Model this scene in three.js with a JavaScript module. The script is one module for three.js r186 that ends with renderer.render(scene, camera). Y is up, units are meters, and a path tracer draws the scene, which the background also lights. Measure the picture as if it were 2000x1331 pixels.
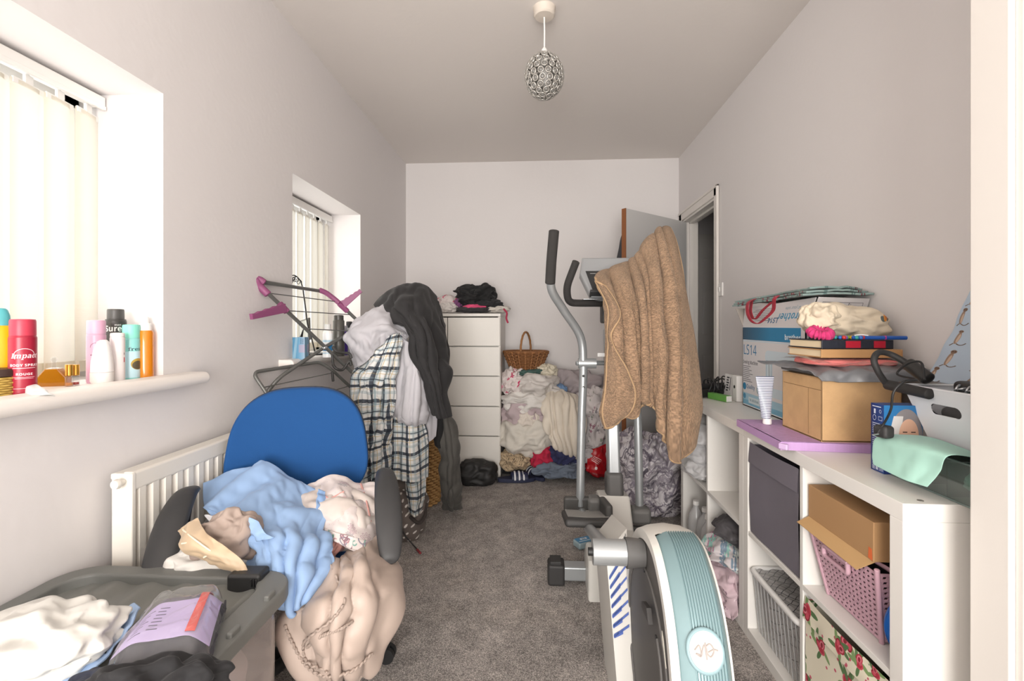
import * as THREE from 'three';
import { RoundedBoxGeometry } from 'three/addons/geometries/RoundedBoxGeometry.js';
import { mergeGeometries, mergeVertices, toCreasedNormals } from 'three/addons/utils/BufferGeometryUtils.js';
import { RectAreaLightUniformsLib } from 'three/addons/lights/RectAreaLightUniformsLib.js';
import { createNoise3D } from 'simplex-noise';

// ---------------------------------------------------------------- camera, sky, lights, exposure
const scene = new THREE.Scene();
const FOCAL = 914.8, YAW = 0.059, EYE = 1.1433, HORIZON = 635.2;
const camera = new THREE.PerspectiveCamera(2 * Math.atan(1331 / 2 / FOCAL) * 180 / Math.PI, 2000 / 1331, 0.05, 60);
camera.position.set(0, EYE, 0);
camera.rotation.y = YAW;
camera.setViewOffset(2000, 1331, 0, 665.5 - HORIZON, 2000, 1331);
const renderer = new THREE.WebGLRenderer({ antialias: true });
renderer.toneMapping = THREE.LinearToneMapping;
renderer.toneMappingExposure = 1.38;
renderer.shadowMap.enabled = true;
RectAreaLightUniformsLib.init();
scene.background = new THREE.Color(0.98, 0.99, 1.0);   // even overcast sky
scene.backgroundIntensity = 1.45;
// daylight inside the two lit blinds, plus fill from the added window behind the camera
function windowLight(name, x, y, z, w, h, tx, ty, tz, power, color) {
  const l = new THREE.RectAreaLight(color, power, w, h);
  l.name = name; l.position.set(x, y, z); l.lookAt(tx, ty, tz); scene.add(l);
}
windowLight('window_daylight', -1.33, 1.41, -0.95, 0.8, 0.84, 0, 1.41, -0.95, 0.85, 0xfffcf8);
windowLight('window_daylight_001', -1.33, 1.41, -2.53, 0.8, 0.84, 0, 1.41, -2.53, 0.8, 0xfffcf8);
windowLight('window_daylight_002', -0.13, 1.2, 2.28, 1.55, 1.85, -0.13, 1.2, -2, 11, 0xfffbf6);  // broad fill at the added window, set far back for even light

// ---------------------------------------------------------------- helpers
const V = (x, y, z) => new THREE.Vector3(x, y, z);
const cY = Math.cos(YAW), sY = Math.sin(YAW);
// a point seen at pixel (px, py) of the 2000 x 1331 photograph, at room depth d / on the plane x / on the plane y
function P(px, py, d) { const a = (px - 1000) / FOCAL, zc = d / (a * sY + cY); return V(a * zc * cY - zc * sY, EYE - (py - HORIZON) / FOCAL * zc, -d); }
function PX(px, py, x) { const a = (px - 1000) / FOCAL, zc = x / (a * cY - sY); return V(x, EYE - (py - HORIZON) / FOCAL * zc, -(a * zc * sY + zc * cY)); }
function PY(px, py, y) { const a = (px - 1000) / FOCAL, zc = (EYE - y) * FOCAL / (py - HORIZON); return V(a * zc * cY - zc * sY, y, -(a * zc * sY + zc * cY)); }
const mpp = (d) => d / FOCAL;                       // metres per pixel at depth d
let seed = 12345;
function rnd() { seed = (seed * 1664525 + 1013904223) >>> 0; return seed / 4294967296; }
const rr = (a, b) => a + (b - a) * rnd();
const n3 = createNoise3D(rnd);
const XL = -1.15, XR = 1.156, DB = 3.973, H = 2.534, DF = -2.2;

const used = {};
function numbered(n) { const k = used[n] = (used[n] ?? -1) + 1; return k ? n + '_' + String(k).padStart(3, '0') : n; }
function thing(name, label, category, group) {
  const o = new THREE.Group(); o.name = numbered(name); o.userData = { label, category }; if (group) o.userData.group = group; scene.add(o); return o;
}
function part(name, geo, mat, parent) {
  const m = new THREE.Mesh(Array.isArray(geo) ? merge(geo) : geo, mat); m.name = name; m.castShadow = m.receiveShadow = true; parent.add(m); return m;
}
function single(name, geo, mat, label, category, group) {
  const m = part(numbered(name), geo, mat, scene); m.userData = { label, category }; if (group) m.userData.group = group; return m;
}
function struct(name, geo, mat, parent = scene) { const m = part(name, geo, mat, parent); if (parent === scene) m.userData.kind = 'structure'; return m; }
function merge(list) {
  const gs = list.map((g) => { const k = g.index ? g.toNonIndexed() : g.clone(); for (const a of Object.keys(k.attributes)) if (!['position', 'normal', 'uv'].includes(a)) k.deleteAttribute(a); if (!k.attributes.uv) k.setAttribute('uv', new THREE.BufferAttribute(new Float32Array(k.attributes.position.count * 2), 2)); return k; });
  return mergeGeometries(gs);
}
// uv in metres from the dominant axis of each face
function metric(g) {
  const k = g.index ? g.toNonIndexed() : g; const p = k.attributes.position, n = p.count, uv = new Float32Array(n * 2), a = V(), b = V(), c = V(), e = V(), f = V();
  for (let i = 0; i < n; i += 3) {
    a.fromBufferAttribute(p, i); b.fromBufferAttribute(p, i + 1); c.fromBufferAttribute(p, i + 2);
    e.subVectors(b, a).cross(f.subVectors(c, a)); const x = Math.abs(e.x), y = Math.abs(e.y), z = Math.abs(e.z);
    [a, b, c].forEach((v, j) => { uv[(i + j) * 2] = x > y && x > z ? v.z : v.x; uv[(i + j) * 2 + 1] = y > x && y > z ? v.z : v.y; });
  }
  k.setAttribute('uv', new THREE.BufferAttribute(uv, 2)); return k;
}
// box between two corners; depths are given as room depth d (z = -d)
function bx(x0, x1, y0, y1, d0, d1, r = 0) {
  const w = Math.abs(x1 - x0), h = Math.abs(y1 - y0), l = Math.abs(d1 - d0);
  const g = r ? new RoundedBoxGeometry(w, h, l, 2, Math.min(r, w / 2.01, h / 2.01, l / 2.01)) : new THREE.BoxGeometry(w, h, l);
  g.translate((x0 + x1) / 2, (y0 + y1) / 2, -(d0 + d1) / 2); return metric(g);
}
const rbox = (w, h, l, r = 0.003) => metric(new RoundedBoxGeometry(w, h, l, 2, Math.min(r, w / 2.01, h / 2.01, l / 2.01)));
const at = (g, x, y, z, ry = 0, rx = 0, rz = 0) => { if (rz) g.rotateZ(rz); if (rx) g.rotateX(rx); if (ry) g.rotateY(ry); return g.translate(x, y, z); };
function cyl(r0, r1, h, x, y, z, seg = 28) { return new THREE.CylinderGeometry(r1, r0, h, seg).translate(x, y + h / 2, z); }
// toCreasedNormals merges vertices on a coarse grid, so it works on an enlarged copy
function crease(g, a) { const k = toCreasedNormals(g.scale(2000, 2000, 2000), a); return k.scale(1 / 2000, 1 / 2000, 1 / 2000); }
function lathe(prof, x = 0, y = 0, z = 0, seg = 32) { return crease(new THREE.LatheGeometry(prof.map(([r, h]) => new THREE.Vector2(Math.max(r, 0.00001), h)), seg), 0.7).translate(x, y, z); }
// round bar through points; corners rounded by a Catmull-Rom curve unless straight
function tube(pts, r, { seg = 0, rad = 10, smooth = true, closed = false, cap = true, tension = 0.5 } = {}) {
  let curve;
  if (smooth && pts.length > 2) curve = new THREE.CatmullRomCurve3(pts, closed, 'centripetal', tension);
  else { curve = new THREE.CurvePath(); for (let i = 0; i < pts.length - 1; i++) curve.add(new THREE.LineCurve3(pts[i], pts[i + 1])); }
  const n = seg || (pts.length > 2 ? pts.length * 7 : 1);
  const gs = [new THREE.TubeGeometry(curve, n, r, rad, closed)];
  if (cap && !closed) for (const [e, q] of [[pts[0], curve.getTangent(0).negate()], [pts[pts.length - 1], curve.getTangent(1)]]) {
    const g = new THREE.SphereGeometry(r, rad, 5, 0, Math.PI * 2, 0, Math.PI / 2); g.scale(1, 0.35, 1);
    g.applyQuaternion(new THREE.Quaternion().setFromUnitVectors(V(0, 1, 0), q)); gs.push(g.translate(e.x, e.y, e.z));
  }
  return merge(gs);
}
// polyline with corners rounded to a radius, for bent metal tube
function bent(pts, rad = 0.04, n = 5) {
  const out = [pts[0]];
  for (let i = 1; i < pts.length - 1; i++) {
    const a = pts[i - 1], b = pts[i], c = pts[i + 1], l = Math.min(rad, a.distanceTo(b) * 0.45, b.distanceTo(c) * 0.45);
    const p = b.clone().lerp(a, l / b.distanceTo(a)), q = b.clone().lerp(c, l / b.distanceTo(c));
    for (let k = 0; k <= n; k++) { const t = k / n; out.push(p.clone().multiplyScalar((1 - t) ** 2).addScaledVector(b, 2 * t * (1 - t)).addScaledVector(q, t * t)); }
  }
  out.push(pts[pts.length - 1]); return out;
}
const rod = (a, b, r, rad = 10) => tube([a, b], r, { rad });
function extrude(pts, depth, bevel = 0.002) {
  const s = new THREE.Shape(pts.map(([x, y]) => new THREE.Vector2(x, y)));
  return metric(new THREE.ExtrudeGeometry(s, { depth: depth - 2 * bevel, bevelEnabled: bevel > 0, bevelThickness: bevel, bevelSize: bevel, bevelSegments: 2, curveSegments: 12 }).translate(0, 0, bevel));
}
// flat quad a b c d (counter-clockwise seen from outside), uv 0..1
function quad(a, b, c, d) {
  const g = new THREE.BufferGeometry();
  g.setAttribute('position', new THREE.BufferAttribute(new Float32Array([a, b, c, d].flatMap((v) => v.toArray())), 3));
  g.setAttribute('uv', new THREE.BufferAttribute(new Float32Array([0, 0, 1, 0, 1, 1, 0, 1]), 2)); g.setIndex([0, 1, 2, 0, 2, 3]); g.computeVertexNormals(); return g;
}
// slab of thickness t behind quad a b c d, uv 0..1 across it
function slab(a, b, c, d, t) {
  const n = b.clone().sub(a).cross(d.clone().sub(a)).normalize().multiplyScalar(-t), [e, f, g, h] = [a, b, c, d].map((v) => v.clone().add(n));
  return merge([quad(a, b, c, d), quad(f, e, h, g), quad(e, a, d, h), quad(b, f, g, c), quad(d, c, g, h), quad(e, f, b, a)]);
}

// ---------------------------------------------------------------- textures
const hash = (x, y, s) => { let h = (x * 374761393 + y * 668265263 + s * 1442695041) | 0; h = Math.imul(h ^ (h >>> 13), 1274126177); return ((h ^ (h >>> 16)) >>> 0) / 4294967296; };
function vn(x, y, p, s) {   // value noise that repeats every p cells
  const xi = Math.floor(x), yi = Math.floor(y), u = x - xi, v = y - yi, a = u * u * (3 - 2 * u), b = v * v * (3 - 2 * v), m = (k) => ((k % p) + p) % p;
  const q = (i, j) => hash(m(xi + i), m(yi + j), s); return (q(0, 0) * (1 - a) + q(1, 0) * a) * (1 - b) + (q(0, 1) * (1 - a) + q(1, 1) * a) * b;
}
function fbm(u, v, f, oct, s) { let t = 0, a = 0.5, n = 0; for (let i = 0; i < oct; i++) { t += a * vn(u * f, v * f, f, s + i); n += a; a *= 0.55; f *= 2; } return t / n; }
function dataTex(size, fn, srgb, rep = 1) {
  const d = new Uint8Array(size * size * 4);
  for (let y = 0; y < size; y++) for (let x = 0; x < size; x++) { const c = fn(x / size, y / size, x, y), o = (y * size + x) * 4; for (let k = 0; k < 3; k++) d[o + k] = Math.max(0, Math.min(255, Array.isArray(c) ? c[k] : c)); d[o + 3] = 255; }
  const t = new THREE.DataTexture(d, size, size); t.wrapS = t.wrapT = THREE.RepeatWrapping; t.magFilter = t.minFilter = THREE.LinearFilter; if (srgb) t.colorSpace = THREE.SRGBColorSpace; t.repeat.set(rep, rep); t.needsUpdate = true; return t;
}
function canvasTex(w, h, draw, rep = 1) {
  const c = document.createElement('canvas'); c.width = w; c.height = h; const g = c.getContext('2d'); draw(g, w, h);
  const t = new THREE.CanvasTexture(c); t.colorSpace = THREE.SRGBColorSpace; t.wrapS = t.wrapT = THREE.RepeatWrapping; t.repeat.set(rep, rep); return t;
}
const std = (color, roughness = 0.6, o = {}) => new THREE.MeshStandardMaterial({ color, roughness, ...o });
const phys = (color, roughness = 0.6, o = {}) => new THREE.MeshPhysicalMaterial({ color, roughness, ...o });
const weaveTex = dataTex(128, (u, v, x, y) => 128 + 60 * Math.sin(x * Math.PI / 2) * Math.sin(y * Math.PI / 2) + 60 * (hash(x, y, 3) - 0.5), false, 14);
const plasterTex = dataTex(512, (u, v) => 255 * (0.75 * fbm(u, v, 12, 4, 5) + 0.25 * fbm(u, v, 90, 2, 9)), false, 0.7);
const grainTex = dataTex(256, (u, v, x, y) => 255 * (0.5 * hash(x, y, 8) + 0.5 * fbm(u, v, 40, 2, 4)), false, 4);
const M = {
  wall: std(0xe3dfde, 0.9, { bumpMap: plasterTex, bumpScale: 0.0016 }),
  ceiling: std(0xe6e0db, 0.95, { bumpMap: plasterTex, bumpScale: 0.0012 }),
  trim: std(0xe4dfd9, 0.42), upvc: std(0xf4f2ee, 0.4), sill: std(0xece6e0, 0.45),
  glass: phys(0xffffff, 0.02, { transmission: 1, thickness: 0, ior: 1.5 }),
  clear: phys(0xf6f7f7, 0.08, { transmission: 0.92, thickness: 0, ior: 1.25 }),
  film: phys(0xf4f4f4, 0.16, { transmission: 0.88, thickness: 0, ior: 1.3, specularIntensity: 0.9 }),
  melamine: std(0xe9e6e1, 0.38), laminate: std(0xe4ded6, 0.42),
  black: std(0x1c1c1d, 0.5), softblack: std(0x2b2a2a, 0.62), rubber: std(0x262525, 0.8),
  silver: std(0xa9adb0, 0.33, { metalness: 0.55 }), steel: std(0xb8bcbf, 0.25, { metalness: 0.9 }), gold: std(0xc89a45, 0.25, { metalness: 0.85 }),
  board: std(0xc49a6c, 0.85, { bumpMap: grainTex, bumpScale: 0.0003 }), white: std(0xf1efec, 0.45), whiteGloss: std(0xf4f3f1, 0.25),
};

// ---------------------------------------------------------------- cloth
// folds of cloth: rounded ridges with tight valleys that wander with slow noise; -1 .. 1
function foldField(x, y, z, dv, off) {
  const w = n3(x * 0.36 + off, y * 0.36, z * 0.36), w2 = n3(x * 0.42, y * 0.42 + off, z * 0.42 - 7);
  return (2 * Math.abs(Math.sin(1.72 * (x * dv.x + y * dv.y + z * dv.z) + 2.6 * w)) - 1.2) * Math.max(0, 0.45 + 0.9 * w2);
}
function crumple(g, amp, wl, aniso = [1, 1, 1], fold = null) {
  g.computeVertexNormals(); const p = g.attributes.position.array, n = g.attributes.normal.array.slice(), off = rnd() * 60, dv = fold ? V(...fold).normalize() : V(rnd() - 0.5, rnd() - 0.5, rnd() - 0.5).normalize(), d2 = V(dv.z, -dv.x, dv.y).addScaledVector(dv, 0.6).normalize();
  for (let i = 0; i < p.length; i += 3) { const x = p[i] * aniso[0] / wl, y = p[i + 1] * aniso[1] / wl, z = p[i + 2] * aniso[2] / wl, d = amp * (foldField(x, y, z, dv, off) + 0.4 * foldField(x * 1.9, y * 1.9, z * 1.9, d2, off + 9)); for (let k = 0; k < 3; k++) p[i + k] += n[i + k] * d; }
  g.computeVertexNormals(); return g;
}
// hanging folds: half-round bulges between the cuts (places along the width, 0..1), deepening down the cloth
function pleat(g, { cuts, amp = 0.02, top = 0.15, lean = 0, wob = 0.02 }) {
  const { nu, nv } = g.userData, p = g.attributes.position.array; g.computeVertexNormals(); const n = g.attributes.normal.array.slice(), c = [-0.05, ...cuts, 1.05], off = rnd() * 40;
  for (let j = 0; j <= nv; j++) for (let i = 0; i <= nu; i++) {
    const t = j / nv, s = i / nu + lean * (t - 0.5) + wob * n3(t * 2.2 + off, i / nu * 3, 1), q = Math.max(0.0001, Math.min(0.9999, s)); let k = 0; while (k < c.length - 2 && c[k + 1] < q) k++;
    const w = c[k + 1] - c[k], f = Math.sqrt(Math.max(0, Math.sin(Math.PI * (q - c[k]) / w))) * Math.min(1, w / 0.12) - 0.5, d = amp * f * Math.min(1, Math.max(0, (t - top) / 0.25 + 0.15)), o = (j * (nu + 1) + i) * 3; for (let a = 0; a < 3; a++) p[o + a] += n[o + a] * d;
  }
  g.computeVertexNormals(); return g;
}
// Lets a sheet with spare length buckle into folds: rest lengths are stretched and every vertex stays within a band of its first place.
function relax(g, o = {}) {
  const ud = g.userData ?? {}; if (!ud.nu || ud.nu < 20) return relaxMesh(g, o);
  const p = g.attributes.position, q = (i, j) => V().fromBufferAttribute(p, j * (ud.nu + 1) + i); let len = 0; for (let i = 0; i < ud.nu; i++) len += q(i, ud.nv >> 1).distanceTo(q(i + 1, ud.nv >> 1));
  const k = Math.max(1, Math.min(5, Math.round((o.wl ?? 0.09) / 5 / (len / ud.nu)))), cu = Math.max(5, Math.round(ud.nu / k)), cv = Math.max(5, Math.round(ud.nv / k)), rows = [];
  for (let j = 0; j <= cv; j++) { const r = []; for (let i = 0; i <= cu; i++) r.push(q(Math.round(i / cu * ud.nu), Math.round(j / cv * ud.nv))); rows.push(r); }
  const c = relaxMesh(sheet(rows, cu, cv), o), cp = c.attributes.position, R2 = []; for (let j = 0; j <= cv; j++) { const r = []; for (let i = 0; i <= cu; i++) r.push(V().fromBufferAttribute(cp, j * (cu + 1) + i)); R2.push(r); }
  const f = sheet(R2, ud.nu, ud.nv); f.setAttribute('uv', g.attributes.uv); if (o.pleats) pleat(f, o.pleats); return (o.crease ?? 0.22) > 0 ? crumple(f, (o.band ?? 0.02) * (o.crease ?? 0.22), (o.wl ?? 0.09) * 0.8, o.aniso, o.fold) : f;
}
// every triangle into four, then smoothed
function subdivide(g, passes = 2) {
  const p = g.attributes.position.array, id = g.index.array, N = p.length / 3, pos = [...p], mid = new Map(), out = []; let n = N;
  const m = (a, b) => { const k = Math.min(a, b) * N + Math.max(a, b); let v = mid.get(k); if (v === undefined) { v = n++; mid.set(k, v); for (let c = 0; c < 3; c++) pos.push((p[a * 3 + c] + p[b * 3 + c]) / 2); } return v; };
  for (let t = 0; t < id.length; t += 3) { const [a, b, c] = [id[t], id[t + 1], id[t + 2]], x = m(a, b), y = m(b, c), z = m(c, a); out.push(a, x, z, x, b, y, z, y, c, x, y, z); }
  const P2 = new Float32Array(pos); for (let s = 0; s < passes; s++) { const q = new Float32Array(P2.length), cnt = new Float32Array(n); for (let t = 0; t < out.length; t += 3) for (let k = 0; k < 3; k++) { const a = out[t + k], b = out[t + (k + 1) % 3]; cnt[a]++; for (let c = 0; c < 3; c++) q[a * 3 + c] += P2[b * 3 + c]; } for (let i = 0; i < n; i++) for (let c = 0; c < 3; c++) P2[i * 3 + c] += 0.45 * (q[i * 3 + c] / cnt[i] - P2[i * 3 + c]); }
  const o = new THREE.BufferGeometry(); o.setAttribute('position', new THREE.BufferAttribute(P2, 3)); o.setIndex(out); o.computeVertexNormals(); return o;
}
function relaxMesh(g, { ex = 1.1, dir = null, dirEx = 0, band = 0.02, inner = null, tan = null, iters = 60, bend = 0.18, wl = 0.09, aniso = [1, 1, 1], amp = 0.8, smooth = 1, sag = 0, pin = null, fold = null } = {}) {
  const p = g.attributes.position.array, N = p.length / 3, idx = g.index.array; inner = inner ?? band; tan = tan ?? band;
  g.computeVertexNormals(); const n0 = g.attributes.normal.array.slice(), p0 = p.slice(), E = [], R = [], B = [], BR = [], open = new Map();
  const dist = (a, b) => Math.hypot(p0[a * 3] - p0[b * 3], p0[a * 3 + 1] - p0[b * 3 + 1], p0[a * 3 + 2] - p0[b * 3 + 2]);
  for (let t = 0; t < idx.length; t += 3) for (let k = 0; k < 3; k++) {
    const a = idx[t + k], b = idx[t + (k + 1) % 3], c = idx[t + (k + 2) % 3], key = Math.min(a, b) * N + Math.max(a, b), o = open.get(key);
    if (o === undefined) {
      open.set(key, c); const l = dist(a, b); let s = ex;
      if (dir) { const q = Math.abs((p0[a * 3] - p0[b * 3]) * dir[0] + (p0[a * 3 + 1] - p0[b * 3 + 1]) * dir[1] + (p0[a * 3 + 2] - p0[b * 3 + 2]) * dir[2]) / (l || 1); s += dirEx * q; }
      E.push(a, b); R.push(l * s);
    } else { B.push(o, c); BR.push(dist(o, c) * ex); }
  }
  const off = rnd() * 50, dv = fold ? V(...fold).normalize() : V(rnd() - 0.5, rnd() - 0.5, rnd() - 0.5).normalize();
  for (let i = 0; i < N; i++) {
    if (pin && pin(i)) continue;
    // long flowing folds: rounded ridges with tight valleys, bent by slow noise
    const x = p[i * 3] * aniso[0] / wl, y = p[i * 3 + 1] * aniso[1] / wl, z = p[i * 3 + 2] * aniso[2] / wl, w = n3(x * 0.33 + off, y * 0.33, z * 0.33), w2 = n3(x * 0.3, y * 0.3 + off, z * 0.3 - 7);
    const f = 2 * Math.abs(Math.sin(Math.PI * 0.5 * (x * dv.x + y * dv.y + z * dv.z) * 1.1 + 2.4 * w)) - 1, d = band * amp * (0.85 * f * (0.55 + 0.75 * w2) + 0.3 * n3(x * 0.8 - off, y * 0.8, z * 0.8));
    for (let k = 0; k < 3; k++) p[i * 3 + k] += n0[i * 3 + k] * d;
  }
  const solve = (L, rest, st) => {
    for (let e = 0, m = rest.length; e < m; e++) {
      const a = L[e * 2] * 3, b = L[e * 2 + 1] * 3, dx = p[b] - p[a], dy = p[b + 1] - p[a + 1], dz = p[b + 2] - p[a + 2], l = Math.sqrt(dx * dx + dy * dy + dz * dz) || 1e-9, s = st * 0.5 * (l - rest[e]) / l;
      p[a] += dx * s; p[a + 1] += dy * s; p[a + 2] += dz * s; p[b] -= dx * s; p[b + 1] -= dy * s; p[b + 2] -= dz * s;
    }
  };
  for (let it = 0; it < iters; it++) {
    solve(E, R, 0.9); solve(B, BR, bend);
    for (let i = 0; i < N; i++) {
      const j = i * 3; if (pin && pin(i)) { p[j] = p0[j]; p[j + 1] = p0[j + 1]; p[j + 2] = p0[j + 2]; continue; }
      p[j + 1] -= sag; let dx = p[j] - p0[j], dy = p[j + 1] - p0[j + 1], dz = p[j + 2] - p0[j + 2], dn = dx * n0[j] + dy * n0[j + 1] + dz * n0[j + 2];
      dx -= dn * n0[j]; dy -= dn * n0[j + 1]; dz -= dn * n0[j + 2]; const l = Math.sqrt(dx * dx + dy * dy + dz * dz), c = l > tan ? tan / l : 1; dn = Math.max(-inner, Math.min(band, dn));
      p[j] = p0[j] + dx * c + dn * n0[j]; p[j + 1] = p0[j + 1] + dy * c + dn * n0[j + 1]; p[j + 2] = p0[j + 2] + dz * c + dn * n0[j + 2];
    }
  }
  for (let s = 0; s < smooth; s++) {
    const q = new Float32Array(p.length), cnt = new Float32Array(N);
    for (let e = 0; e < R.length; e++) { const a = E[e * 2], b = E[e * 2 + 1]; cnt[a]++; cnt[b]++; for (let k = 0; k < 3; k++) { q[a * 3 + k] += p[b * 3 + k]; q[b * 3 + k] += p[a * 3 + k]; } }
    for (let i = 0; i < N; i++) if (!(pin && pin(i))) for (let k = 0; k < 3; k++) p[i * 3 + k] += 0.4 * (q[i * 3 + k] / cnt[i] - p[i * 3 + k]);
  }
  g.attributes.position.needsUpdate = true; g.computeVertexNormals(); return g;
}
// sheet through rows of control points (Vector3), subdivided to nu x nv; uv in metres
function sheet(rows, nu = 60, nv = 60) {
  const cr = (a, b, c, d, t) => { const f = (k) => 0.5 * ((2 * b[k]) + (-a[k] + c[k]) * t + (2 * a[k] - 5 * b[k] + 4 * c[k] - d[k]) * t * t + (-a[k] + 3 * b[k] - 3 * c[k] + d[k]) * t * t * t); return V(f('x'), f('y'), f('z')); };
  const line = (pts, n) => { const o = []; for (let i = 0; i <= n; i++) { const s = i / n * (pts.length - 1), k = Math.min(Math.floor(s), pts.length - 2), q = (j) => pts[Math.max(0, Math.min(pts.length - 1, j))]; o.push(cr(q(k - 1), q(k), q(k + 1), q(k + 2), s - k)); } return o; };
  const R = rows.map((r) => line(r, nu)), cols = []; for (let i = 0; i <= nu; i++) cols.push(line(R.map((r) => r[i]), nv));
  const pos = [], uv = [], id = []; let lu = 0, lv = 0; const mid = Math.floor(nv / 2), mu = Math.floor(nu / 2), U = [0], W = [0];
  for (let i = 1; i <= nu; i++) U.push(lu += cols[i][mid].distanceTo(cols[i - 1][mid])); for (let j = 1; j <= nv; j++) W.push(lv += cols[mu][j].distanceTo(cols[mu][j - 1]));
  for (let j = 0; j <= nv; j++) for (let i = 0; i <= nu; i++) { pos.push(...cols[i][j].toArray()); uv.push(U[i], -W[j]); }
  for (let j = 0; j < nv; j++) for (let i = 0; i < nu; i++) { const a = j * (nu + 1) + i, b = a + 1, c = a + nu + 1, d = c + 1; id.push(a, c, b, b, c, d); }
  const g = new THREE.BufferGeometry(); g.setAttribute('position', new THREE.BufferAttribute(new Float32Array(pos), 3)); g.setAttribute('uv', new THREE.BufferAttribute(new Float32Array(uv), 2)); g.setIndex(id); g.computeVertexNormals(); g.userData = { nu, nv }; return g;
}
const px = (rows, d) => rows.map((r) => r.map(([x, y, dd]) => P(x, y, dd ?? d)));
// gives a relaxed sheet a real thickness, closed round its border
function thick(g, t) {
  const { nu, nv } = g.userData, p = g.attributes.position.array, n = g.attributes.normal.array, uv = g.attributes.uv.array, N = p.length / 3, P2 = new Float32Array(p.length * 2), U2 = new Float32Array(uv.length * 2), id = [...g.index.array];
  for (let i = 0; i < N * 3; i++) { P2[i] = p[i] + n[i] * t / 2; P2[N * 3 + i] = p[i] - n[i] * t / 2; } U2.set(uv); U2.set(uv, uv.length);
  for (let i = 0; i < g.index.array.length; i += 3) { const [a, b, c] = g.index.array.slice(i, i + 3); id.push(a + N, c + N, b + N); }
  const rim = []; for (let i = 0; i <= nu; i++) rim.push(i); for (let j = 1; j <= nv; j++) rim.push(j * (nu + 1) + nu); for (let i = nu - 1; i >= 0; i--) rim.push(nv * (nu + 1) + i); for (let j = nv - 1; j >= 0; j--) rim.push(j * (nu + 1));
  for (let k = 0; k < rim.length - 1; k++) { const a = rim[k], b = rim[k + 1]; id.push(a, b, a + N, b, b + N, a + N); }
  const o = new THREE.BufferGeometry(); o.setAttribute('position', new THREE.BufferAttribute(P2, 3)); o.setAttribute('uv', new THREE.BufferAttribute(U2, 2)); o.setIndex(id); o.computeVertexNormals(); o.userData = g.userData; return o;
}
const rimPoints = (g) => { const { nu, nv } = g.userData, p = g.attributes.position, o = [], q = (i) => V().fromBufferAttribute(p, i); for (let i = 0; i <= nu; i++) o.push(q(i)); for (let j = 1; j <= nv; j++) o.push(q(j * (nu + 1) + nu)); for (let i = nu - 1; i >= 0; i--) o.push(q(nv * (nu + 1) + i)); for (let j = nv - 1; j > 0; j--) o.push(q(j * (nu + 1))); return o; };
// crumpled garment or bundle: a closed bag of cloth with spare surface, lying flat-bottomed
function bundle(c, r, { detail = 22, ry = 0, rz = 0, rx = 0, flat = 0.75, lump = 0.16, pw = 2.3, uvs = 1, ...o } = {}) {
  const fine = detail >= 16 ? 2 : 1; let g = new THREE.IcosahedronGeometry(1, Math.max(5, Math.round(detail / (fine === 2 ? 3 : 1.7)))); g.deleteAttribute('uv'); g.deleteAttribute('normal'); g = mergeVertices(g, 1e-4);
  const p = g.attributes.position, v = V(), off = rnd() * 90, m = Math.min(...r);
  for (let i = 0; i < p.count; i++) {
    v.fromBufferAttribute(p, i).normalize(); const s = Math.pow(Math.abs(v.x) ** pw + Math.abs(v.y) ** pw + Math.abs(v.z) ** pw, -1 / pw), l = 1 + lump * n3(v.x * 1.5 + off, v.y * 1.5, v.z * 1.5) + lump * 0.6 * n3(v.x * 3.1, v.y * 3.1 + off, v.z * 3.1);
    v.multiplyScalar(s * l); v.y = Math.max(v.y, -flat + 0.04 * v.y); v.set(v.x * r[0], v.y * r[1], v.z * r[2]); p.setXYZ(i, v.x, v.y, v.z);
  }
  g = relaxMesh(g, { ex: 1.1, band: m * 0.2, inner: m * 0.16, tan: m * 0.15, wl: m * 0.8, iters: 40, bend: 0.3, ...o }); for (let s = 0; s < fine; s++) g = subdivide(g, 1); const cw = (o.wl ?? m * 0.8); crumple(g, Math.min(m, 0.12) * (o.fine ?? 0.07), Math.min(cw, 0.11) * 0.85, o.aniso);
  if (rz) g.rotateZ(rz); if (rx) g.rotateX(rx); if (ry) g.rotateY(ry);
  const fp = g.attributes.position, uv = new Float32Array(fp.count * 2); for (let i = 0; i < fp.count; i++) { v.fromBufferAttribute(fp, i); uv[i * 2] = (v.x + 0.45 * v.z) * uvs; uv[i * 2 + 1] = (v.y * 0.9 + 0.55 * v.z - 0.2 * v.x) * uvs; }
  g.setAttribute('uv', new THREE.BufferAttribute(uv, 2)); g.computeVertexNormals(); return g.translate(c.x, c.y, c.z);
}
// the same from the pixel box it fills, at depth d, with depth radius rd
function pbundle(x0, x1, y0, y1, d, rd, o = {}) { const k = mpp(d), c = P((x0 + x1) / 2, (y0 + y1) / 2, d); return bundle(c, [(x1 - x0) / 2 * k, (y1 - y0) / 2 * k, rd], o); }
const fab = (color, o = {}) => phys(color, 0.88, { bumpMap: weaveTex, bumpScale: 0.0003, sheen: 0.25, sheenColor: new THREE.Color(0.9, 0.9, 0.9), sheenRoughness: 0.6, side: THREE.DoubleSide, ...o });
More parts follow.
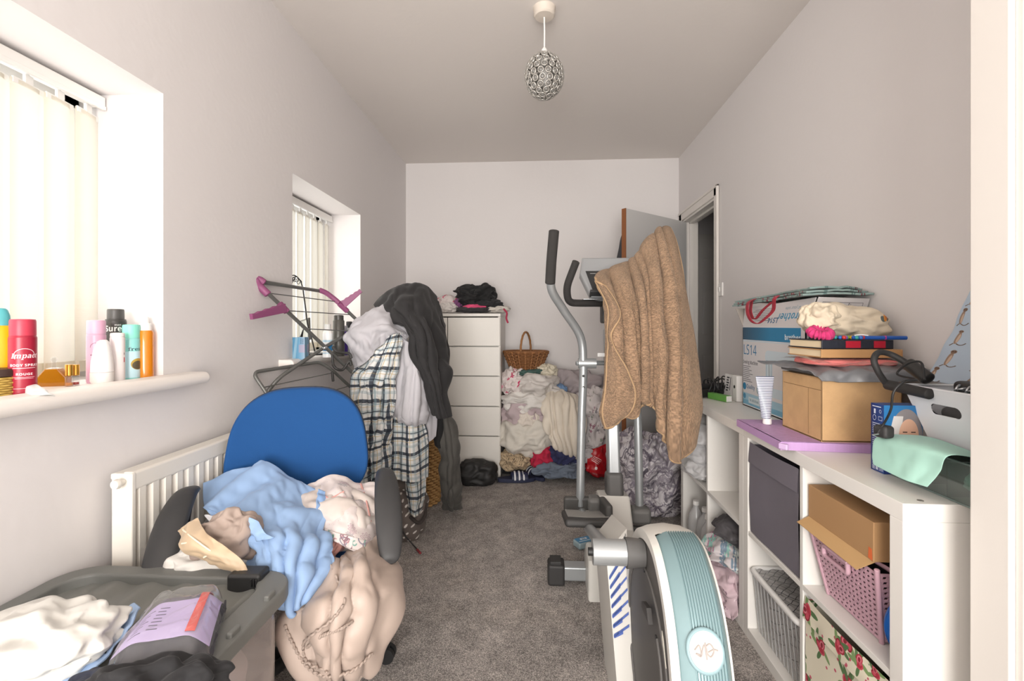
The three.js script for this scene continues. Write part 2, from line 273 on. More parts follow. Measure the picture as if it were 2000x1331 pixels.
// ---------------------------------------------------------------- the room
const W1 = [0.538, 1.368], W2 = [2.118, 2.948], WY = [0.985, 1.852], REV = -1.39;
struct('wall_left', [
  bx(XL - 0.33, XL, 0, WY[0] - 0.03, DF - 0.3, DB + 0.3), bx(XL - 0.33, XL, WY[1], H, DF - 0.3, DB + 0.3),
  bx(XL - 0.33, XL, WY[0] - 0.03, WY[1], DF - 0.3, W1[0]), bx(XL - 0.33, XL, WY[0] - 0.03, WY[1], W1[1], W2[0]), bx(XL - 0.33, XL, WY[0] - 0.03, WY[1], W2[1], DB + 0.3),
], M.wall);
struct('wall_back', [bx(XL - 0.33, XR + 0.12, 0, H, DB, DB + 0.25)], M.wall);
const DO = [3.153, 3.86], DOH = 1.985;   // doorway in the right wall
struct('wall_right', [bx(XR, XR + 0.11, 0, H, DF - 0.3, DO[0]), bx(XR, XR + 0.11, DOH, H, DO[0], DO[1]), bx(XR, XR + 0.11, 0, H, DO[1], DB)], M.wall);
const W3 = [-0.95, 0.68, 0.22, 2.18];       // unseen window added behind the camera, sized to even out the light
struct('wall_front', [bx(XL, W3[0], 0, H, DF - 0.3, DF), bx(W3[1], XR, 0, H, DF - 0.3, DF), bx(W3[0], W3[1], 0, W3[2], DF - 0.3, DF), bx(W3[0], W3[1], W3[3], H, DF - 0.3, DF)], M.wall);
struct('ceiling', [bx(XL - 0.33, XR + 1.6, H, H + 0.2, DF - 0.3, DB + 1.6)], M.ceiling);
const carpetMap = dataTex(1024, (u, v, x, y) => {
  const big = fbm(u, v, 5, 4, 21), mid = fbm(u, v, 34, 3, 31), fine = 0.6 * hash(x, y, 77) + 0.4 * hash(x >> 1, y >> 1, 78), worn = fbm(u, v, 9, 2, 51);
  const k = 0.84 + 0.22 * (big - 0.5) + 0.26 * (mid - 0.5) + 0.8 * (fine - 0.5), w = Math.max(0, worn - 0.55) * 0.5;
  return [190 * k + 8 * w, 182 * k + 3 * w, 176 * k - 4 * w];
}, true, 0.6);
const carpetBump = dataTex(512, (u, v, x, y) => 255 * (0.55 * hash(x, y, 7) + 0.3 * hash(x >> 1, y >> 1, 6) + 0.15 * fbm(u, v, 30, 3, 3)), false, 2.2);
struct('floor', [bx(XL - 0.33, XR + 1.6, -0.2, 0, DF - 0.3, DB + 1.6)], std(0xffffff, 1, { map: carpetMap, bumpMap: carpetBump, bumpScale: 0.004 }));
struct('baseboard_left', [bx(XL, XL + 0.015, 0, 0.1, DF, DB, 0.004)], M.trim);
struct('baseboard_back', [bx(XL, XR, 0, 0.1, DB - 0.015, DB, 0.004)], M.trim);
struct('baseboard_right', [bx(XR - 0.015, XR, 0, 0.1, DF, 3.08, 0.004)], M.trim);
// casing of the near doorway at the right edge of the picture
struct('wall_pier', [bx(0.846, XR, 0, H, DF, 0.93)], M.wall);
struct('trim_1', [bx(0.8236, 0.853, 0, H, 0.872, 0.95, 0.004), bx(0.832, 0.853, 0, H, 0.855, 0.873, 0.004), bx(0.836, 0.853, 0, H, 0.6, 0.856, 0.002), bx(0.853, 0.93, 0, H, 0.93, 0.945, 0.003)], M.trim);

function windowUnit(name, d0, d1) {
  const w = new THREE.Group(); w.name = name; w.userData.kind = 'structure'; scene.add(w);
  const x0 = REV - 0.08, x1 = REV - 0.03, [y0, y1] = WY, t = 0.05, m = (d0 + d1) / 2;
  part('window_frame', [bx(x0, x1, y0, y0 + t, d0, d1, 0.004), bx(x0, x1, y1 - t, y1, d0, d1, 0.004), bx(x0, x1, y0, y1, d0, d0 + t, 0.004), bx(x0, x1, y0, y1, d1 - t, d1, 0.004)], M.upvc, w);
  part('pane', bx(x0 + 0.022, x0 + 0.023, y0 + t, y1 - t, d0 + t, d1 - t), M.glass, w);
  const lip = 0.115, s = new THREE.Shape(), X0 = XL, X1 = XL + 0.062;
  s.moveTo(X0, y0 - 0.028); s.lineTo(X1 - 0.012, y0 - 0.028); s.absarc(X1 - 0.014, y0 - 0.014, 0.014, -Math.PI / 2, Math.PI / 2, false); s.lineTo(X0, y0);
  const nose = metric(new THREE.ExtrudeGeometry(s, { depth: d1 - d0 + 2 * lip - 0.012, bevelEnabled: true, bevelSize: 0.005, bevelThickness: 0.006, bevelSegments: 3, curveSegments: 10 }).translate(0, 0, -(d1 + lip) + 0.006));
  part('window_sill', [nose, bx(x1 - 0.02, XL + 0.002, y0 - 0.03, y0, d0, d1)], M.sill, w);
}
windowUnit('window_1', ...W1); windowUnit('window_2', ...W2);
{
  const w = new THREE.Group(); w.name = 'added_window_3'; w.userData.kind = 'structure'; scene.add(w); const [a, b, c, d] = W3, z0 = DF - 0.2, z1 = DF - 0.14, t = 0.06, m = (a + b) / 2;  // added window, out of view, made tall to brighten the ceiling
  part('window_frame', [bx(a, b, c, c + t, z0, z1, 0.004), bx(a, b, d - t, d, z0, z1, 0.004), bx(a, a + t, c, d, z0, z1, 0.004), bx(b - t, b, c, d, z0, z1, 0.004), bx(m - 0.03, m + 0.03, c, d, z0, z1, 0.004)], M.upvc, w);
  for (const [e, f] of [[a + t, m - 0.03], [m + 0.03, b - t]]) part('pane', bx(e, f, c + t, d - t, z0 + 0.03, z0 + 0.031), M.glass, w);
}

// vertical blinds
const blindTex = dataTex(128, (u, v, x, y) => 255 * (0.5 + 0.3 * hash(0, y, 4) - 0.15 + 0.25 * (hash(x, y, 2) - 0.5)), false, 6);
const vaneMat = phys(0xf6f2e6, 0.95, { transmission: 0.5, thickness: 0, bumpMap: blindTex, bumpScale: 0.0004, side: THREE.DoubleSide });
function blind(d0, d1, n, turn, label) {
  const b = thing('vertical_blind', label, 'blind', 'window blinds'), x = REV + 0.035, y1 = WY[1] - 0.01;
  part('headrail', [bx(x - 0.022, x + 0.024, y1 - 0.03, y1, d0 + 0.004, d1 - 0.004, 0.004), bx(x + 0.014, x + 0.026, y1 - 0.04, y1 - 0.028, d0 + 0.004, d1 - 0.004, 0.002)], M.upvc, b);
  const w = (d1 - d0 - 0.02) / (n - 0.15) , h = y1 - 0.062 - WY[0] - 0.022, w2 = w * 1.2;
  const vg = sheet([[V(0, h, -w2 / 2), V(0.006, h, 0), V(0, h, w2 / 2)], [V(0, 0, -w2 / 2), V(0.006, 0, 0), V(0, 0, w2 / 2)]], 6, 6);
  const hook = merge([bx(-0.004, 0.004, 0, 0.026, -0.012, 0.012, 0.002), tube([V(0, 0.02, 0), V(0, 0.034, 0)], 0.003), bx(-0.002, 0.003, -0.012, 0.004, -w2 / 2 + 0.006, w2 / 2 - 0.006, 0.001)]);
  const weight = bx(-0.0022, 0.0028, 0, 0.032, -w2 / 2 + 0.004, w2 / 2 - 0.004, 0.001);
  for (let i = 0; i < n; i++) {
    const d = d0 + 0.01 + w * (i + 0.5), v = part('vane', vg, vaneMat, b); v.position.set(x, WY[0] + 0.022, -d); v.rotation.y = turn + 0.05 * Math.sin(i * 2.3);
    const k = part('carrier_hook', hook, M.upvc, v); k.position.set(0, h, 0); part('bottom_weight', weight, vaneMat, v).position.set(0.003, 0.0, 0);
  }
}
blind(...W1, 10, 0.16, 'cream vertical blind in the near window above the red spray can');
blind(...W2, 10, 0.16, 'cream vertical blind in the far window behind the clothes airer');

// doorway, leaf and hall
struct('door_frame_1', [
  bx(XR - 0.014, XR, 0, DOH + 0.062, 3.092, 3.155, 0.005), bx(XR - 0.014, XR, 0, DOH + 0.062, DO[1], DO[1] + 0.062, 0.005), bx(XR - 0.014, XR, DOH, DOH + 0.064, 3.092, DO[1] + 0.062, 0.005),
  bx(XR - 0.02, XR - 0.004, 0, DOH + 0.07, 3.086, 3.104, 0.004), bx(XR - 0.02, XR - 0.004, DOH + 0.052, DOH + 0.07, 3.086, DO[1] + 0.066, 0.004),
  bx(XR - 0.004, XR + 0.114, 0, DOH, 3.15, 3.165), bx(XR - 0.004, XR + 0.114, 0, DOH, DO[1] - 0.015, DO[1] + 0.004), bx(XR - 0.004, XR + 0.114, DOH - 0.015, DOH + 0.004, 3.15, DO[1]),
  bx(XR + 0.045, XR + 0.075, 0, DOH - 0.015, DO[1] - 0.028, DO[1] - 0.01), bx(XR + 0.045, XR + 0.075, DOH - 0.03, DOH - 0.01, 3.15, DO[1]),
], M.trim);
{
  const hx = XR + 0.004, hd = 3.83, fx = 0.592, fd = 3.345, L = Math.hypot(hx - fx, hd - fd), ang = Math.atan2(hd - fd, hx - fx);
  const door = new THREE.Group(); door.name = 'door_1'; door.userData.kind = 'structure'; scene.add(door);
  door.position.set(hx, 0, -hd); door.rotation.y = Math.PI + ang; 
  // local x runs from the hinge to the free edge
  const w = 0.036;
  part('door_leaf', bx(0, L - 0.004, 0.012, 1.965, 0, w, 0.001).translate(0, 0, w * 0.5), std(0xc9c8c7, 0.45), door);
  part('door_edge', bx(L - 0.0045, L, 0.012, 1.966, -0.0005, w + 0.0005).translate(0, 0, w * 0.5), std(0x8a5530, 0.6), door);
  for (const y of [0.25, 1.72]) part('hinge', bx(-0.006, 0.03, y, y + 0.09, -0.003, 0.002, 0.001), M.steel, door);
}
struct('wall_hall', [bx(XR + 0.11, XR + 1.6, 0, H, 4.75, 4.9), bx(XR + 1.5, XR + 1.6, 0, H, 2.6, 4.8), bx(XR + 0.1, XR + 1.6, 0, H, 2.4, 2.6), bx(XR + 0.01, XR + 0.12, 0, H, DB + 0.2, 4.8)], M.wall);
{
  const a = P(1352, 500, 4.74), b = P(1391, 500, 4.74), door = new THREE.Group(); door.name = 'door_2'; door.userData.kind = 'structure'; scene.add(door);
  part('door_leaf', bx(a.x, b.x + 0.35, 0.01, 1.97, 4.71, 4.745, 0.002), M.trim, door);
  part('door_casing', [bx(a.x - 0.07, a.x, 0, 2.0, 4.72, 4.75, 0.004), bx(a.x - 0.07, b.x + 0.42, 1.97, 2.04, 4.72, 4.75, 0.004)], M.trim, door);
  for (const [y0, y1] of [[0.25, 0.85], [1.05, 1.8]]) part('panel', bx(a.x + 0.09, a.x + 0.3, y0, y1, 4.7, 4.715, 0.006), M.trim, door);
}
{
  const c = PX(1408, 566, XR), s = thing('light_switch', 'white light switch plate on the wall beside the doorway', 'switch');
  part('plate', at(rbox(0.01, 0.086, 0.086, 0.003), c.x - 0.005, c.y, c.z), M.white, s); part('rocker', at(rbox(0.006, 0.032, 0.02, 0.002), c.x - 0.011, c.y, c.z, 0, 0, 0.12), M.whiteGloss, s);
}
// pendant light
{
  const d = 2.06, x = P(1063, 100, d).x, t = thing('pendant_light', 'pendant light with a grey beaded egg-shaped shade on the ceiling', 'lamp');
  part('ceiling_rose', lathe([[0, 0], [0.04, 0.002], [0.046, 0.008], [0.047, 0.036], [0.05, 0.04]], x, H - 0.04, -d, 36), std(0xdcd2c6, 0.5), t);
  const yt = P(1063, 106, d).y, yb = P(1063, 192, d).y, R = mpp(d) * 37, hh = (yt - yb) / 2, yc = (yt + yb) / 2;
  part('cord', tube([V(x, H - 0.04, -d), V(x + 0.001, (H + yt) / 2, -d), V(x, yt - 0.02, -d)], 0.0035), M.white, t);
  part('lamp_holder', lathe([[0.004, 0.03], [0.012, 0.02], [0.016, 0], [0.018, -0.05], [0, -0.052]], x, yt, -d), M.white, t);
  const cell = [], ring = [], o = new THREE.TorusGeometry(1, 0.26, 6, 14), gem = new THREE.IcosahedronGeometry(1, 1);
  const put = (g, th, ph, s, k) => { const sx = Math.sin(ph) * Math.cos(th), sy = Math.cos(ph), sz = Math.sin(ph) * Math.sin(th), n = V(sx / R, sy / hh, sz / R).normalize(), q = g.clone().scale(s, s, s * k); q.applyQuaternion(new THREE.Quaternion().setFromUnitVectors(V(0, 0, 1), n)); return q.translate(x + R * sx, yc + hh * sy, -d + R * sz); };
  for (let i = 0; i < 10; i++) { const ph = 0.3 + i * (Math.PI - 0.5) / 9.4, m = Math.max(5, Math.round(16 * Math.sin(ph))); for (let j = 0; j < m; j++) { const th = (j + (i % 2) * 0.5) / m * Math.PI * 2; ring.push(put(o, th, ph, 0.0115, 1.2)); cell.push(put(gem, th, ph, 0.0085, 0.5)); } }
  part('shade_rings', ring, std(0xb9b6b0, 0.3, { metalness: 0.45 }), t); part('shade_beads', cell, phys(0x9a9894, 0.12, { transmission: 0.35, thickness: 0 }), t);
  part('bulb', lathe([[0, -0.055], [0.018, -0.05], [0.026, -0.03], [0.022, -0.005], [0.012, 0.02]], x, yc + 0.01, -d), M.white, t);
}
// radiator
{
  const r = thing('radiator', 'white panel radiator on the wall behind the office chair', 'radiator'), x0 = XL + 0.035, x1 = XL + 0.085, d0 = 1.165, d1 = 1.98, y0 = 0.16, y1 = 0.757, s = [];
  const m = std(0xe9e4da, 0.38), pitch = 0.0435, n = Math.floor((d1 - d0 - 0.04) / pitch);
  s.push([0, -0.012]); s.push([0.02, -0.012]);
  for (let i = 0; i < n; i++) { const a = 0.02 + i * pitch; s.push([a + 0.004, 0], [a + 0.024, 0], [a + 0.03, -0.009], [a + 0.038, -0.009]); }
  s.push([d1 - d0, -0.012], [d1 - d0, -0.03], [0, -0.03]);
  const sh = new THREE.Shape(s.map(([a, b]) => new THREE.Vector2(a, b)));
  const g = new THREE.ExtrudeGeometry(sh, { depth: y1 - y0 - 0.08, bevelEnabled: false }), p = g.attributes.position, q = [];
  for (let i = 0; i < p.count; i += 3) for (const k of [0, 2, 1]) q.push(x1 + p.getY(i + k), y0 + 0.04 + p.getZ(i + k), -(d0 + p.getX(i + k)));
  g.setAttribute('position', new THREE.BufferAttribute(new Float32Array(q), 3)); g.computeVertexNormals();
  part('ribbed_panel', metric(g), m, r);
  part('top_rail', bx(x1 - 0.03, x1 + 0.001, y1 - 0.052, y1, d0, d1, 0.008), m, r); part('bottom_rail', bx(x1 - 0.03, x1 + 0.001, y0, y0 + 0.05, d0, d1, 0.008), m, r);
  for (const d of [d0, d1 - 0.012]) part('side_panel', bx(x0 - 0.005, x1 + 0.002, y0 + 0.01, y1 - 0.003, d - 0.003, d + 0.012, 0.004), m, r);
  part('top_grille', bx(x0 - 0.01, x1 - 0.02, y1 - 0.02, y1 - 0.005, d0, d1, 0.003), m, r);
  const a = PX(258, 935, x1 - 0.02); part('vent_plug', at(lathe([[0, 0.016], [0.011, 0.015], [0.013, 0.006], [0.01, 0], [0.007, -0.012]], 0, 0, 0, 18), x1 - 0.02, a.y, -d0 + 0.016, 0, Math.PI / 2), m, r);
  for (const y of [0.3, 0.62]) part('wall_bracket', bx(XL, x0 + 0.01, y, y + 0.03, 1.4, 1.43, 0.002), m, r);
}
// ---------------------------------------------------------------- toiletries on the near sill
const SY = WY[0];
function stand(pxc, yb, wpx, ytop, Y, dmax = 9) { const p = PY(pxc, yb, Y); let d = Math.min(-p.z, dmax); const q = P(pxc, yb, d), k = mpp(d); return { x: q.x, y: Y, z: -d, r: wpx * k / 2, h: EYE - (ytop - HORIZON) * k - Y }; }
// wrap texture round a cylinder: the print faces the room when turned by rot
function label(w, h, draw) { return canvasTex(w, h, draw); }
const txt = (g, s, x, y, f, c, al = 'center', sx = 1) => { g.save(); g.translate(x, y); g.scale(sx, 1); g.font = f; g.fillStyle = c; g.textAlign = al; g.fillText(s, 0, 0); g.restore(); };
function can(o, name, lab, { body, cap, capH = 0.22, capR = 0.95, draw, neck = 0.93, rot = 0, metal = 0, capMat }) {
  const t = thing(name, lab, name.includes('bottle') ? 'bottle' : 'can', 'toiletries on the near window sill'), { x, y, z, r, h } = o, hb = h * (1 - capH);
  const side = new THREE.CylinderGeometry(r, r, hb * 0.93, 40, 1, true).rotateY(rot).translate(x, y + hb * 0.035 + hb * 0.465, z);
  const map = draw ? label(512, 512, (g, w, hh) => { g.fillStyle = body; g.fillRect(0, 0, w, hh); draw(g, w, hh); }) : null;
  const m = std(map ? 0xffffff : body, 0.32, { map, metalness: metal }), mp = std(body, 0.32, { metalness: metal });
  const b = part('body', side, m, t);
  part('base_and_shoulder', lathe([[0, 0], [r * 0.93, 0], [r, hb * 0.035], [r, hb * 0.04]], x, y, z), mp, b);
  part('shoulder', lathe([[r, hb * 0.96], [r * neck, hb], [r * neck * 0.6, hb + 0.001]], x, y, z), mp, b);
  const cr = r * capR; part('cap', lathe([[cr * 0.99, hb], [cr, hb + 0.002], [cr * 0.985, h - 0.005], [cr * 0.93, h - 0.001], [cr * 0.5, h], [0, h]], x, y, z), capMat ?? std(cap, 0.4), t);
  return t;
}
{
  const face = 200;   // texture column that faces the camera
  can(stand(44.5, 770, 43.4, 622.6, SY), 'body_spray_can', 'crimson red body spray can with white script at the front of the sill', { body: '#a51f38', cap: 0xc23a50, draw: (g) => {
    txt(g, 'Impact', 250, 190, 'italic bold 62px serif', '#f6e9ea', 'center', 0.75); g.strokeStyle = '#f6e9ea'; g.lineWidth = 5; g.beginPath(); g.arc(250, 165, 62, 2.6, 6.6); g.stroke();
    txt(g, 'BODY SPRAY', 250, 268, 'bold 34px sans-serif', '#f6e9ea', 'center', 0.9); g.fillStyle = '#e9c9ce'; g.fillRect(180, 280, 140, 6); txt(g, 'ROUGE', 250, 350, 'bold 30px sans-serif', '#f6e9ea'); g.fillRect(185, 366, 130, 4); g.fillRect(195, 378, 110, 4); g.fillRect(185, 470, 130, 4);
  }, rot: 4.2 });
  // yellow lotion bottle and tin at the frame edge
  const t = thing('lotion_bottle', 'yellow after-sun lotion bottle with a teal cap behind the woven tin', 'bottle', 'toiletries on the near window sill'), b = PX(-13, 720, -1.255);
  const s = [[0, 0], [0.04, 0], [0.043, 0.01], [0.044, 0.11], [0.036, 0.15], [0.03, 0.157], [0, 0.158]];
  const tex = label(512, 512, (g) => { g.fillStyle = '#f2b714'; g.fillRect(0, 0, 512, 512); g.fillStyle = '#1d7d3a'; g.fillRect(0, 440, 512, 20); g.fillStyle = '#fbf6d8'; g.fillRect(0, 425, 512, 15);
    for (const x of [130, 386]) { g.fillStyle = '#1c2f6b'; g.beginPath(); g.ellipse(x, 210, 34, 20, 0, 0, 7); g.fill(); txt(g, 'Soltan', x, 262, 'bold 52px sans-serif', '#20356f', 'center', 0.8); txt(g, 'Protect', x, 350, '34px sans-serif', '#4c3a10', 'center', 0.8); txt(g, '& Repair', x, 392, '34px sans-serif', '#4c3a10', 'center', 0.8); } });
  const lb = lathe(s, 0, 0, 0, 40); lb.scale(1, 1, 0.62).rotateY(0.55).translate(b.x, SY, b.z); part('body', lb, std(0xffffff, 0.35, { map: tex }), t);
  part('cap', lathe([[0.029, 0.155], [0.028, 0.18], [0.024, 0.193], [0.02, 0.197], [0, 0.198]]).scale(1, 1, 0.62).rotateY(0.55).translate(b.x, SY, b.z), std(0x5ab6bd, 0.4), t);
  const k = thing('woven_tin', 'small yellow woven pot with a dark brown lid at the frame edge', 'pot'), q = PY(-14, 773, SY), R = 0.043, wv = [], stakes = [];
  for (let i = 0; i < 8; i++) { const pts = []; for (let j = 0; j <= 48; j++) { const a = j / 48 * Math.PI * 2, rr2 = R + 0.0016 * Math.sin(a * 12 + i * Math.PI); pts.push(V(q.x + rr2 * Math.cos(a), SY + 0.003 + i * 0.0052, q.z + rr2 * Math.sin(a))); } wv.push(new THREE.TubeGeometry(new THREE.CatmullRomCurve3(pts), 96, 0.0028, 5)); }
  part('weave', wv, std(0xb99a4c, 0.7), k); part('pot', cyl(R - 0.002, R - 0.002, 0.042, q.x, SY, q.z), std(0x9d7f3a, 0.7), k); part('lid', lathe([[0, 0.062], [R, 0.06], [R + 0.003, 0.056], [R + 0.003, 0.044], [R - 0.004, 0.042]], q.x, SY, q.z), std(0x3d2a23, 0.5), k);
  // white tube
  const a = PY(62, 763, SY + 0.008), c = PY(104, 752, SY + 0.006); const tb = thing('cream_tube', 'white squeezed cream tube lying beside the red spray can', 'tube', 'toiletries on the near window sill');
  part('tube_body', relax(sheet([[V(0, 0, -0.012), V(0, 0.018, -0.01), V(0, 0.022, 0), V(0, 0.018, 0.01), V(0, 0, 0.012)], [V(0.045, 0, -0.016), V(0.045, 0.012, -0.012), V(0.045, 0.015, 0), V(0.045, 0.012, 0.012), V(0.045, 0, 0.016)], [V(0.085, 0, -0.02), V(0.085, 0.003, -0.012), V(0.085, 0.004, 0), V(0.085, 0.003, 0.012), V(0.085, 0, 0.02)]], 14, 16), { band: 0.0015, iters: 10, wl: 0.02 }).rotateY(-0.5).translate(a.x, SY, a.z), std(0xe6ebea, 0.4, { side: THREE.DoubleSide }), tb);
  part('cap', at(cyl(0.011, 0.011, 0.018, 0, 0, 0), a.x - 0.002, SY + 0.011, a.z, 0.2, 0, Math.PI / 2), M.white, tb);
  // amber perfume
  const pf = stand(105.5, 754, 46, 702, SY), p = thing('perfume_bottle', 'amber perfume bottle with sloping shoulders and a clear stopper', 'bottle', 'toiletries on the near window sill');
  const w = pf.r, bh = pf.h * 0.55, sh = extrude([[-w, 0.004], [-w * 0.94, 0], [w * 0.94, 0], [w, 0.004], [w, bh * 0.45], [w * 0.42, bh], [-w * 0.42, bh], [-w, bh * 0.45]], 0.028, 0.003).translate(0, 0, -0.014);
  part('body', at(sh, pf.x, pf.y + 0.001, pf.z, 0.4), phys(0xd79a2a, 0.08, { transmission: 0.45, thickness: 0, clearcoat: 1 }), p);
  part('stopper', [cyl(0.011, 0.011, 0.006, pf.x, pf.y + bh, pf.z), cyl(0.005, 0.004, pf.h * 0.42, pf.x, pf.y + bh, pf.z), at(new THREE.SphereGeometry(0.007, 14, 10), pf.x, pf.y + pf.h - 0.006, pf.z)], M.clear, p);
  for (const [cx, col, lab] of [[135, 0xe08a2b, 'small perfume vial with gold cap and orange liquid'], [147.5, 0xb02a22, 'small perfume vial with gold cap and red liquid']]) {
    const v = stand(cx, cx < 140 ? 755 : 753, 13, 717, SY), g = thing('perfume_vial', lab, 'vial', 'toiletries on the near window sill');
    part('glass', lathe([[0, 0], [v.r, 0.001], [v.r, v.h * 0.45], [v.r * 0.5, v.h * 0.5]], v.x, v.y, v.z), M.clear, g); part('liquid', lathe([[0, 0.002], [v.r * 0.86, 0.002], [v.r * 0.86, v.h * 0.16], [0, v.h * 0.16]], v.x, v.y, v.z), std(col, 0.2), g);
    part('cap', lathe([[v.r * 0.5, v.h * 0.46], [v.r, v.h * 0.5], [v.r, v.h * 0.97], [v.r * 0.9, v.h], [0, v.h]], v.x, v.y, v.z), M.gold, g);
  }
  can(stand(188, 748, 32, 625, SY), 'hairspray_can', 'tall pale pink spray can behind the white roll-on', { body: '#d5a5bd', cap: 0xdfaec6, capR: 0.98, draw: (g) => { g.strokeStyle = '#7e5570'; g.lineWidth = 5; g.beginPath(); g.arc(250, 130, 50, 3.1, 6.3); g.stroke(); g.fillStyle = '#7e5570'; g.fillRect(200, 210, 26, 10); g.fillRect(200, 340, 30, 8); }, rot: 4.0 });
  can(stand(226, 740, 36, 602, SY, 1.33), 'deodorant_can', 'tall black deodorant can with white lettering at the back of the sill', { body: '#3b3a38', cap: 0x4b4a49, capH: 0.15, capR: 0.8, draw: (g) => { txt(g, 'men', 268, 40, 'bold 24px sans-serif', '#d8d8d8'); txt(g, 'Sure', 232, 92, 'bold 74px sans-serif', '#f0f0ee', 'center', 0.85); g.fillStyle = '#c8c8c4'; g.beginPath(); g.moveTo(200, 230); g.lineTo(240, 250); g.lineTo(300, 190); g.lineTo(250, 300); g.fill(); }, rot: 3.95 });
  can(stand(229.5, 744, 25, 651, SY), 'talc_bottle', 'slim white talc bottle in front of the black can', { body: '#ece5e4', cap: 0xf1ecea, capH: 0.08, capR: 0.98, draw: (g) => { g.fillStyle = '#c2455d'; g.fillRect(330, 240, 20, 60); g.fillStyle = '#8f8a95'; g.fillRect(330, 180, 16, 30); }, rot: 3.9 });
  can(stand(256.5, 740, 31, 634, SY, 1.33), 'shampoo_can', 'turquoise dry shampoo can with an oval gold emblem', { body: '#8fd3cf', cap: 0x8adcc9, capH: 0.25, capR: 0.97, draw: (g) => { g.fillStyle = '#bfe0ea'; g.fillRect(180, 160, 190, 352); txt(g, 'fresh', 290, 150, 'bold 60px serif', '#24404e'); g.fillStyle = '#b79a45'; g.beginPath(); g.ellipse(300, 330, 66, 76, 0, 0, 7); g.fill(); g.fillStyle = '#5c5340'; g.beginPath(); g.ellipse(300, 345, 54, 58, 0, 0, 7); g.fill(); g.fillStyle = '#4d7d84'; for (let i = 0; i < 9; i++) g.fillRect(140, 260 + i * 24, 12, 14); }, rot: 4.1 });
  const ob = stand(284, 738, 28, 618, SY, 1.345), o = thing('oil_bottle', 'orange oil bottle with a white pump cap at the end of the sill', 'bottle', 'toiletries on the near window sill');
  part('body', lathe([[0, 0], [ob.r, 0.002], [ob.r, ob.h * 0.74], [ob.r * 0.9, ob.h * 0.77], [ob.r * 0.6, ob.h * 0.78]], ob.x, ob.y, ob.z), phys(0xf39a10, 0.15, { transmission: 0.35, thickness: 0, clearcoat: 0.8 }), o);
  part('pump_collar', lathe([[ob.r * 0.75, ob.h * 0.77], [ob.r * 0.75, ob.h * 0.88], [ob.r * 0.6, ob.h * 0.89], [0, ob.h * 0.89]], ob.x, ob.y, ob.z), M.white, o);
  part('pump_button', lathe([[ob.r * 0.42, ob.h * 0.89], [ob.r * 0.42, ob.h * 0.98], [ob.r * 0.3, ob.h], [0, ob.h]], ob.x, ob.y, ob.z), M.white, o);
  const dv = stand(199, 748, 39, 665, SY), ro = thing('roll_on', 'white roll-on deodorant standing on its wide cap before the pink can', 'deodorant', 'toiletries on the near window sill'), r = dv.r, h = dv.h;
  part('cap', lathe([[0, 0], [r * 0.9, 0], [r, h * 0.05], [r, h * 0.24], [r * 0.98, h * 0.245]], dv.x, dv.y, dv.z), M.white, ro);
  const dt = label(512, 512, (g) => { g.fillStyle = '#f1efee'; g.fillRect(0, 0, 512, 512); txt(g, 'Dove', 330, 250, '76px serif', '#2c3358', 'center', 0.8); g.fillStyle = '#7a55b8'; g.beginPath(); g.ellipse(350, 290, 20, 26, 0.4, 0, 7); g.fill(); g.fillStyle = '#d7b23c'; g.beginPath(); g.ellipse(335, 380, 16, 18, 0, 0, 7); g.fill(); g.fillStyle = '#8b8b99'; g.fillRect(360, 400, 60, 6); g.fillRect(360, 416, 46, 6); });
  part('body', lathe([[r * 0.98, h * 0.25], [r * 0.94, h * 0.5], [r * 0.78, h * 0.78], [r * 0.58, h * 0.95], [r * 0.4, h * 0.99], [0, h]], dv.x, dv.y, dv.z, 40).rotateY(0), std(0xffffff, 0.35, { map: dt }), ro);
}
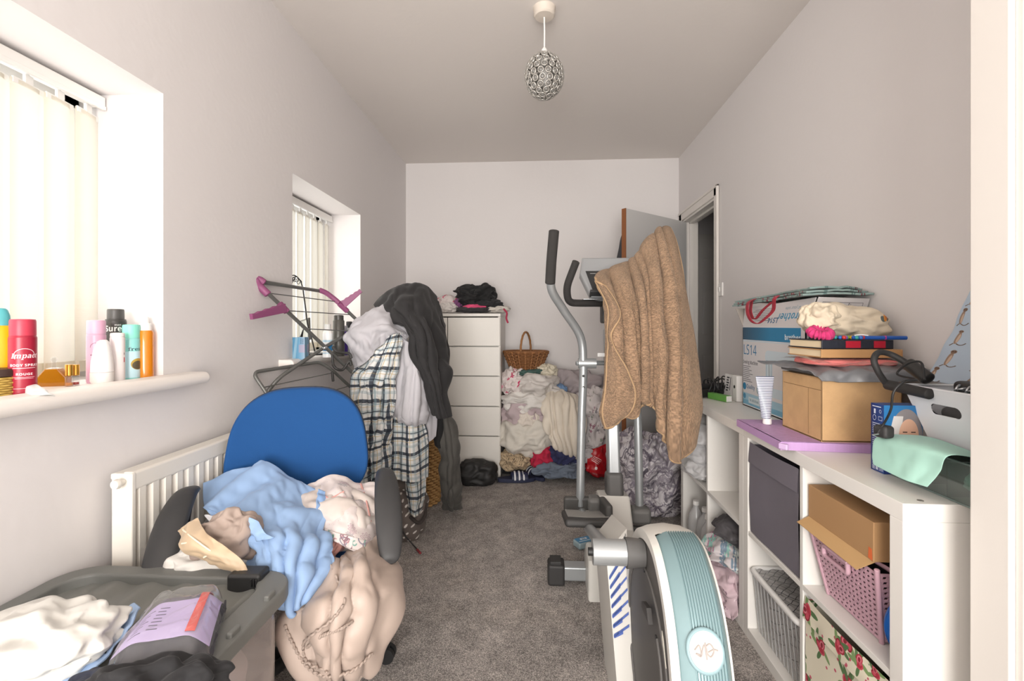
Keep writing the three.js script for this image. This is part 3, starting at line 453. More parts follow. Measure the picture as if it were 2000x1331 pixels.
// ---------------------------------------------------------------- far sill
{
  const bxp = PY(582, 703, SY), d = -bxp.z, k = mpp(d), t = thing('tissue_box', 'blue and pink carton standing on the far window sill', 'box'), w = 24 * k, h = 45 * k;
  const tx = canvasTex(256, 512, (g) => { const l = g.createLinearGradient(0, 0, 256, 0); l.addColorStop(0, '#3f7fa5'); l.addColorStop(0.45, '#5b93b5'); l.addColorStop(1, '#9bb3c8'); g.fillStyle = l; g.fillRect(0, 0, 256, 512); g.fillStyle = 'rgba(190,150,170,.5)'; g.fillRect(130, 170, 126, 180); g.fillStyle = '#38465f'; for (let i = 0; i < 5; i++) { g.fillRect(165, 30 + i * 26, 22, 14); g.fillRect(205, 36 + i * 26, 22, 12); } g.fillStyle = '#fff'; g.beginPath(); g.ellipse(40, 470, 26, 12, -0.2, 0, 7); g.fill(); g.fillStyle = '#7fa7be'; g.beginPath(); g.moveTo(60, 0); g.lineTo(110, 0); g.lineTo(60, 512); g.lineTo(0, 512); g.fill(); });
  part('carton', at(new THREE.BoxGeometry(w, h, 0.05), bxp.x, SY + h / 2, bxp.z - 0.025, 0.12), std(0xffffff, 0.5, { map: tx }), t);
  // wire jewellery stand
  const D = 2.36, wj = thing('jewellery_stand', 'black wire jewellery stand with a scrolled crown on the far sill', 'stand'), pp = (x, y, dd = D) => P(x, y, dd);
  part('base_tray', lathe([[0, 0], [0.07, 0], [0.076, 0.006], [0.074, 0.012], [0.066, 0.008], [0, 0.006]], pp(614, 690).x, SY, -D), M.black, wj);
  part('side_wire', tube([pp(592, 566), pp(597, 605), pp(601, 635), pp(609, 663), pp(615, 688)], 0.0035), M.black, wj);
  part('side_wire', tube([pp(556, 566), pp(560, 605), pp(564, 640), pp(575, 668), pp(600, 688)], 0.0035), M.black, wj);
  const sc = []; for (let i = 0; i < 9; i++) { const c = pp(572 + 9 * Math.cos(i * 0.7) * (i % 2 ? 0.7 : 1.3), 552 - 8 * Math.abs(Math.sin(i * 0.7))), pts = []; for (let j = 0; j < 14; j++) { const a = j * 0.55 + i, r = 0.016 * (1 - j / 17); pts.push(V(c.x + r * Math.cos(a), c.y + r * Math.sin(a), c.z + 0.004 * Math.sin(i))); } sc.push(tube(pts, 0.0016, { rad: 5, cap: false })); }
  sc.push(tube([pp(556, 566), pp(562, 546), pp(574, 538), pp(586, 548), pp(592, 566)], 0.003)); part('scroll_crown', sc, M.black, wj);
  const mr = thing('table_mirror', 'small grey-framed mirror leaning behind the jewellery stand', 'mirror'), a = P(584, 664, 2.48), b = P(603, 664, 2.42), c = P(602, 621, 2.42), e = P(583, 628, 2.48);
  part('frame', slab(a, b, c, e, 0.012), std(0x77766f, 0.5), mr); const ce = a.clone().add(b).add(c).add(e).multiplyScalar(0.25), ins = [a, b, c, e].map((v) => v.clone().lerp(ce, 0.14).add(V(0.0015, 0, 0.003)));
  part('mirror_glass', slab(...ins, 0.002), std(0xa9aba6, 0.05, { metalness: 1 }), mr); const foot = V(ce.x - 0.07, SY + 0.003, ce.z - 0.03); part('easel_leg', rod(ce, foot, 0.004), M.black, mr); part('front_feet', [rod(a, V(a.x, SY, a.z), 0.004), rod(b, V(b.x, SY, b.z), 0.004)], M.black, mr);
  const bt = stand(640, 698, 19, 633.6, SY, 2.62), wb = thing('lotion_bottle', 'white lotion bottle with a blue label on the far sill', 'bottle');
  const lt = label(256, 256, (g) => { g.fillStyle = '#f1f3f4'; g.fillRect(0, 0, 256, 256); g.fillStyle = '#2d8fce'; g.fillRect(0, 120, 256, 66); g.fillStyle = '#b7d6e6'; g.fillRect(0, 70, 256, 22); g.fillRect(0, 205, 256, 12); });
  part('body', new THREE.CylinderGeometry(bt.r, bt.r, bt.h * 0.72, 30, 1, true).translate(bt.x, SY + bt.h * 0.36, bt.z), std(0xffffff, 0.35, { map: lt }), wb); part('shoulder', lathe([[bt.r, bt.h * 0.72], [bt.r * 0.9, bt.h * 0.79], [bt.r * 0.55, bt.h * 0.82]], bt.x, SY, bt.z), M.white, wb); part('cap', lathe([[bt.r * 0.6, bt.h * 0.82], [bt.r * 0.6, bt.h], [0, bt.h]], bt.x, SY, bt.z), std(0xd7d8d6, 0.5), wb);
  const simple = (pxc, yb, w, yt, dm, name, lab, cat, col, capc, cf = 0.12) => { const o = stand(pxc, yb, w, yt, SY, dm), t2 = thing(name, lab, cat); part('body', lathe([[0, 0], [o.r * 0.95, 0], [o.r, 0.004], [o.r, o.h * (0.97 - cf)], [o.r * 0.85, o.h * (1 - cf)]], o.x, SY, o.z), std(col, 0.35), t2); part('cap', lathe([[o.r * 0.86, o.h * (0.99 - cf)], [o.r * 0.84, o.h * 0.985], [o.r * 0.6, o.h], [0, o.h]], o.x, SY, o.z), std(capc, 0.4), t2); };
  simple(661.5, 696, 22, 615, 2.75, 'hairspray_can', 'tall dark grey spray can on the far sill', 'can', 0x4c4a45, 0x3d3b38);
  simple(659, 694, 5, 631, 2.62, 'mascara_tube', 'thin silver cosmetic tube before the dark grey can', 'tube', 0xb6b2a6, 0x9b978d, 0.4);
  simple(673, 694, 13, 636, 2.6, 'spray_bottle', 'purple spray bottle with white top beside the grey sweatshirt', 'bottle', 0x5a3aa8, 0xdedce6, 0.2);
  simple(682, 690, 14, 628, 2.8, 'glass_bottle', 'pale grey bottle with dark cap at the end of the far sill', 'bottle', 0xb9bcbb, 0x2f2f30, 0.2);
}
// ---------------------------------------------------------------- clothes airer
{
  const t = thing('clothes_airer', 'grey folding clothes airer with magenta joints leaning by the far window', 'airer'), g = std(0x6d6d6a, 0.4, { metalness: 0.35 }), pk = std(0x8c4b72, 0.5), bk = std(0x333231, 0.5), r = 0.0085;
  const TL = P(505, 548, 1.86), TR = P(632, 571, 2.3), A0 = P(522, 572, 1.87), A1 = P(693, 733, 2.36), A2 = P(740, 777, 2.5), R0 = P(662, 592, 2.32), R1 = P(704, 630, 2.42), R2 = P(790, 715, 2.6);
  part('top_rail', rod(P(512, 551, 1.87), P(626, 569, 2.28), r), g, t); part('leg', rod(A0, A2, r), g, t); part('leg', rod(R0, R2, r), g, t);
  part('leg', tube(bent([P(700, 640, 2.45), P(633, 679, 2.17), P(545, 738, 1.93), P(520, 768, 1.9), P(500, 830, 1.9)], 0.05), r, { smooth: false }), g, t);
  part('lower_frame', tube(bent([P(520, 768, 1.83), P(493, 728, 1.82), P(624, 707, 2.15), P(650, 724, 2.2), P(720, 790, 2.5)], 0.03), r * 0.9, { smooth: false }), g, t);
  part('leg', rod(P(520, 768, 1.84), P(548, 850, 1.86), r), g, t);
  for (const [a, b, c, d, e, f] of [[525, 573, 1.88, 653, 589, 2.3], [559, 607, 1.92, 684, 615, 2.37], [602, 643, 1.98, 690, 647, 2.38], [516, 757, 1.85, 657, 727, 2.2], [560, 790, 1.88, 690, 752, 2.38], [600, 815, 1.9, 700, 782, 2.4]]) part('wire', rod(P(a, b, c), P(d, e, f), 0.0024, 6), g, t);
  const sleeve = (pts, rr3) => tube(pts, rr3, { rad: 12 });
  part('corner_joint', [sleeve([P(489, 545, 1.85), P(499, 547, 1.85), P(508, 560, 1.865), P(523, 575, 1.875)], 0.0155), sleeve([P(493, 545, 1.85), P(506, 546, 1.86), P(516, 552, 1.87)], 0.0135)], pk, t);
  part('corner_joint', [sleeve([P(624, 567, 2.27), P(636, 572, 2.29), P(650, 582, 2.31), P(662, 592, 2.32)], 0.013)], pk, t);
  // winged hooks with a scalloped upper edge
  const wing = (a, b, up, w0) => { const n = 9, dir = b.clone().sub(a), L = dir.length(), s = [[0, -w0 * 0.45], [L, -w0 * 0.2], [L, w0 * 0.1]]; for (let i = n; i >= 0; i--) { const f = i / n; s.push([L * f, w0 * (0.55 - 0.32 * f) + (i % 2 ? 0.0035 : 0)]); } const e = extrude(s, 0.014, 0.002).translate(0, 0, -0.007); const X = dir.normalize(), Z = X.clone().cross(up).normalize(), Y = Z.clone().cross(X); return e.applyMatrix4(new THREE.Matrix4().makeBasis(X, Y, Z).setPosition(a)); };
  part('wing_hook', [wing(P(556, 603, 1.9), P(491, 620, 1.72), V(0, 1, 0), 0.034), sleeve([P(546, 594, 1.9), P(560, 609, 1.92)], 0.014)], pk, t);
  part('wing_hook', [wing(P(668, 598, 2.33), P(705, 569, 2.36), V(0, 1, 0), 0.034), sleeve([P(663, 594, 2.32), P(678, 608, 2.35)], 0.0135)], pk, t);
  part('pivot', at(new THREE.SphereGeometry(0.011, 14, 10), ...P(634, 680, 2.15).toArray()), M.steel, t);
  for (const [y0, y1] of [[678, 692], [712, 706]]) part('hinge_arm', tube([P(650, y0, 2.2), P(656, y0 + 8, 2.2), P(668, y0 + 11, 2.22), P(683, y1, 2.24), P(686, y1 + 8, 2.24)], 0.007), bk, t);
  for (const y of [694, 727]) part('hook_pin', rod(P(649, y, 2.16), P(650.5, y + 18, 2.16), 0.006), bk, t);
  part('rubber_foot', [cyl(0.014, 0.012, 0.04, P(500, 830, 1.9).x, 0, -1.9), rod(P(500, 830, 1.9), V(P(500, 830, 1.9).x, 0.03, -1.9), r), rod(P(548, 850, 1.86), V(-0.93, 0.02, -1.84), r)], g, t);
}
// ---------------------------------------------------------------- chest of drawers
{
  const t = thing('chest_of_drawers', 'tall white six-drawer chest against the back wall', 'drawers'), x1 = -0.292, x0 = -1.09, d0 = 3.49, d1 = 3.965, h = 1.229, m = std(0xdedad3, 0.4);
  part('carcass', [bx(x0, x0 + 0.02, 0, h - 0.022, d0 + 0.002, d1, 0.002), bx(x1 - 0.02, x1, 0, h - 0.022, d0 + 0.002, d1, 0.002), bx(x0, x1, 0.0, 0.07, d0 + 0.03, d0 + 0.045), bx(x0 + 0.02, x1 - 0.02, 0.06, h - 0.022, d1 - 0.01, d1), bx(x0 + 0.02, x1 - 0.02, 0.07, h - 0.03, d0 + 0.03, d0 + 0.036)], m, t);
  part('top', bx(x0 - 0.002, x1 + 0.002, h - 0.022, h, d0 - 0.018, d1, 0.003), m, t);
  const ys = [P(977, 852, d0).y, P(977, 794, d0).y, P(977, 735, d0).y, P(977, 677, d0).y], rows = [[0.075, ys[0] - 0.004], [ys[0] + 0.004, ys[1] - 0.004], [ys[1] + 0.004, ys[2] - 0.004], [ys[2] + 0.004, ys[3] - 0.004]];
  const dr = (a, b, c, e) => { const q = part('drawer', bx(a, b, c, e, d0 - 0.016, d0 + 0.004, 0.0025), m, t); part('drawer_box', bx(a + 0.02, b - 0.02, c + 0.02, e - 0.03, d0 + 0.004, d0 + 0.03), m, q); };
  for (const [c, e] of rows) dr(x0 + 0.004, x1 - 0.004, c, e);
  const s = P(875, 640, d0).x; dr(x0 + 0.004, s - 0.003, ys[3] + 0.004, h - 0.03); dr(s + 0.003, x1 - 0.004, ys[3] + 0.004, h - 0.03);
}
// ---------------------------------------------------------------- cube shelf units
const KX = 0.757, KD = 1.024, KW = 0.769, KH = 0.77;
function cubeUnit(d0, label) {
  const t = thing('cube_shelf', label, 'shelf', 'white cube shelf units'), x0 = KX, x1 = KX + 0.388, d1 = d0 + KW, m = M.melamine, o = 0.038, i = 0.016, mid = (d0 + d1) / 2;
  part('top_board', bx(x0, x1, KH - o, KH, d0, d1, 0.0015), m, t); part('bottom_board', bx(x0, x1, 0, o, d0 + o, d1 - o, 0.0015), m, t);
  part('side_board', bx(x0, x1, 0, KH - o, d0, d0 + o, 0.0015), m, t); part('side_board', bx(x0, x1, 0, KH - o, d1 - o, d1, 0.0015), m, t);
  part('divider', bx(x0 + 0.002, x1, o, KH - o, mid - i / 2, mid + i / 2, 0.001), m, t);
  for (const [a, b] of [[d0 + o, mid - i / 2], [mid + i / 2, d1 - o]]) part('middle_shelf', bx(x0 + 0.002, x1, KH / 2 - i / 2, KH / 2 + i / 2, a, b, 0.001), m, t);
  part('fixing_plug', at(new THREE.CylinderGeometry(0.006, 0.006, 0.001, 16), x0 + 0.05, KH + 0.0004, -(d0 + 0.02)), std(0x77736e, 0.4), t);
}
cubeUnit(KD, 'white cube shelf holding the pink basket and grey fabric box');
cubeUnit(KD + KW, 'white cube shelf further back beside the towel');
const COL = [[KD + 0.038, KD + 0.3765], [KD + 0.3925, KD + KW - 0.038], [KD + KW + 0.038, KD + KW + 0.3765], [KD + KW + 0.3925, KD + 2 * KW - 0.038]];
const LOW = [0.038, 0.377], UPP = [0.393, 0.732];
{ // grey fabric box
  const t = thing('fabric_box', 'dark grey fabric storage box filling an upper shelf cube', 'box', 'boxes in the cube shelf'), [a, b] = COL[1], m = fab(0x6c6770, { bumpScale: 0.0004 }), y0 = UPP[0] + 0.001, y1 = UPP[1] - 0.012, x = KX + 0.006;
  part('front', relax(sheet([[V(x, y1, -b + 0.006), V(x - 0.003, y1 - 0.002, -(a + b) / 2), V(x, y1, -a - 0.006)], [V(x - 0.004, (y0 + y1) / 2, -b + 0.006), V(x + 0.006, (y0 + y1) / 2, -(a + b) / 2), V(x - 0.002, (y0 + y1) / 2, -a - 0.006)], [V(x, y0, -b + 0.006), V(x, y0, -(a + b) / 2), V(x, y0, -a - 0.006)]], 30, 30), { band: 0.002, iters: 10, wl: 0.12, ex: 1.002 }), m, t);
  part('flap', relax(sheet([[V(x - 0.002, y1 + 0.002, -b + 0.006), V(x - 0.007, y1, -(a + b) / 2), V(x - 0.002, y1 + 0.002, -a - 0.006)], [V(x - 0.008, y1 - 0.075, -b + 0.006), V(x - 0.009, y1 - 0.075, -(a + b) / 2), V(x - 0.006, y1 - 0.075, -a - 0.006)]], 30, 10), { band: 0.002, iters: 8, wl: 0.1, ex: 1.002 }), m, t);
  part('body', [bx(x + 0.003, x + 0.36, y0, y1 - 0.01, a + 0.006, a + 0.01), bx(x + 0.003, x + 0.36, y0, y1 - 0.01, b - 0.01, b - 0.006), bx(x + 0.003, x + 0.36, y0, y0 + 0.004, a + 0.006, b - 0.006), bx(x + 0.356, x + 0.36, y0, y1 - 0.01, a + 0.006, b - 0.006)], m, t);
}
{ // pink plastic lattice basket
  const t = thing('storage_basket', 'pink plastic lattice basket in the nearest upper shelf cube', 'basket'), [a, b] = COL[0], m = std(0xc6a0ad, 0.42), y0 = UPP[0] + 0.002, y1 = 0.583, H0 = y1 - y0;
  const d0 = a + 0.055, d1 = b - 0.012, x0 = KX + 0.012, x1 = KX + 0.34, taper = 0.035, bars = [];
  // walls: horizontal bands joined by slanted struts, so the slits between stay open
  const wall = (o, u, inw, L) => { const rows = 13, bh = H0 * 0.9 / rows; // o origin at bottom, u along, inw inward
    const band = (y, hgt, th) => { const f = y / H0, i2 = taper * (1 - f); return at(rbox(L - 2 * i2, hgt, th, 0.001), 0, 0, 0).applyMatrix4(new THREE.Matrix4().makeBasis(u, V(0, 1, 0), u.clone().cross(V(0, 1, 0)))).translate(o.x + u.x * L / 2 + inw.x * i2, o.y + y, o.z + u.z * L / 2 + inw.z * i2); };
    for (let i = 0; i <= rows; i++) { const y = 0.006 + i * bh; bars.push(band(y, 0.007, 0.0035)); if (i < rows) { const i2 = taper * (1 - (y + bh / 2) / H0), n = Math.round((L - 2 * i2) / 0.0155); for (let k = 0; k < n; k++) { const s = i2 + (k + 0.5) / n * (L - 2 * i2), q = new THREE.BoxGeometry(0.0058, bh * 1.05, 0.0028); q.rotateZ(-0.42); bars.push(q.applyMatrix4(new THREE.Matrix4().makeBasis(u, V(0, 1, 0), u.clone().cross(V(0, 1, 0)))).translate(o.x + u.x * s + inw.x * i2, o.y + y + bh / 2, o.z + u.z * s + inw.z * i2)); } } }
  };
  wall(V(x0, y0, -d1), V(0, 0, 1), V(1, 0, 0), d1 - d0); wall(V(x0, y0, -d0), V(1, 0, 0), V(0, 0, -1), x1 - x0); wall(V(x1, y0, -d0), V(0, 0, -1), V(-1, 0, 0), d1 - d0); wall(V(x1, y0, -d1), V(-1, 0, 0), V(0, 0, 1), x1 - x0);
  part('lattice_walls', bars, m, t); part('floor_panel', bx(x0 + taper, x1 - taper, y0, y0 + 0.004, d0 + taper, d1 - taper), m, t);
  const rim = [V(x0, y1, -d1), V(x0, y1, -d0), V(x1, y1, -d0), V(x1, y1, -d1), V(x0, y1, -d1)]; part('rim', tube(rim, 0.0055, { smooth: false, seg: 4 }), m, t);
  for (const [c, s] of [[V(x0 + taper, y0, -(d0 + taper)), 1], [V(x0 + taper, y0, -(d1 - taper)), 1]]) part('corner_post', rod(c, V(x0, y1, c.z > -(d0 + d1) / 2 ? -d0 : -d1), 0.006), m, t);
  const hm = (d0 + d1) / 2 + 0.015, hy = y1 - 0.05, hl = 0.05; part('handle_slot', tube(bent([V(x0 - 0.001, hy + 0.014, -hm + hl), V(x0 - 0.001, hy + 0.014, -hm - hl), V(x0 + 0.001, hy - 0.014, -hm - hl), V(x0 + 0.001, hy - 0.014, -hm + hl), V(x0 - 0.001, hy + 0.014, -hm + hl)], 0.012), 0.006, { smooth: false }), m, t);
  const dk = thing('black_pouch', 'black pouch stuffed into the pink basket under the carton', 'pouch'); part('pouch', bundle(V((x0 + x1) / 2 + 0.02, y1 - 0.05, -(d0 + d1) / 2), [0.12, 0.07, 0.1], { detail: 14 }), fab(0x2e2d31), dk);
  const cb = thing('cardboard_box', 'small brown carton with an open flap lying on the pink basket', 'box'), m2 = std(0xab855c, 0.75);
  const n0 = P(1738, 1013, 1.135), yb = y1 + 0.004, yt = yb + 0.1; // long box along the shelf depth direction
  const A = V(x0 + 0.004, 0, -(b - 0.01)), B = V(x0 + 0.02, 0, -(a + 0.012));
  part('carton', [bx(x0 + 0.0, x0 + 0.19, yb + 0.008, yt, 1.128, b - 0.01, 0.002)], m2, cb);
  part('flap', slab(V(x0 - 0.028, yb - 0.012, -(b - 0.002)), V(x0 - 0.012, yb - 0.03, -1.17), V(x0 + 0.004, yb + 0.01, -1.128), V(x0 + 0.004, yb + 0.01, -(b - 0.01)), 0.002), std(0xbc9768, 0.8), cb);
  part('torn_label', slab(V(x0 - 0.0008, yb + 0.012, -1.145), V(x0 - 0.0008, yb + 0.01, -1.131), V(x0 - 0.0008, yb + 0.036, -1.133), V(x0 - 0.0008, yb + 0.038, -1.143), 0.0004), std(0xd66a3a, 0.7), cb);
  const bl = thing('blue_ball', 'bright blue ball squeezed beside the pink basket', 'ball'), c = V(KX + 0.088, y0 + 0.075, -(a + 0.032)); part('ball_shell', at(new THREE.SphereGeometry(1, 30, 20).scale(0.075, 0.075, 0.03), c.x, c.y, c.z), std(0x1f63b8, 0.4), bl); part('moulding_ring', at(new THREE.TorusGeometry(0.0752, 0.0012, 6, 40), c.x, c.y, c.z), std(0x1b58a6, 0.4), bl);
}
const roseTex = canvasTex(1024, 1024, (g, w, h) => {
  g.fillStyle = '#e4dcc6'; g.fillRect(0, 0, w, h); const R = (a, b) => a + (b - a) * rnd();
  for (let i = 0; i < 46; i++) { const x = R(0, w), y = R(0, h), s = R(26, 60); for (const [ox, oy] of [[0, 0], [w, 0], [-w, 0], [0, h], [0, -h]]) { g.save(); g.translate(x + ox, y + oy); g.rotate(R(0, 0.01) + i);
    for (let k = 0; k < 5; k++) { g.fillStyle = k % 2 ? '#7d9a63' : '#58784a'; g.save(); g.rotate(k * 1.4); g.beginPath(); g.ellipse(s * 1.1, 0, s * 0.75, s * 0.25, 0.3, 0, 7); g.fill(); g.restore(); }
    for (let k = 0; k < 7; k++) { g.fillStyle = ['#b02a3e', '#c94a5c', '#8e1c30', '#dd7d8a'][k % 4]; g.beginPath(); g.ellipse(Math.cos(k * 2.1) * s * 0.35, Math.sin(k * 2.1) * s * 0.35, s * (0.65 - k * 0.06), s * (0.5 - k * 0.05), k, 0, 7); g.fill(); }
    for (let k = 0; k < 3; k++) { g.fillStyle = '#c5566a'; g.beginPath(); g.arc(s * 1.9 * Math.cos(k * 2), s * 1.9 * Math.sin(k * 2), s * 0.16, 0, 7); g.fill(); } g.restore(); } }
}, 1.9);
{ // floral fabric box
  const t = thing('fabric_box', 'cream fabric box printed with red roses in the lowest near cube', 'box', 'boxes in the cube shelf'), [a, b] = COL[0], m = fab(0xffffff, { map: roseTex, bumpScale: 0.0003 }), y0 = LOW[0] + 0.001, y1 = LOW[1] - 0.014, x = KX + 0.008;
  part('front', relax(sheet([[V(x, y1, -b + 0.004), V(x - 0.004, y1 - 0.006, -(a + b) / 2), V(x, y1, -a - 0.004)], [V(x - 0.002, (y0 + y1) / 2, -b + 0.004), V(x + 0.004, (y0 + y1) / 2, -(a + b) / 2), V(x, (y0 + y1) / 2, -a - 0.004)], [V(x, y0, -b + 0.004), V(x, y0, -(a + b) / 2), V(x, y0, -a - 0.004)]], 30, 30), { band: 0.003, iters: 10, wl: 0.1, ex: 1.003 }), m, t);
  part('flap', relax(sheet([[V(x - 0.002, y1 + 0.003, -b + 0.004), V(x - 0.008, y1, -(a + b) / 2), V(x - 0.002, y1 + 0.002, -a - 0.004)], [V(x - 0.009, y1 - 0.06, -b + 0.004), V(x - 0.01, y1 - 0.066, -(a + b) / 2), V(x - 0.008, y1 - 0.06, -a - 0.004)]], 30, 10), { band: 0.003, iters: 8, wl: 0.08, ex: 1.003 }), m, t);
  part('body', [bx(x + 0.003, x + 0.36, y0, y1 - 0.01, a + 0.004, a + 0.008), bx(x + 0.003, x + 0.36, y0, y1 - 0.01, b - 0.008, b - 0.004), bx(x + 0.003, x + 0.36, y0, y0 + 0.004, a + 0.004, b - 0.004)], m, t);
}
const gridTex = canvasTex(512, 512, (g) => { g.fillStyle = '#d9d7d6'; g.fillRect(0, 0, 512, 512); g.strokeStyle = '#4a4a55'; g.lineWidth = 4; for (let i = -8; i < 17; i++) { g.beginPath(); g.moveTo(i * 64, 0); g.lineTo(i * 64 + 512, 512); g.stroke(); g.beginPath(); g.moveTo(i * 64 + 512, 0); g.lineTo(i * 64, 512); g.stroke(); } }, 4.5);
{ // clear tub with checked fabric
  const t = thing('clear_tub', 'clear plastic tub with a raised white rim in the lower shelf cube', 'tub'), [a, b] = COL[1], y0 = LOW[0] + 0.001, yr = P(1560, 1130, 1.43).y + 0.0, x0 = KX + 0.012, x1 = KX + 0.33, d0 = a + 0.008, d1 = b - 0.008, yt = 0.255;
  const ribs = []; for (let i = 0; i <= 12; i++) { const d = d0 + 0.012 + (d1 - d0 - 0.024) * i / 12; ribs.push(rod(V(x0 + 0.02, y0, -d), V(x0, yt, -d), 0.002, 6)); }
  part('walls', [slab(V(x0 + 0.02, y0, -d1 + 0.012), V(x0 + 0.02, y0, -d0 - 0.012), V(x0, yt, -d0), V(x0, yt, -d1), 0.002), slab(V(x0 + 0.02, y0, -d0 - 0.012), V(x1 - 0.02, y0, -d0 - 0.012), V(x1, yt, -d0), V(x0, yt, -d0), 0.002), slab(V(x1 - 0.02, y0, -d1 + 0.012), V(x0 + 0.02, y0, -d1 + 0.012), V(x0, yt, -d1), V(x1, yt, -d1), 0.002)], M.film, t);
  part('ribs', ribs, phys(0xf0f0f0, 0.2, { transmission: 0.7, thickness: 0 }), t);
  part('rim', tube(bent([V(x0 + 0.16, yt + 0.004, -d1), V(x0 - 0.004, yt + 0.004, -d1), V(x0 - 0.004, yt + 0.004, -d0), V(x0 + 0.3, yt + 0.004, -d0)], 0.03), 0.01, { smooth: false }), std(0xe6e5e3, 0.3), t);
  part('lid', relax(sheet([[V(x1, yt + 0.016, -d1 + 0.01), V(x1, yt + 0.02, -d0 - 0.01)], [V((x0 + x1) / 2, yt + 0.006, -d1 + 0.008), V((x0 + x1) / 2, yt + 0.004, -d0 - 0.008)], [V(x0, yt + 0.008, -d1 + 0.006), V(x0, yt + 0.008, -d0 - 0.006)]], 24, 24), { band: 0.004, iters: 10, wl: 0.05 }), phys(0xffffff, 0.15, { transmission: 0.55, thickness: 0, map: gridTex, side: THREE.DoubleSide }), t);
  single('checked_fabric', bundle(V((x0 + x1) / 2 + 0.0, y0 + 0.09, -(d0 + d1) / 2), [(x1 - x0) / 2 - 0.028, 0.1, (d1 - d0) / 2 - 0.022], { detail: 18, pw: 4, lump: 0.06 }), fab(0xf2efec, { map: gridTex }), 'pale checked fabric folded inside the clear tub', 'fabric');
}
{ // bagged things in the far column, clothes in the lower cube of the far unit
  const [a, b] = COL[3], dm = (a + b) / 2;
  const wf = [fab(0xe4e3e4), fab(0xd9d8da)];
  [[0.045, 0.1], [0.12, 0.085], [0.2, 0.09]].forEach(([y, r], i) => single('bagged_linen', bundle(V(KX + 0.12, UPP[0] + y, -dm + 0.01), [0.14, 0.052, 0.12], { detail: 18, lump: 0.16 }), wf[i % 2], ['white folded linen lowest in the clear bag on the far shelf', 'white folded linen midway up the clear bag on the far shelf', 'white folded linen topmost in the clear bag on the far shelf'][i], 'linen', 'linen in the clear bag'));
  single('plastic_bag', bundle(V(KX + 0.11, UPP[0] + 0.15, -dm + 0.004), [0.175, 0.15, 0.128], { detail: 26, pw: 3.2, lump: 0.08, flat: 0.88, ex: 1.1, wl: 0.07 }), M.film, 'clear plastic bag bulging from the far upper shelf cube', 'bag');
  const bt = (x, d, s, lab) => { const t = thing('plastic_bottle', lab, 'bottle', 'empty bottles in the far lower cube'); part('body', lathe([[0, 0], [s * 0.9, 0], [s, 0.01], [s, 0.11], [s * 0.8, 0.15], [s * 0.35, 0.18], [s * 0.33, 0.2]], x, LOW[0], -d), phys(0xe8e8e8, 0.2, { transmission: 0.45, thickness: 0 }), t); part('cap', cyl(s * 0.4, s * 0.4, 0.02, x, LOW[0] + 0.195, -d), M.white, t); };
  bt(KX + 0.03, a + 0.06, 0.034, 'clear bottle nearest the edge in the far lower cube'); bt(KX + 0.05, a + 0.15, 0.042, 'wider clear bottle deeper in the far lower cube'); bt(KX + 0.035, a + 0.24, 0.04, 'clear bottle at the back of the far lower cube');
}
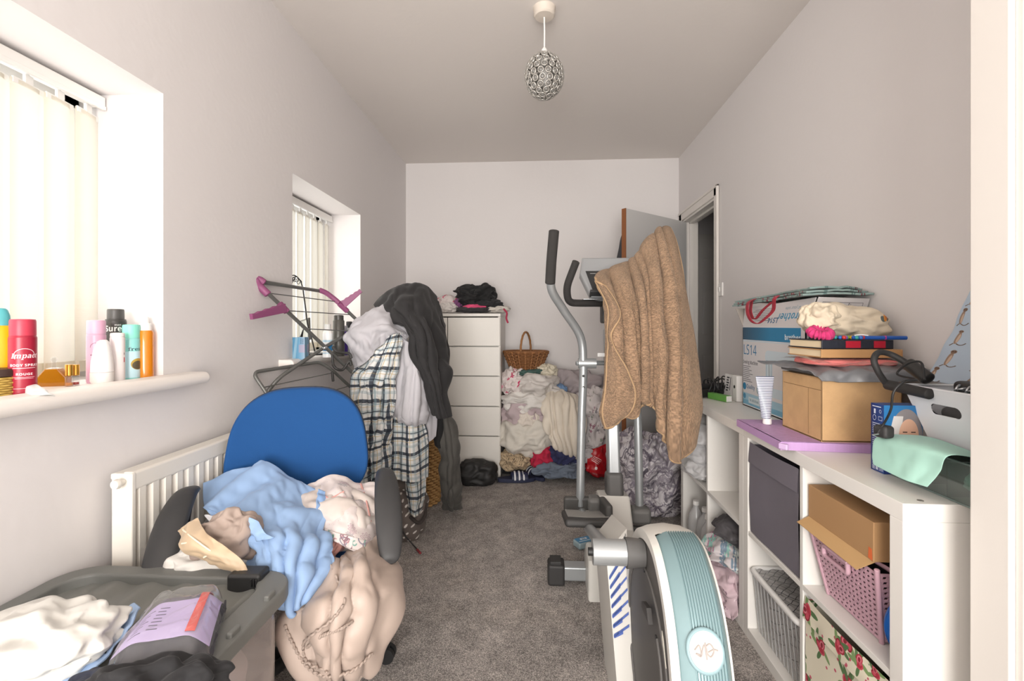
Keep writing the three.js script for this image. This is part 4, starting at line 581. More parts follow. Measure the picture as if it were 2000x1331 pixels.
// ---------------------------------------------------------------- elliptical trainer
{
  const t = thing('elliptical_trainer', 'silver and teal elliptical exercise machine with black grips', 'exercise machine');
  const CX = 0.333, CD = 1.17, CYY = 0.33, XLf = 0.258, XRt = 0.372;
  const teal = std(0x7f999d, 0.33, { metalness: 0.25 }), ivory = std(0xd2d0ca, 0.4), dark = std(0x4f4d4b, 0.55), grip = std(0x333130, 0.85, { bumpMap: grainTex, bumpScale: 0.0006 }), sil = std(0xa7abad, 0.32, { metalness: 0.5 }), grey = std(0x5b5a59, 0.5);
  // wheel cover: arc of the rim swept across x with a domed profile; ribs run round it
  const outline = new THREE.CatmullRomCurve3([[1.4, 0.05], [1.42, 0.25], [1.39, 0.42], [1.33, 0.53], [1.25, 0.603], [1.17, 0.634], [1.09, 0.636], [1.035, 0.611], [0.985, 0.567], [0.952, 0.517], [0.93, 0.465], [0.905, 0.38], [0.885, 0.25], [0.885, 0.06]].map(([d, y]) => V(d, y, 0)), false, 'centripetal'), LEN = outline.getLength();
  const onRim = (u, r) => { const p = outline.getPointAt(u), t = outline.getTangentAt(u); return [p.x + t.y * r, p.y - t.x * r, t]; };   // [depth, height] moved outwards by r
  const arc = (prof, a0, a1, n) => { const pos = [], uv = [], id = []; for (let i = 0; i <= n; i++) { const a = a0 + (a1 - a0) * i / n; prof.forEach(([x, r]) => { const [d, y] = onRim(a, r); pos.push(x, y, -d); uv.push(x, a * LEN); }); } const k = prof.length; for (let i = 0; i < n; i++) for (let j = 0; j < k - 1; j++) { const q = i * k + j; id.push(q, q + k, q + 1, q + 1, q + k, q + k + 1); } const g = new THREE.BufferGeometry(); g.setAttribute('position', new THREE.BufferAttribute(new Float32Array(pos), 3)); g.setAttribute('uv', new THREE.BufferAttribute(new Float32Array(uv), 2)); g.setIndex(id); g.computeVertexNormals(); return crease(g, 0.6); };
  const uAt = (d) => { let b = 0.5, e = 9; for (let u = 0.3; u <= 1; u += 0.002) { const q = Math.abs(outline.getPointAt(u).x - d); if (q < e) { e = q; b = u; } } return b; }, uTop = uAt(1.125);
  const cov = [], x0 = XLf + 0.012, x1 = XRt - 0.002, wd = x1 - x0;
  cov.push([x0, -0.004]); cov.push([x0 + 0.002, 0.004]); cov.push([x0 + wd * 0.17, 0.013]); cov.push([x0 + wd * 0.27, 0.017]);
  for (let k = 0; k < 11; k++) { const f = 0.29 + k * 0.056, q = 0.019 - 0.012 * (f - 0.55) ** 2; cov.push([x0 + wd * f, q], [x0 + wd * (f + 0.012), q - 0.0028], [x0 + wd * (f + 0.026), q - 0.0028], [x0 + wd * (f + 0.036), q]); }
  cov.push([x0 + wd * 0.95, 0.012], [x1, 0.002], [x1, -0.006]);
  part('wheel_cover', [arc(cov, uTop, 1, 80)], teal, t);
  part('cover_edging', [arc([[XLf - 0.002, -0.02], [XLf - 0.003, 0.004], [x0 + 0.001, 0.009], [x0 + 0.002, -0.006]], 0, 1, 90), arc([[x1 - 0.001, -0.01], [x1, 0.004], [XRt + 0.003, 0.002], [XRt + 0.003, -0.02]], 0, 1, 90)], ivory, t);
  part('cover_crown', [arc([[XLf, 0.004], [XLf + 0.02, 0.012], [(XLf + XRt) / 2, 0.017], [XRt - 0.02, 0.012], [XRt, 0.004]], 0.1, uTop + 0.002, 50)], ivory, t);
  const face = (x) => { const s = new THREE.Shape(); for (let i = 0; i <= 60; i++) { const [d, y] = onRim(i / 60, -0.014); i ? s.lineTo(d, y) : s.moveTo(d, y); } return new THREE.ShapeGeometry(s).applyMatrix4(new THREE.Matrix4().set(0, 0, 1, x, 0, 1, 0, 0, -1, 0, 0, 0, 0, 0, 0, 1)); };
  const sidePanel = part('side_panel', face(XLf + 0.004), std(0x4f4d4b, 0.55, { side: THREE.DoubleSide }), t); part('side_panel', face(XRt - 0.004), std(0x4f4d4b, 0.55, { side: THREE.DoubleSide }), t);
  part('panel_ridge', [new THREE.TorusGeometry(0.16, 0.004, 8, 50, 2.0).rotateY(-Math.PI / 2).rotateX(1.2).translate(XLf + 0.003, CYY, -CD), new THREE.TorusGeometry(0.21, 0.0035, 8, 50).rotateY(-Math.PI / 2).translate(XLf + 0.003, CYY, -CD)], std(0x5c5a58, 0.5), sidePanel);
  part('grip_notch', at(extrude([[-0.035, -0.004], [0.035, -0.01], [0.02, 0.014], [-0.03, 0.008]], 0.012, 0.002), XLf - 0.004, CYY + 0.15, -CD + 0.07, -Math.PI / 2, 0, 0.15), std(0x3d3b3a, 0.6), sidePanel);
  for (const [y, z] of [[0.11, 0.1], [0.02, 0.16], [0.2, -0.02]]) part('screw_hole', at(new THREE.CylinderGeometry(0.006, 0.006, 0.003, 14).rotateZ(Math.PI / 2), XLf + 0.003, CYY + y, -CD + z), M.black, sidePanel);
  for (const [q, y, z, r] of [[1, 0.13, 0.17, 0.5], [0.6, 0.13, -0.2, -0.4]]) part('worn_sticker', at(extrude([[-0.006, -0.035], [0.005, -0.03], [0.008, 0.02], [0.002, 0.035], [-0.007, 0.015]], 0.001, 0).scale(q, q, 1), XLf + 0.0026, CYY + y, -CD + z, -Math.PI / 2, 0, r), std(0xe0ddd0, 0.6), sidePanel);
  // oval badge on the cover
  { const u = uAt(0.945), [bd, by, tg] = onRim(u, 0.02), n = V(0, -tg.x, 0).add(V(0, 0, tg.y * -1)).normalize(), c = V((x0 + x1) / 2, by, -bd), up = n.clone().cross(V(1, 0, 0)).normalize(), bm = new THREE.Matrix4().makeBasis(V(1, 0, 0), up, n).setPosition(c);
    const oval = (rx, ry, th, r) => new THREE.CylinderGeometry(rx, rx * 1.0, th, 44).rotateX(Math.PI / 2).scale(1, ry / rx, 1);
    const b = part('badge', new THREE.TorusGeometry(0.0325, 0.0045, 10, 48).scale(1, 1.08, 0.9).applyMatrix4(bm), std(0x86a2a8, 0.35), t);
    part('badge_face', oval(0.031, 0.0335, 0.008).applyMatrix4(bm), std(0xc6c2b8, 0.35), b);
    const q = (pts) => tube(pts.map(([x, y]) => V(x, y, 0.0046).multiply(V(0.75, 0.75, 1))), 0.0012, { rad: 6 }).applyMatrix4(bm); part('badge_mark', [q([[-0.026, -0.006], [-0.014, -0.012], [-0.008, 0.004], [-0.002, 0.014], [0, -0.016]]), q([[0, 0.018], [0.002, 0], [0, -0.018]]), q([[0, 0.01], [0.012, 0.016], [0.02, 0.002], [0.01, -0.012], [0.002, -0.004]]), q([[-0.028, 0.002], [-0.016, 0.012], [-0.014, -0.008], [-0.024, -0.006]]), q([[0.006, -0.002], [0.02, 0.004], [0.03, 0.002]])], std(0xa39a96, 0.4), b); }
  // body shroud between wheel and mast with the striped flank
  const shroudPts = [[1.42, 0.03], [2.05, 0.03], [2.16, 0.08], [2.2, 0.36], [2.11, 0.37], [2.02, 0.26], [1.86, 0.24], [1.72, 0.3], [1.5, 0.4], [1.44, 0.43], [1.42, 0.4]];
  const mkSh = (pts, xa, xb, bev) => { const s = new THREE.Shape(pts.map(([d, y]) => new THREE.Vector2(d, y))); const g = new THREE.ExtrudeGeometry(s, { depth: xb - xa - 2 * bev, bevelEnabled: true, bevelSize: bev, bevelThickness: bev, bevelSegments: 3 }).translate(0, 0, bev); g.rotateY(Math.PI / 2); g.translate(xa, 0, 0); return metric(crease(g, 0.6)); };
  const shroud = part('body_shroud', [mkSh(shroudPts, 0.262, 0.4, 0.012)], ivory, t);
  // rear flank of the shroud, turned towards the room, with its blue stripes and lettering
  { const A = V(0.222, 0.03, -1.3), B = V(0.262, 0.03, -1.3), C = V(0.262, 0.53, -1.43), E = V(0.198, 0.46, -1.4118), fl = part('rear_flank', slab(A, B, C, E, 0.3), ivory, shroud), on = (u, w) => A.clone().lerp(B, u).lerp(E.clone().lerp(C, u), w).add(V(0, 0.0008, 0.003));
    for (let i = 0; i < 7; i++) { const w = 0.87 - i * 0.062, s = 0.03 - i * 0.006; part('blue_stripe', [slab(on(0.04, w - s), on(0.9, w), on(0.9, w + 0.014), on(0.04, w - s + 0.014), 0.001), slab(on(0.06, w - s - 0.006), on(0.55, w - 0.012), on(0.55, w + 0.014), on(0.06, w - s + 0.018), 0.001)], std(0x3f5ba6, 0.5), fl); }
    const tx = canvasTex(512, 128, (g) => { g.fillStyle = '#dcdad4'; g.fillRect(0, 0, 512, 128); txt(g, 'NordicTrack', 256, 96, 'bold 88px sans-serif', '#4a4a4c', 'center', 0.95); }); part('maker_lettering', quad(on(0.1, 0.915), on(0.98, 0.96), on(0.98, 1.0), on(0.1, 0.955)), std(0xffffff, 0.5, { map: tx }), fl); }
  // mast
  const m0 = V(CX + 0.006, 0.3, -2.145), m1 = V(CX, 1.13, -2.262);
  const mast = (a, b, w, l, r) => { const L = a.distanceTo(b), g = rbox(w, L, l, r); g.applyQuaternion(new THREE.Quaternion().setFromUnitVectors(V(0, 1, 0), b.clone().sub(a).normalize())); return g.translate((a.x + b.x) / 2, (a.y + b.y) / 2, (a.z + b.z) / 2); };
  part('mast', mast(m0, m1, 0.056, 0.07, 0.012), sil, t);
  part('mast_collar', mast(m0.clone().lerp(m1, 0.0), m0.clone().lerp(m1, 0.21), 0.076, 0.095, 0.02), grey, t);
  part('mast_root', mast(V(CX + 0.008, 0.05, -2.1), V(CX + 0.006, 0.36, -2.15), 0.108, 0.13, 0.03), ivory, t);
  // front stabiliser
  const sb = part('stabiliser', bx(0.065, 0.6, 0.02, 0.082, 2.06, 2.125, 0.008), sil, t); for (const x of [0.035, 0.575]) part('stabiliser_cap', [bx(x, x + 0.075, 0.0, 0.092, 2.05, 2.135, 0.012), bx(x + 0.01, x + 0.06, 0.085, 0.104, 2.06, 2.125, 0.004)], std(0x2e2d2d, 0.6), sb);
  part('stabiliser_cover', mkSh([[1.96, 0.01], [2.1, 0.01], [2.12, 0.12], [2.06, 0.18], [1.96, 0.16]], 0.2, 0.27, 0.012), ivory, t);
  // swing arms
  const arm = (pts, r) => tube(pts, r, { rad: 18, seg: 60 });
  const L0 = P(1133, 988, 2.1), L1 = P(1136, 820, 2.12), L2 = P(1139, 710, 2.13), L3 = P(1134, 660, 2.12), L4 = P(1100, 605, 2.06), L5 = P(1078, 568, 2.01), L6 = P(1075, 545, 1.99);
  const la = part('swing_arm', arm([L0, L1, L2, L3, L4, L5, L6], 0.0185), sil, t);
  part('grip', arm([P(1074.5, 553, 1.99), P(1077, 510, 1.97), P(1082, 452, 1.94)], 0.0215), grip, la);
  for (const y of [734, 756]) part('bolt', at(new THREE.CylinderGeometry(0.006, 0.006, 0.004, 14).rotateX(Math.PI / 2), P(1139, y, 2.13).x, P(1139, y, 2.13).y, -2.13 + 0.0185), M.black, la);
  const ra = part('swing_arm', arm([P(1249, 990, 2.16), P(1246, 830, 2.18), P(1243, 700, 2.2), P(1250, 640, 2.2), P(1276, 570, 2.24), P(1290, 525, 2.25)], 0.0185), sil, t);
  part('grip', arm([P(1291, 520, 2.25), P(1295, 490, 2.25), P(1296, 458, 2.25)], 0.0215), grip, ra);
  const pv = P(1139, 710, 2.13), pr = P(1244, 710, 2.2);
  part('arm_pivot', [new THREE.CylinderGeometry(0.0225, 0.0225, 0.08, 24).rotateZ(Math.PI / 2).translate(pv.x + 0.018, pv.y, pv.z), rod(V(pv.x - 0.03, pv.y, pv.z), V(pr.x, pv.y, -2.2), 0.011)], sil, t);
  part('pivot_cap', at(new THREE.CylinderGeometry(0.008, 0.01, 0.012, 16).rotateZ(Math.PI / 2), pv.x - 0.027, pv.y, pv.z), M.black, t);
  part('wire_clip', slab(P(1167, 690, 2.2), P(1187, 690, 2.2), P(1187, 697, 2.2), P(1167, 697, 2.2), 0.003), M.whiteGloss, t);
  // fixed handlebar, console
  const fb = part('fixed_handlebar', arm(bent([P(1125, 512, 2.02), P(1106, 562, 2.06), P(1110, 592, 2.1), P(1182, 593, 2.22), P(1215, 593, 2.24)], 0.06, 8), 0.0165), grip, t); part('pulse_sensor', [bx(P(1138, 588, 2.15).x, P(1172, 588, 2.15).x, P(1150, 592, 2.15).y + 0.0135, P(1150, 592, 2.15).y + 0.0185, 2.13, 2.165, 0.003)], M.steel, fb);
  part('fixed_handlebar', arm(bent([P(1262, 532, 2.14), P(1275, 565, 2.14), P(1270, 593, 2.16), P(1212, 593, 2.24)], 0.06, 8), 0.0165), grip, t);
  part('bar_bracket', bx(CX - 0.045, CX + 0.03, P(1185, 632, 2.22).y, P(1185, 588, 2.22).y, 2.19, 2.27, 0.01), std(0x3c3b3a, 0.6), t);
  { const c = P(1190, 548, 2.22), g = new THREE.Group(), w = 0.27, hh = 0.2; const q = new THREE.Matrix4().makeRotationX(-0.5).setPosition(c.x, c.y + 0.005, c.z);
    const con = part('console', extrude([[-0.085, -0.1], [0.085, -0.1], [0.128, 0.02], [0.115, 0.1], [-0.115, 0.1], [-0.128, 0.02]], 0.05, 0.01).translate(0, 0, -0.025).applyMatrix4(q), std(0x97999b, 0.4), t);
    const tx = canvasTex(512, 512, (k) => { k.fillStyle = '#2e2f30'; k.fillRect(0, 0, 512, 512); k.fillStyle = '#8d93a0'; k.fillRect(160, 40, 200, 150); k.fillStyle = '#55606a'; k.fillRect(178, 58, 164, 112); k.fillStyle = '#9a9ca3'; k.fillRect(60, 220, 130, 60); k.fillRect(80, 320, 120, 60); k.fillRect(330, 220, 130, 60); k.fillRect(320, 320, 120, 60); k.fillStyle = '#b8b9bf'; for (let i = 0; i < 4; i++) k.fillRect(220, 240 + i * 40, 80, 14); k.fillStyle = '#d0d0d0'; k.fillRect(40, 60, 60, 8); });
    part('console_face', quad(V(-0.082, -0.085, 0.0262), V(0.082, -0.085, 0.0262), V(0.112, 0.03, 0.0262), V(-0.112, 0.03, 0.0262)).applyMatrix4(q), std(0xffffff, 0.35, { map: tx }), con);
    part('console_shelf', rbox(0.2, 0.014, 0.05, 0.005).translate(0, -0.1, 0.035).applyMatrix4(q), std(0x39393a, 0.5), con); }
  // crank, pedal lever and foot plates
  const K = V(XLf, 0.572, -1.19);
  part('crank_hub', new THREE.CylinderGeometry(0.037, 0.032, 0.045, 28).rotateZ(Math.PI / 2).translate(K.x - 0.02, K.y, K.z), grey, t);
  const lever = part('pedal_lever', [new THREE.CylinderGeometry(0.031, 0.031, 0.082, 28).rotateZ(Math.PI / 2).translate(K.x - 0.084, K.y, K.z), rod(V(K.x - 0.085, K.y, K.z), P(1150, 1032, 1.86), 0.02, 16), rod(P(1150, 1032, 1.86), P(1136, 1000, 2.1), 0.02, 16)], sil, t);
  part('hub_cap', at(new THREE.CylinderGeometry(0.01, 0.01, 0.012, 16).rotateZ(Math.PI / 2), K.x - 0.13, K.y, K.z), M.black, lever);
  const foot = (cx, cy, cd) => { const f = part('foot_plate', at(rbox(0.19, 0.032, 0.32, 0.013), cx, cy, -cd, 0, -0.27), std(0x343332, 0.6), t); const rg = []; for (let i = 0; i < 8; i++) rg.push(tube([...[[-0.08, -0.012], [0, 0.006], [0.08, -0.012]].map(([q, e]) => { const s = (i - 4) * 0.032 + e; return V(cx + q, cy + 0.017 + s * 0.267, -cd + s * 0.963); })], 0.0034, { rad: 6 })); part('tread', rg, std(0x83817e, 0.6), f); part('toe_guard', [at(rbox(0.17, 0.07, 0.03, 0.012), cx, cy - 0.0, -cd - 0.15), at(rbox(0.03, 0.08, 0.22, 0.012), cx + 0.085, cy + 0.02, -cd - 0.04, 0, -0.2)], std(0x454442, 0.55), f); };
  foot(P(1145, 1017, 1.95).x, P(1145, 1017, 1.93).y, 1.95); foot(0.47, 0.2, 2.0);
  for (const [w, x, y, d] of [[0.06, 1160, 985, 2.1], [0.09, 1250, 1006, 2.14]]) part('arm_foot_joint', at(rbox(w, 0.072, 0.075, 0.02), ...P(x, y, d).toArray()), std(0x6a6967, 0.5), t);
}
// ---------------------------------------------------------------- office chair
const toPx = (v) => { const D = -v.z, xc = v.x * cY + D * sY, zc = -v.x * sY + D * cY; return [1000 + FOCAL * xc / zc, HORIZON - FOCAL * (v.y - EYE) / zc]; };
// nearest point of a cloth (seen from the room) to a place on it, lifted by l
function onCloth(g, x, y, l = 0.004) { const p = g.attributes.position, n = g.attributes.normal, v = V(); let best = 1e9, bi = 0; for (let i = 0; i < p.count; i++) { v.fromBufferAttribute(p, i); const [a, b] = toPx(v), d = (a - x) ** 2 + (b - y) ** 2; if (d < best) { best = d; bi = i; } } v.fromBufferAttribute(p, bi); return v.addScaledVector(V().fromBufferAttribute(n, bi), l); }
const seam = (g, pts, r = 0.0025, l = 0.003) => tube(pts.map(([x, y]) => onCloth(g, x, y, l)), r, { rad: 6 });
{
  const t = thing('office_chair', 'blue office chair with black armrests heaped with clothes', 'chair'), yaw = 0.384, C = V(-0.768, 0, -1.42), F = V(Math.sin(yaw), 0, Math.cos(yaw)), S = V(Math.cos(yaw), 0, -Math.sin(yaw));
  const loc = (s, y, f) => V(C.x + S.x * s + F.x * f, y, C.z + S.z * s + F.z * f), B = new THREE.Matrix4().makeBasis(S, V(0, 1, 0), F).setPosition(C);
  const blue = fab(0x0e4984, { bumpScale: 0.0012, sheen: 0.12 }), plast = std(0x262626, 0.55);
  // back: rounded trapezoid cushion, slightly curved
  const prof = []; const hw = 0.232, yb = 0.53, yt = 0.912; for (let i = 0; i <= 60; i++) { const a = i / 60 * Math.PI * 2, c = Math.cos(a), s = Math.sin(a), e = 2 / 2.9, x = Math.sign(c) * Math.abs(c) ** e, y = Math.sign(s) * Math.abs(s) ** e; prof.push([x * hw * (1.05 - 0.2 * (y * 0.5 + 0.5)), yb + (yt - yb) * (y * 0.5 + 0.5)]); }
  prof.pop(); const curve = (g, z) => { const p = g.attributes.position; for (let i = 0; i < p.count; i++) p.setZ(i, p.getZ(i) + z + 0.9 * p.getX(i) ** 2 - (p.getY(i) - 0.53) * 0.16); g.computeVertexNormals(); return metric(g); };
  const scaleIn = (k, kk) => prof.map(([x, y]) => [x * k, 0.72 + (y - 0.72) * k]);
  const cg = curve(new THREE.ExtrudeGeometry(new THREE.Shape(scaleIn(0.96).map(([x, y]) => new THREE.Vector2(x, y))), { depth: 0.02, bevelEnabled: true, bevelSize: 0.012, bevelThickness: 0.016, bevelSegments: 5, curveSegments: 4 }), -0.205);
  part('back_cushion', crease(cg, 0.9).applyMatrix4(B), blue, t);
  part('back_shell', curve(new THREE.ExtrudeGeometry(new THREE.Shape(scaleIn(1.0).map(([x, y]) => new THREE.Vector2(x, y))), { depth: 0.014, bevelEnabled: true, bevelSize: 0.005, bevelThickness: 0.005, bevelSegments: 2 }), -0.222).applyMatrix4(B), plast, t);
  part('back_stem', tube([loc(0, 0.66, -0.25), loc(0, 0.5, -0.25), loc(0, 0.41, -0.2), loc(0, 0.405, -0.02)], 0.02), plast, t);
  part('seat', at(rbox(0.46, 0.075, 0.43, 0.035), 0, 0.455, 0.02).applyMatrix4(B), blue, t); part('seat_shell', at(rbox(0.44, 0.03, 0.41, 0.012), 0, 0.41, 0.02).applyMatrix4(B), plast, t);
  for (const s of [-1, 1]) {
    // arm pad: flat oval bar, high at the back and bent down at the front
    const a = [[-0.02, 0.655], [0.05, 0.66], [0.14, 0.63], [0.22, 0.57], [0.275, 0.505]], rows = a.map(([f, y], i) => { const w = [0.018, 0.028, 0.034, 0.034, 0.024][i], h = [0.01, 0.016, 0.019, 0.019, 0.014][i], ring = []; for (let k = 0; k < 12; k++) { const an = -k / 12 * Math.PI * 2; ring.push(loc(s * 0.275 + w * Math.cos(an) * 1.1, y + h * Math.sin(an), f)); } ring.push(ring[0].clone()); return ring; });
    const st = rows[0].map(() => loc(s * 0.275, 0.655, -0.035)), en = rows[4].map(() => loc(s * 0.275, 0.492, 0.282)); 
    part('arm_pad', sheet([st, ...rows, en], 30, 40), std(0x343435, 0.48, { side: THREE.DoubleSide }), t);
    part('arm_support', tube([loc(s * 0.275, 0.65, 0.03), loc(s * 0.285, 0.55, 0.04), loc(s * 0.28, 0.44, 0.06), loc(s * 0.2, 0.405, 0.07), loc(s * 0.05, 0.4, 0.07)], 0.017), plast, t);
    part('arm_support', tube([loc(s * 0.275, 0.5, 0.265), loc(s * 0.278, 0.44, 0.22), loc(s * 0.27, 0.42, 0.12), loc(s * 0.2, 0.405, 0.08)], 0.015), plast, t);
  }
  part('gas_lift', [cyl(0.024, 0.024, 0.2, C.x, 0.1, C.z), cyl(0.015, 0.015, 0.14, C.x, 0.27, C.z)], M.black, t); part('tilt_mechanism', at(rbox(0.16, 0.04, 0.2, 0.01), 0, 0.385, 0).applyMatrix4(B), plast, t);
  for (let i = 0; i < 5; i++) { const a = yaw + 0.35 + i * Math.PI * 0.4, q = V(C.x + 0.29 * Math.cos(a), 0, C.z + 0.29 * Math.sin(a)); part('base_leg', [tube([V(C.x, 0.115, C.z), V((C.x + q.x) / 2, 0.1, (C.z + q.z) / 2), V(q.x, 0.075, q.z)], 0.018)], plast, t); const k = part('castor', [at(new THREE.CylinderGeometry(0.026, 0.026, 0.014, 20).rotateX(Math.PI / 2), q.x, 0.0262, q.z + 0.012), at(new THREE.CylinderGeometry(0.026, 0.026, 0.014, 20).rotateX(Math.PI / 2), q.x, 0.0262, q.z - 0.012), cyl(0.008, 0.008, 0.04, q.x, 0.035, q.z)], M.black, t); }
}
// ---------------------------------------------------------------- clothes on the chair
const R = (a, b) => a + (b - a) * rnd();
{
  single('white_towel', pbundle(318, 480, 1064, 1150, 1.14, 0.065, { detail: 30, ex: 1.06, lump: 0.1, wl: 0.07 }), fab(0xe6e3dd), 'white towel bunched at the left of the chair seat', 'towel');
  single('grey_vest', pbundle(395, 640, 985, 1110, 1.4, 0.15, { detail: 26, lump: 0.12 }), fab(0xb9b4b2), 'pale grey garment under the blue shirt on the chair', 'clothes');
  single('taupe_blouse', pbundle(388, 505, 1002, 1130, 1.17, 0.06, { detail: 24, rz: -0.5, ex: 1.17, wl: 0.045 }), fab(0xa5948a), 'taupe crumpled top beneath the blue shirt', 'clothes');
  const gold = thick(relax(sheet(px([[[352, 1038, 1.14], [368, 1024, 1.13], [388, 1014, 1.14]], [[352, 1060, 1.09], [375, 1052, 1.07], [402, 1038, 1.09]], [[364, 1078, 1.07], [398, 1078, 1.05], [432, 1062, 1.07]], [[420, 1104, 1.06], [445, 1104, 1.05], [466, 1090, 1.06]], [[452, 1118, 1.06], [468, 1121, 1.055], [482, 1112, 1.06]]]), 40, 50), { ex: 1.07, band: 0.008, wl: 0.05, iters: 40 }), 0.0015);
  const sc = thing('satin_scarf', 'gold satin scarf with cream lines lying over the white towel', 'scarf'); part('scarf_cloth', gold, fab(0xcab294, { roughness: 0.45, sheen: 0.6 }), sc);
  part('cream_stripes', [seam(gold, [[360, 1036], [385, 1058], [420, 1085], [455, 1112]], 0.0022), seam(gold, [[358, 1062], [380, 1056], [398, 1042]], 0.0022), seam(gold, [[400, 1088], [420, 1078], [430, 1072]], 0.0022)], fab(0xefe2cb), sc);
  single('white_vest', thick(relax(sheet(px([[[398, 1006, 1.25], [430, 1010, 1.22], [462, 1020, 1.22]], [[415, 1024, 1.2], [445, 1030, 1.18], [476, 1045, 1.19]], [[432, 1036, 1.19], [460, 1048, 1.17], [482, 1064, 1.18]]]), 30, 20), { band: 0.006, wl: 0.05 }), 0.002), fab(0xe8e9ee), 'white vest edge showing below the blue collar', 'clothes');
  const shirt = px([[[402, 950, 1.42], [450, 924, 1.46], [510, 914, 1.47], [572, 940, 1.46], [633, 966, 1.42]], [[398, 986, 1.33], [450, 965, 1.34], [520, 950, 1.36], [588, 984, 1.35], [637, 1002, 1.35]], [[412, 1002, 1.26], [458, 1010, 1.23], [530, 1010, 1.24], [592, 1033, 1.24], [628, 1042, 1.28]], [[455, 1030, 1.2], [490, 1050, 1.165], [542, 1065, 1.15], [602, 1073, 1.17], [646, 1080, 1.22]], [[488, 1105, 1.15], [515, 1110, 1.115], [556, 1115, 1.1], [602, 1120, 1.12], [642, 1115, 1.17]], [[518, 1155, 1.12], [538, 1165, 1.09], [562, 1178, 1.075], [592, 1160, 1.09], [616, 1152, 1.13]], [[550, 1176, 1.1], [560, 1186, 1.08], [569, 1193, 1.075], [580, 1182, 1.085], [594, 1166, 1.1]]]);
  const sg = relax(sheet(shirt, 90, 110), { ex: 1.1, band: 0.022, inner: 0.014, tan: 0.012, wl: 0.085, iters: 90, bend: 0.25, aniso: [1.1, 0.7, 0.9], fold: [1, 0.35, 0.2], crease: 0.16, pleats: { cuts: [0.2, 0.38, 0.52, 0.7, 0.86], amp: 0.02, top: 0.25, lean: 0.3, wob: 0.06 } });
  const bs = thing('blue_shirt', 'sky blue shirt draped over the heap on the office chair', 'shirt'); part('shirt_cloth', thick(sg, 0.0016), fab(0x93b0d6), bs);
  part('seam', [seam(sg, [[400, 1000], [440, 1008], [462, 1018], [482, 1004], [500, 1012]], 0.0018, 0.001)], fab(0x8aa8d0), bs);
  part('cuff', [thick(relax(sheet(px([[[622, 958, 1.39], [634, 962, 1.4]], [[618, 990, 1.34], [637, 996, 1.36]], [[616, 1020, 1.33], [632, 1030, 1.35]]]), 16, 30), { band: 0.004, ex: 1.12, wl: 0.02, dir: [0, 1, 0], dirEx: 0.05 }), 0.004)], fab(0x86a5cf), bs);
  part('sleeve_end', [thick(relax(sheet(px([[[455, 1015, 1.19], [480, 1010, 1.17], [505, 1020, 1.16]], [[472, 1036, 1.16], [492, 1040, 1.14], [520, 1044, 1.135]], [[492, 1052, 1.16], [512, 1056, 1.13], [535, 1050, 1.14]]]), 30, 20), { band: 0.01, ex: 1.1, wl: 0.03 }), 0.0016)], fab(0x93b0d6), bs);
  const pyTex = canvasTex(512, 512, (g) => { g.fillStyle = '#d9cecb'; g.fillRect(0, 0, 512, 512); g.lineWidth = 4; for (let i = 0; i < 16; i++) { const x = R(30, 480), y = R(30, 480), s = R(14, 38); g.strokeStyle = ['#b59aa4', '#c7a9a9', '#a7a2a6'][i % 3]; for (let k = 0; k < 9; k++) { g.beginPath(); g.ellipse(x + Math.cos(k * 0.7) * s, y + Math.sin(k * 0.7) * s, s * 0.34, s * 0.2, k * 0.7, 0, 7); g.stroke(); } g.beginPath(); g.arc(x, y, s * 0.4, 0, 7); g.stroke(); } g.fillStyle = '#b9b0b3'; for (let i = 0; i < 60; i++) g.fillRect(R(0, 512), R(0, 512), 5, 5); }, 5);
  const pj = thing('floral_pyjamas', 'pale pink floral pyjama top with an embroidered hem on the chair', 'pyjamas'), pg = relax(sheet(px([[[592, 955, 1.47], [640, 930, 1.5], [690, 940, 1.52], [740, 945, 1.52]], [[620, 985, 1.38], [655, 975, 1.38], [700, 985, 1.4], [743, 990, 1.46]], [[632, 1020, 1.33], [665, 1020, 1.31], [705, 1030, 1.33], [744, 1035, 1.42]], [[630, 1048, 1.3], [660, 1060, 1.27], [708, 1078, 1.28], [738, 1052, 1.38]]]), 70, 60), { ex: 1.07, band: 0.014, inner: 0.01, wl: 0.08, iters: 70, crease: 0.4 });
  part('pyjama_cloth', thick(pg, 0.0018), fab(0xffffff, { map: pyTex }), pj); for (const s of [[[625, 962], [645, 975], [670, 962]], [[705, 948], [716, 985], [722, 1020]]]) part('pink_piping', seam(pg, s, 0.003), fab(0xcf9a92), pj);
  const hemT = canvasTex(256, 256, (g) => { g.fillStyle = '#d7cdca'; g.fillRect(0, 0, 256, 256); g.lineWidth = 8; for (let i = 0; i < 26; i++) { g.strokeStyle = ['#8c6f78', '#7fa39a', '#b58a90', '#8b8894'][i % 4]; g.beginPath(); g.arc(R(0, 256), R(0, 256), R(12, 30), 0, 5); g.stroke(); } }, 9);
  part('embroidered_hem', [thick(relax(sheet([[[632, 1032], [655, 1042], [685, 1050], [712, 1058]].map(([x, y]) => onCloth(pg, x, y, 0.004)), [[631, 1048], [656, 1060], [684, 1070], [710, 1080]].map(([x, y]) => onCloth(pg, x, y, 0.006))], 30, 10), { band: 0.003, wl: 0.03, iters: 20 }), 0.002)], fab(0xffffff, { map: hemT }), pj);
  single('rose_cloth', pbundle(628, 668, 1045, 1085, 1.29, 0.04, { detail: 12 }), fab(0xcf9a92), 'small dusty rose cloth peeping under the pyjama hem', 'clothes');
  single('seat_linen', pbundle(560, 745, 960, 1100, 1.43, 0.13, { detail: 22, lump: 0.1 }), fab(0xcfc4bd), 'beige linen packed beneath the pyjama top on the chair', 'clothes');
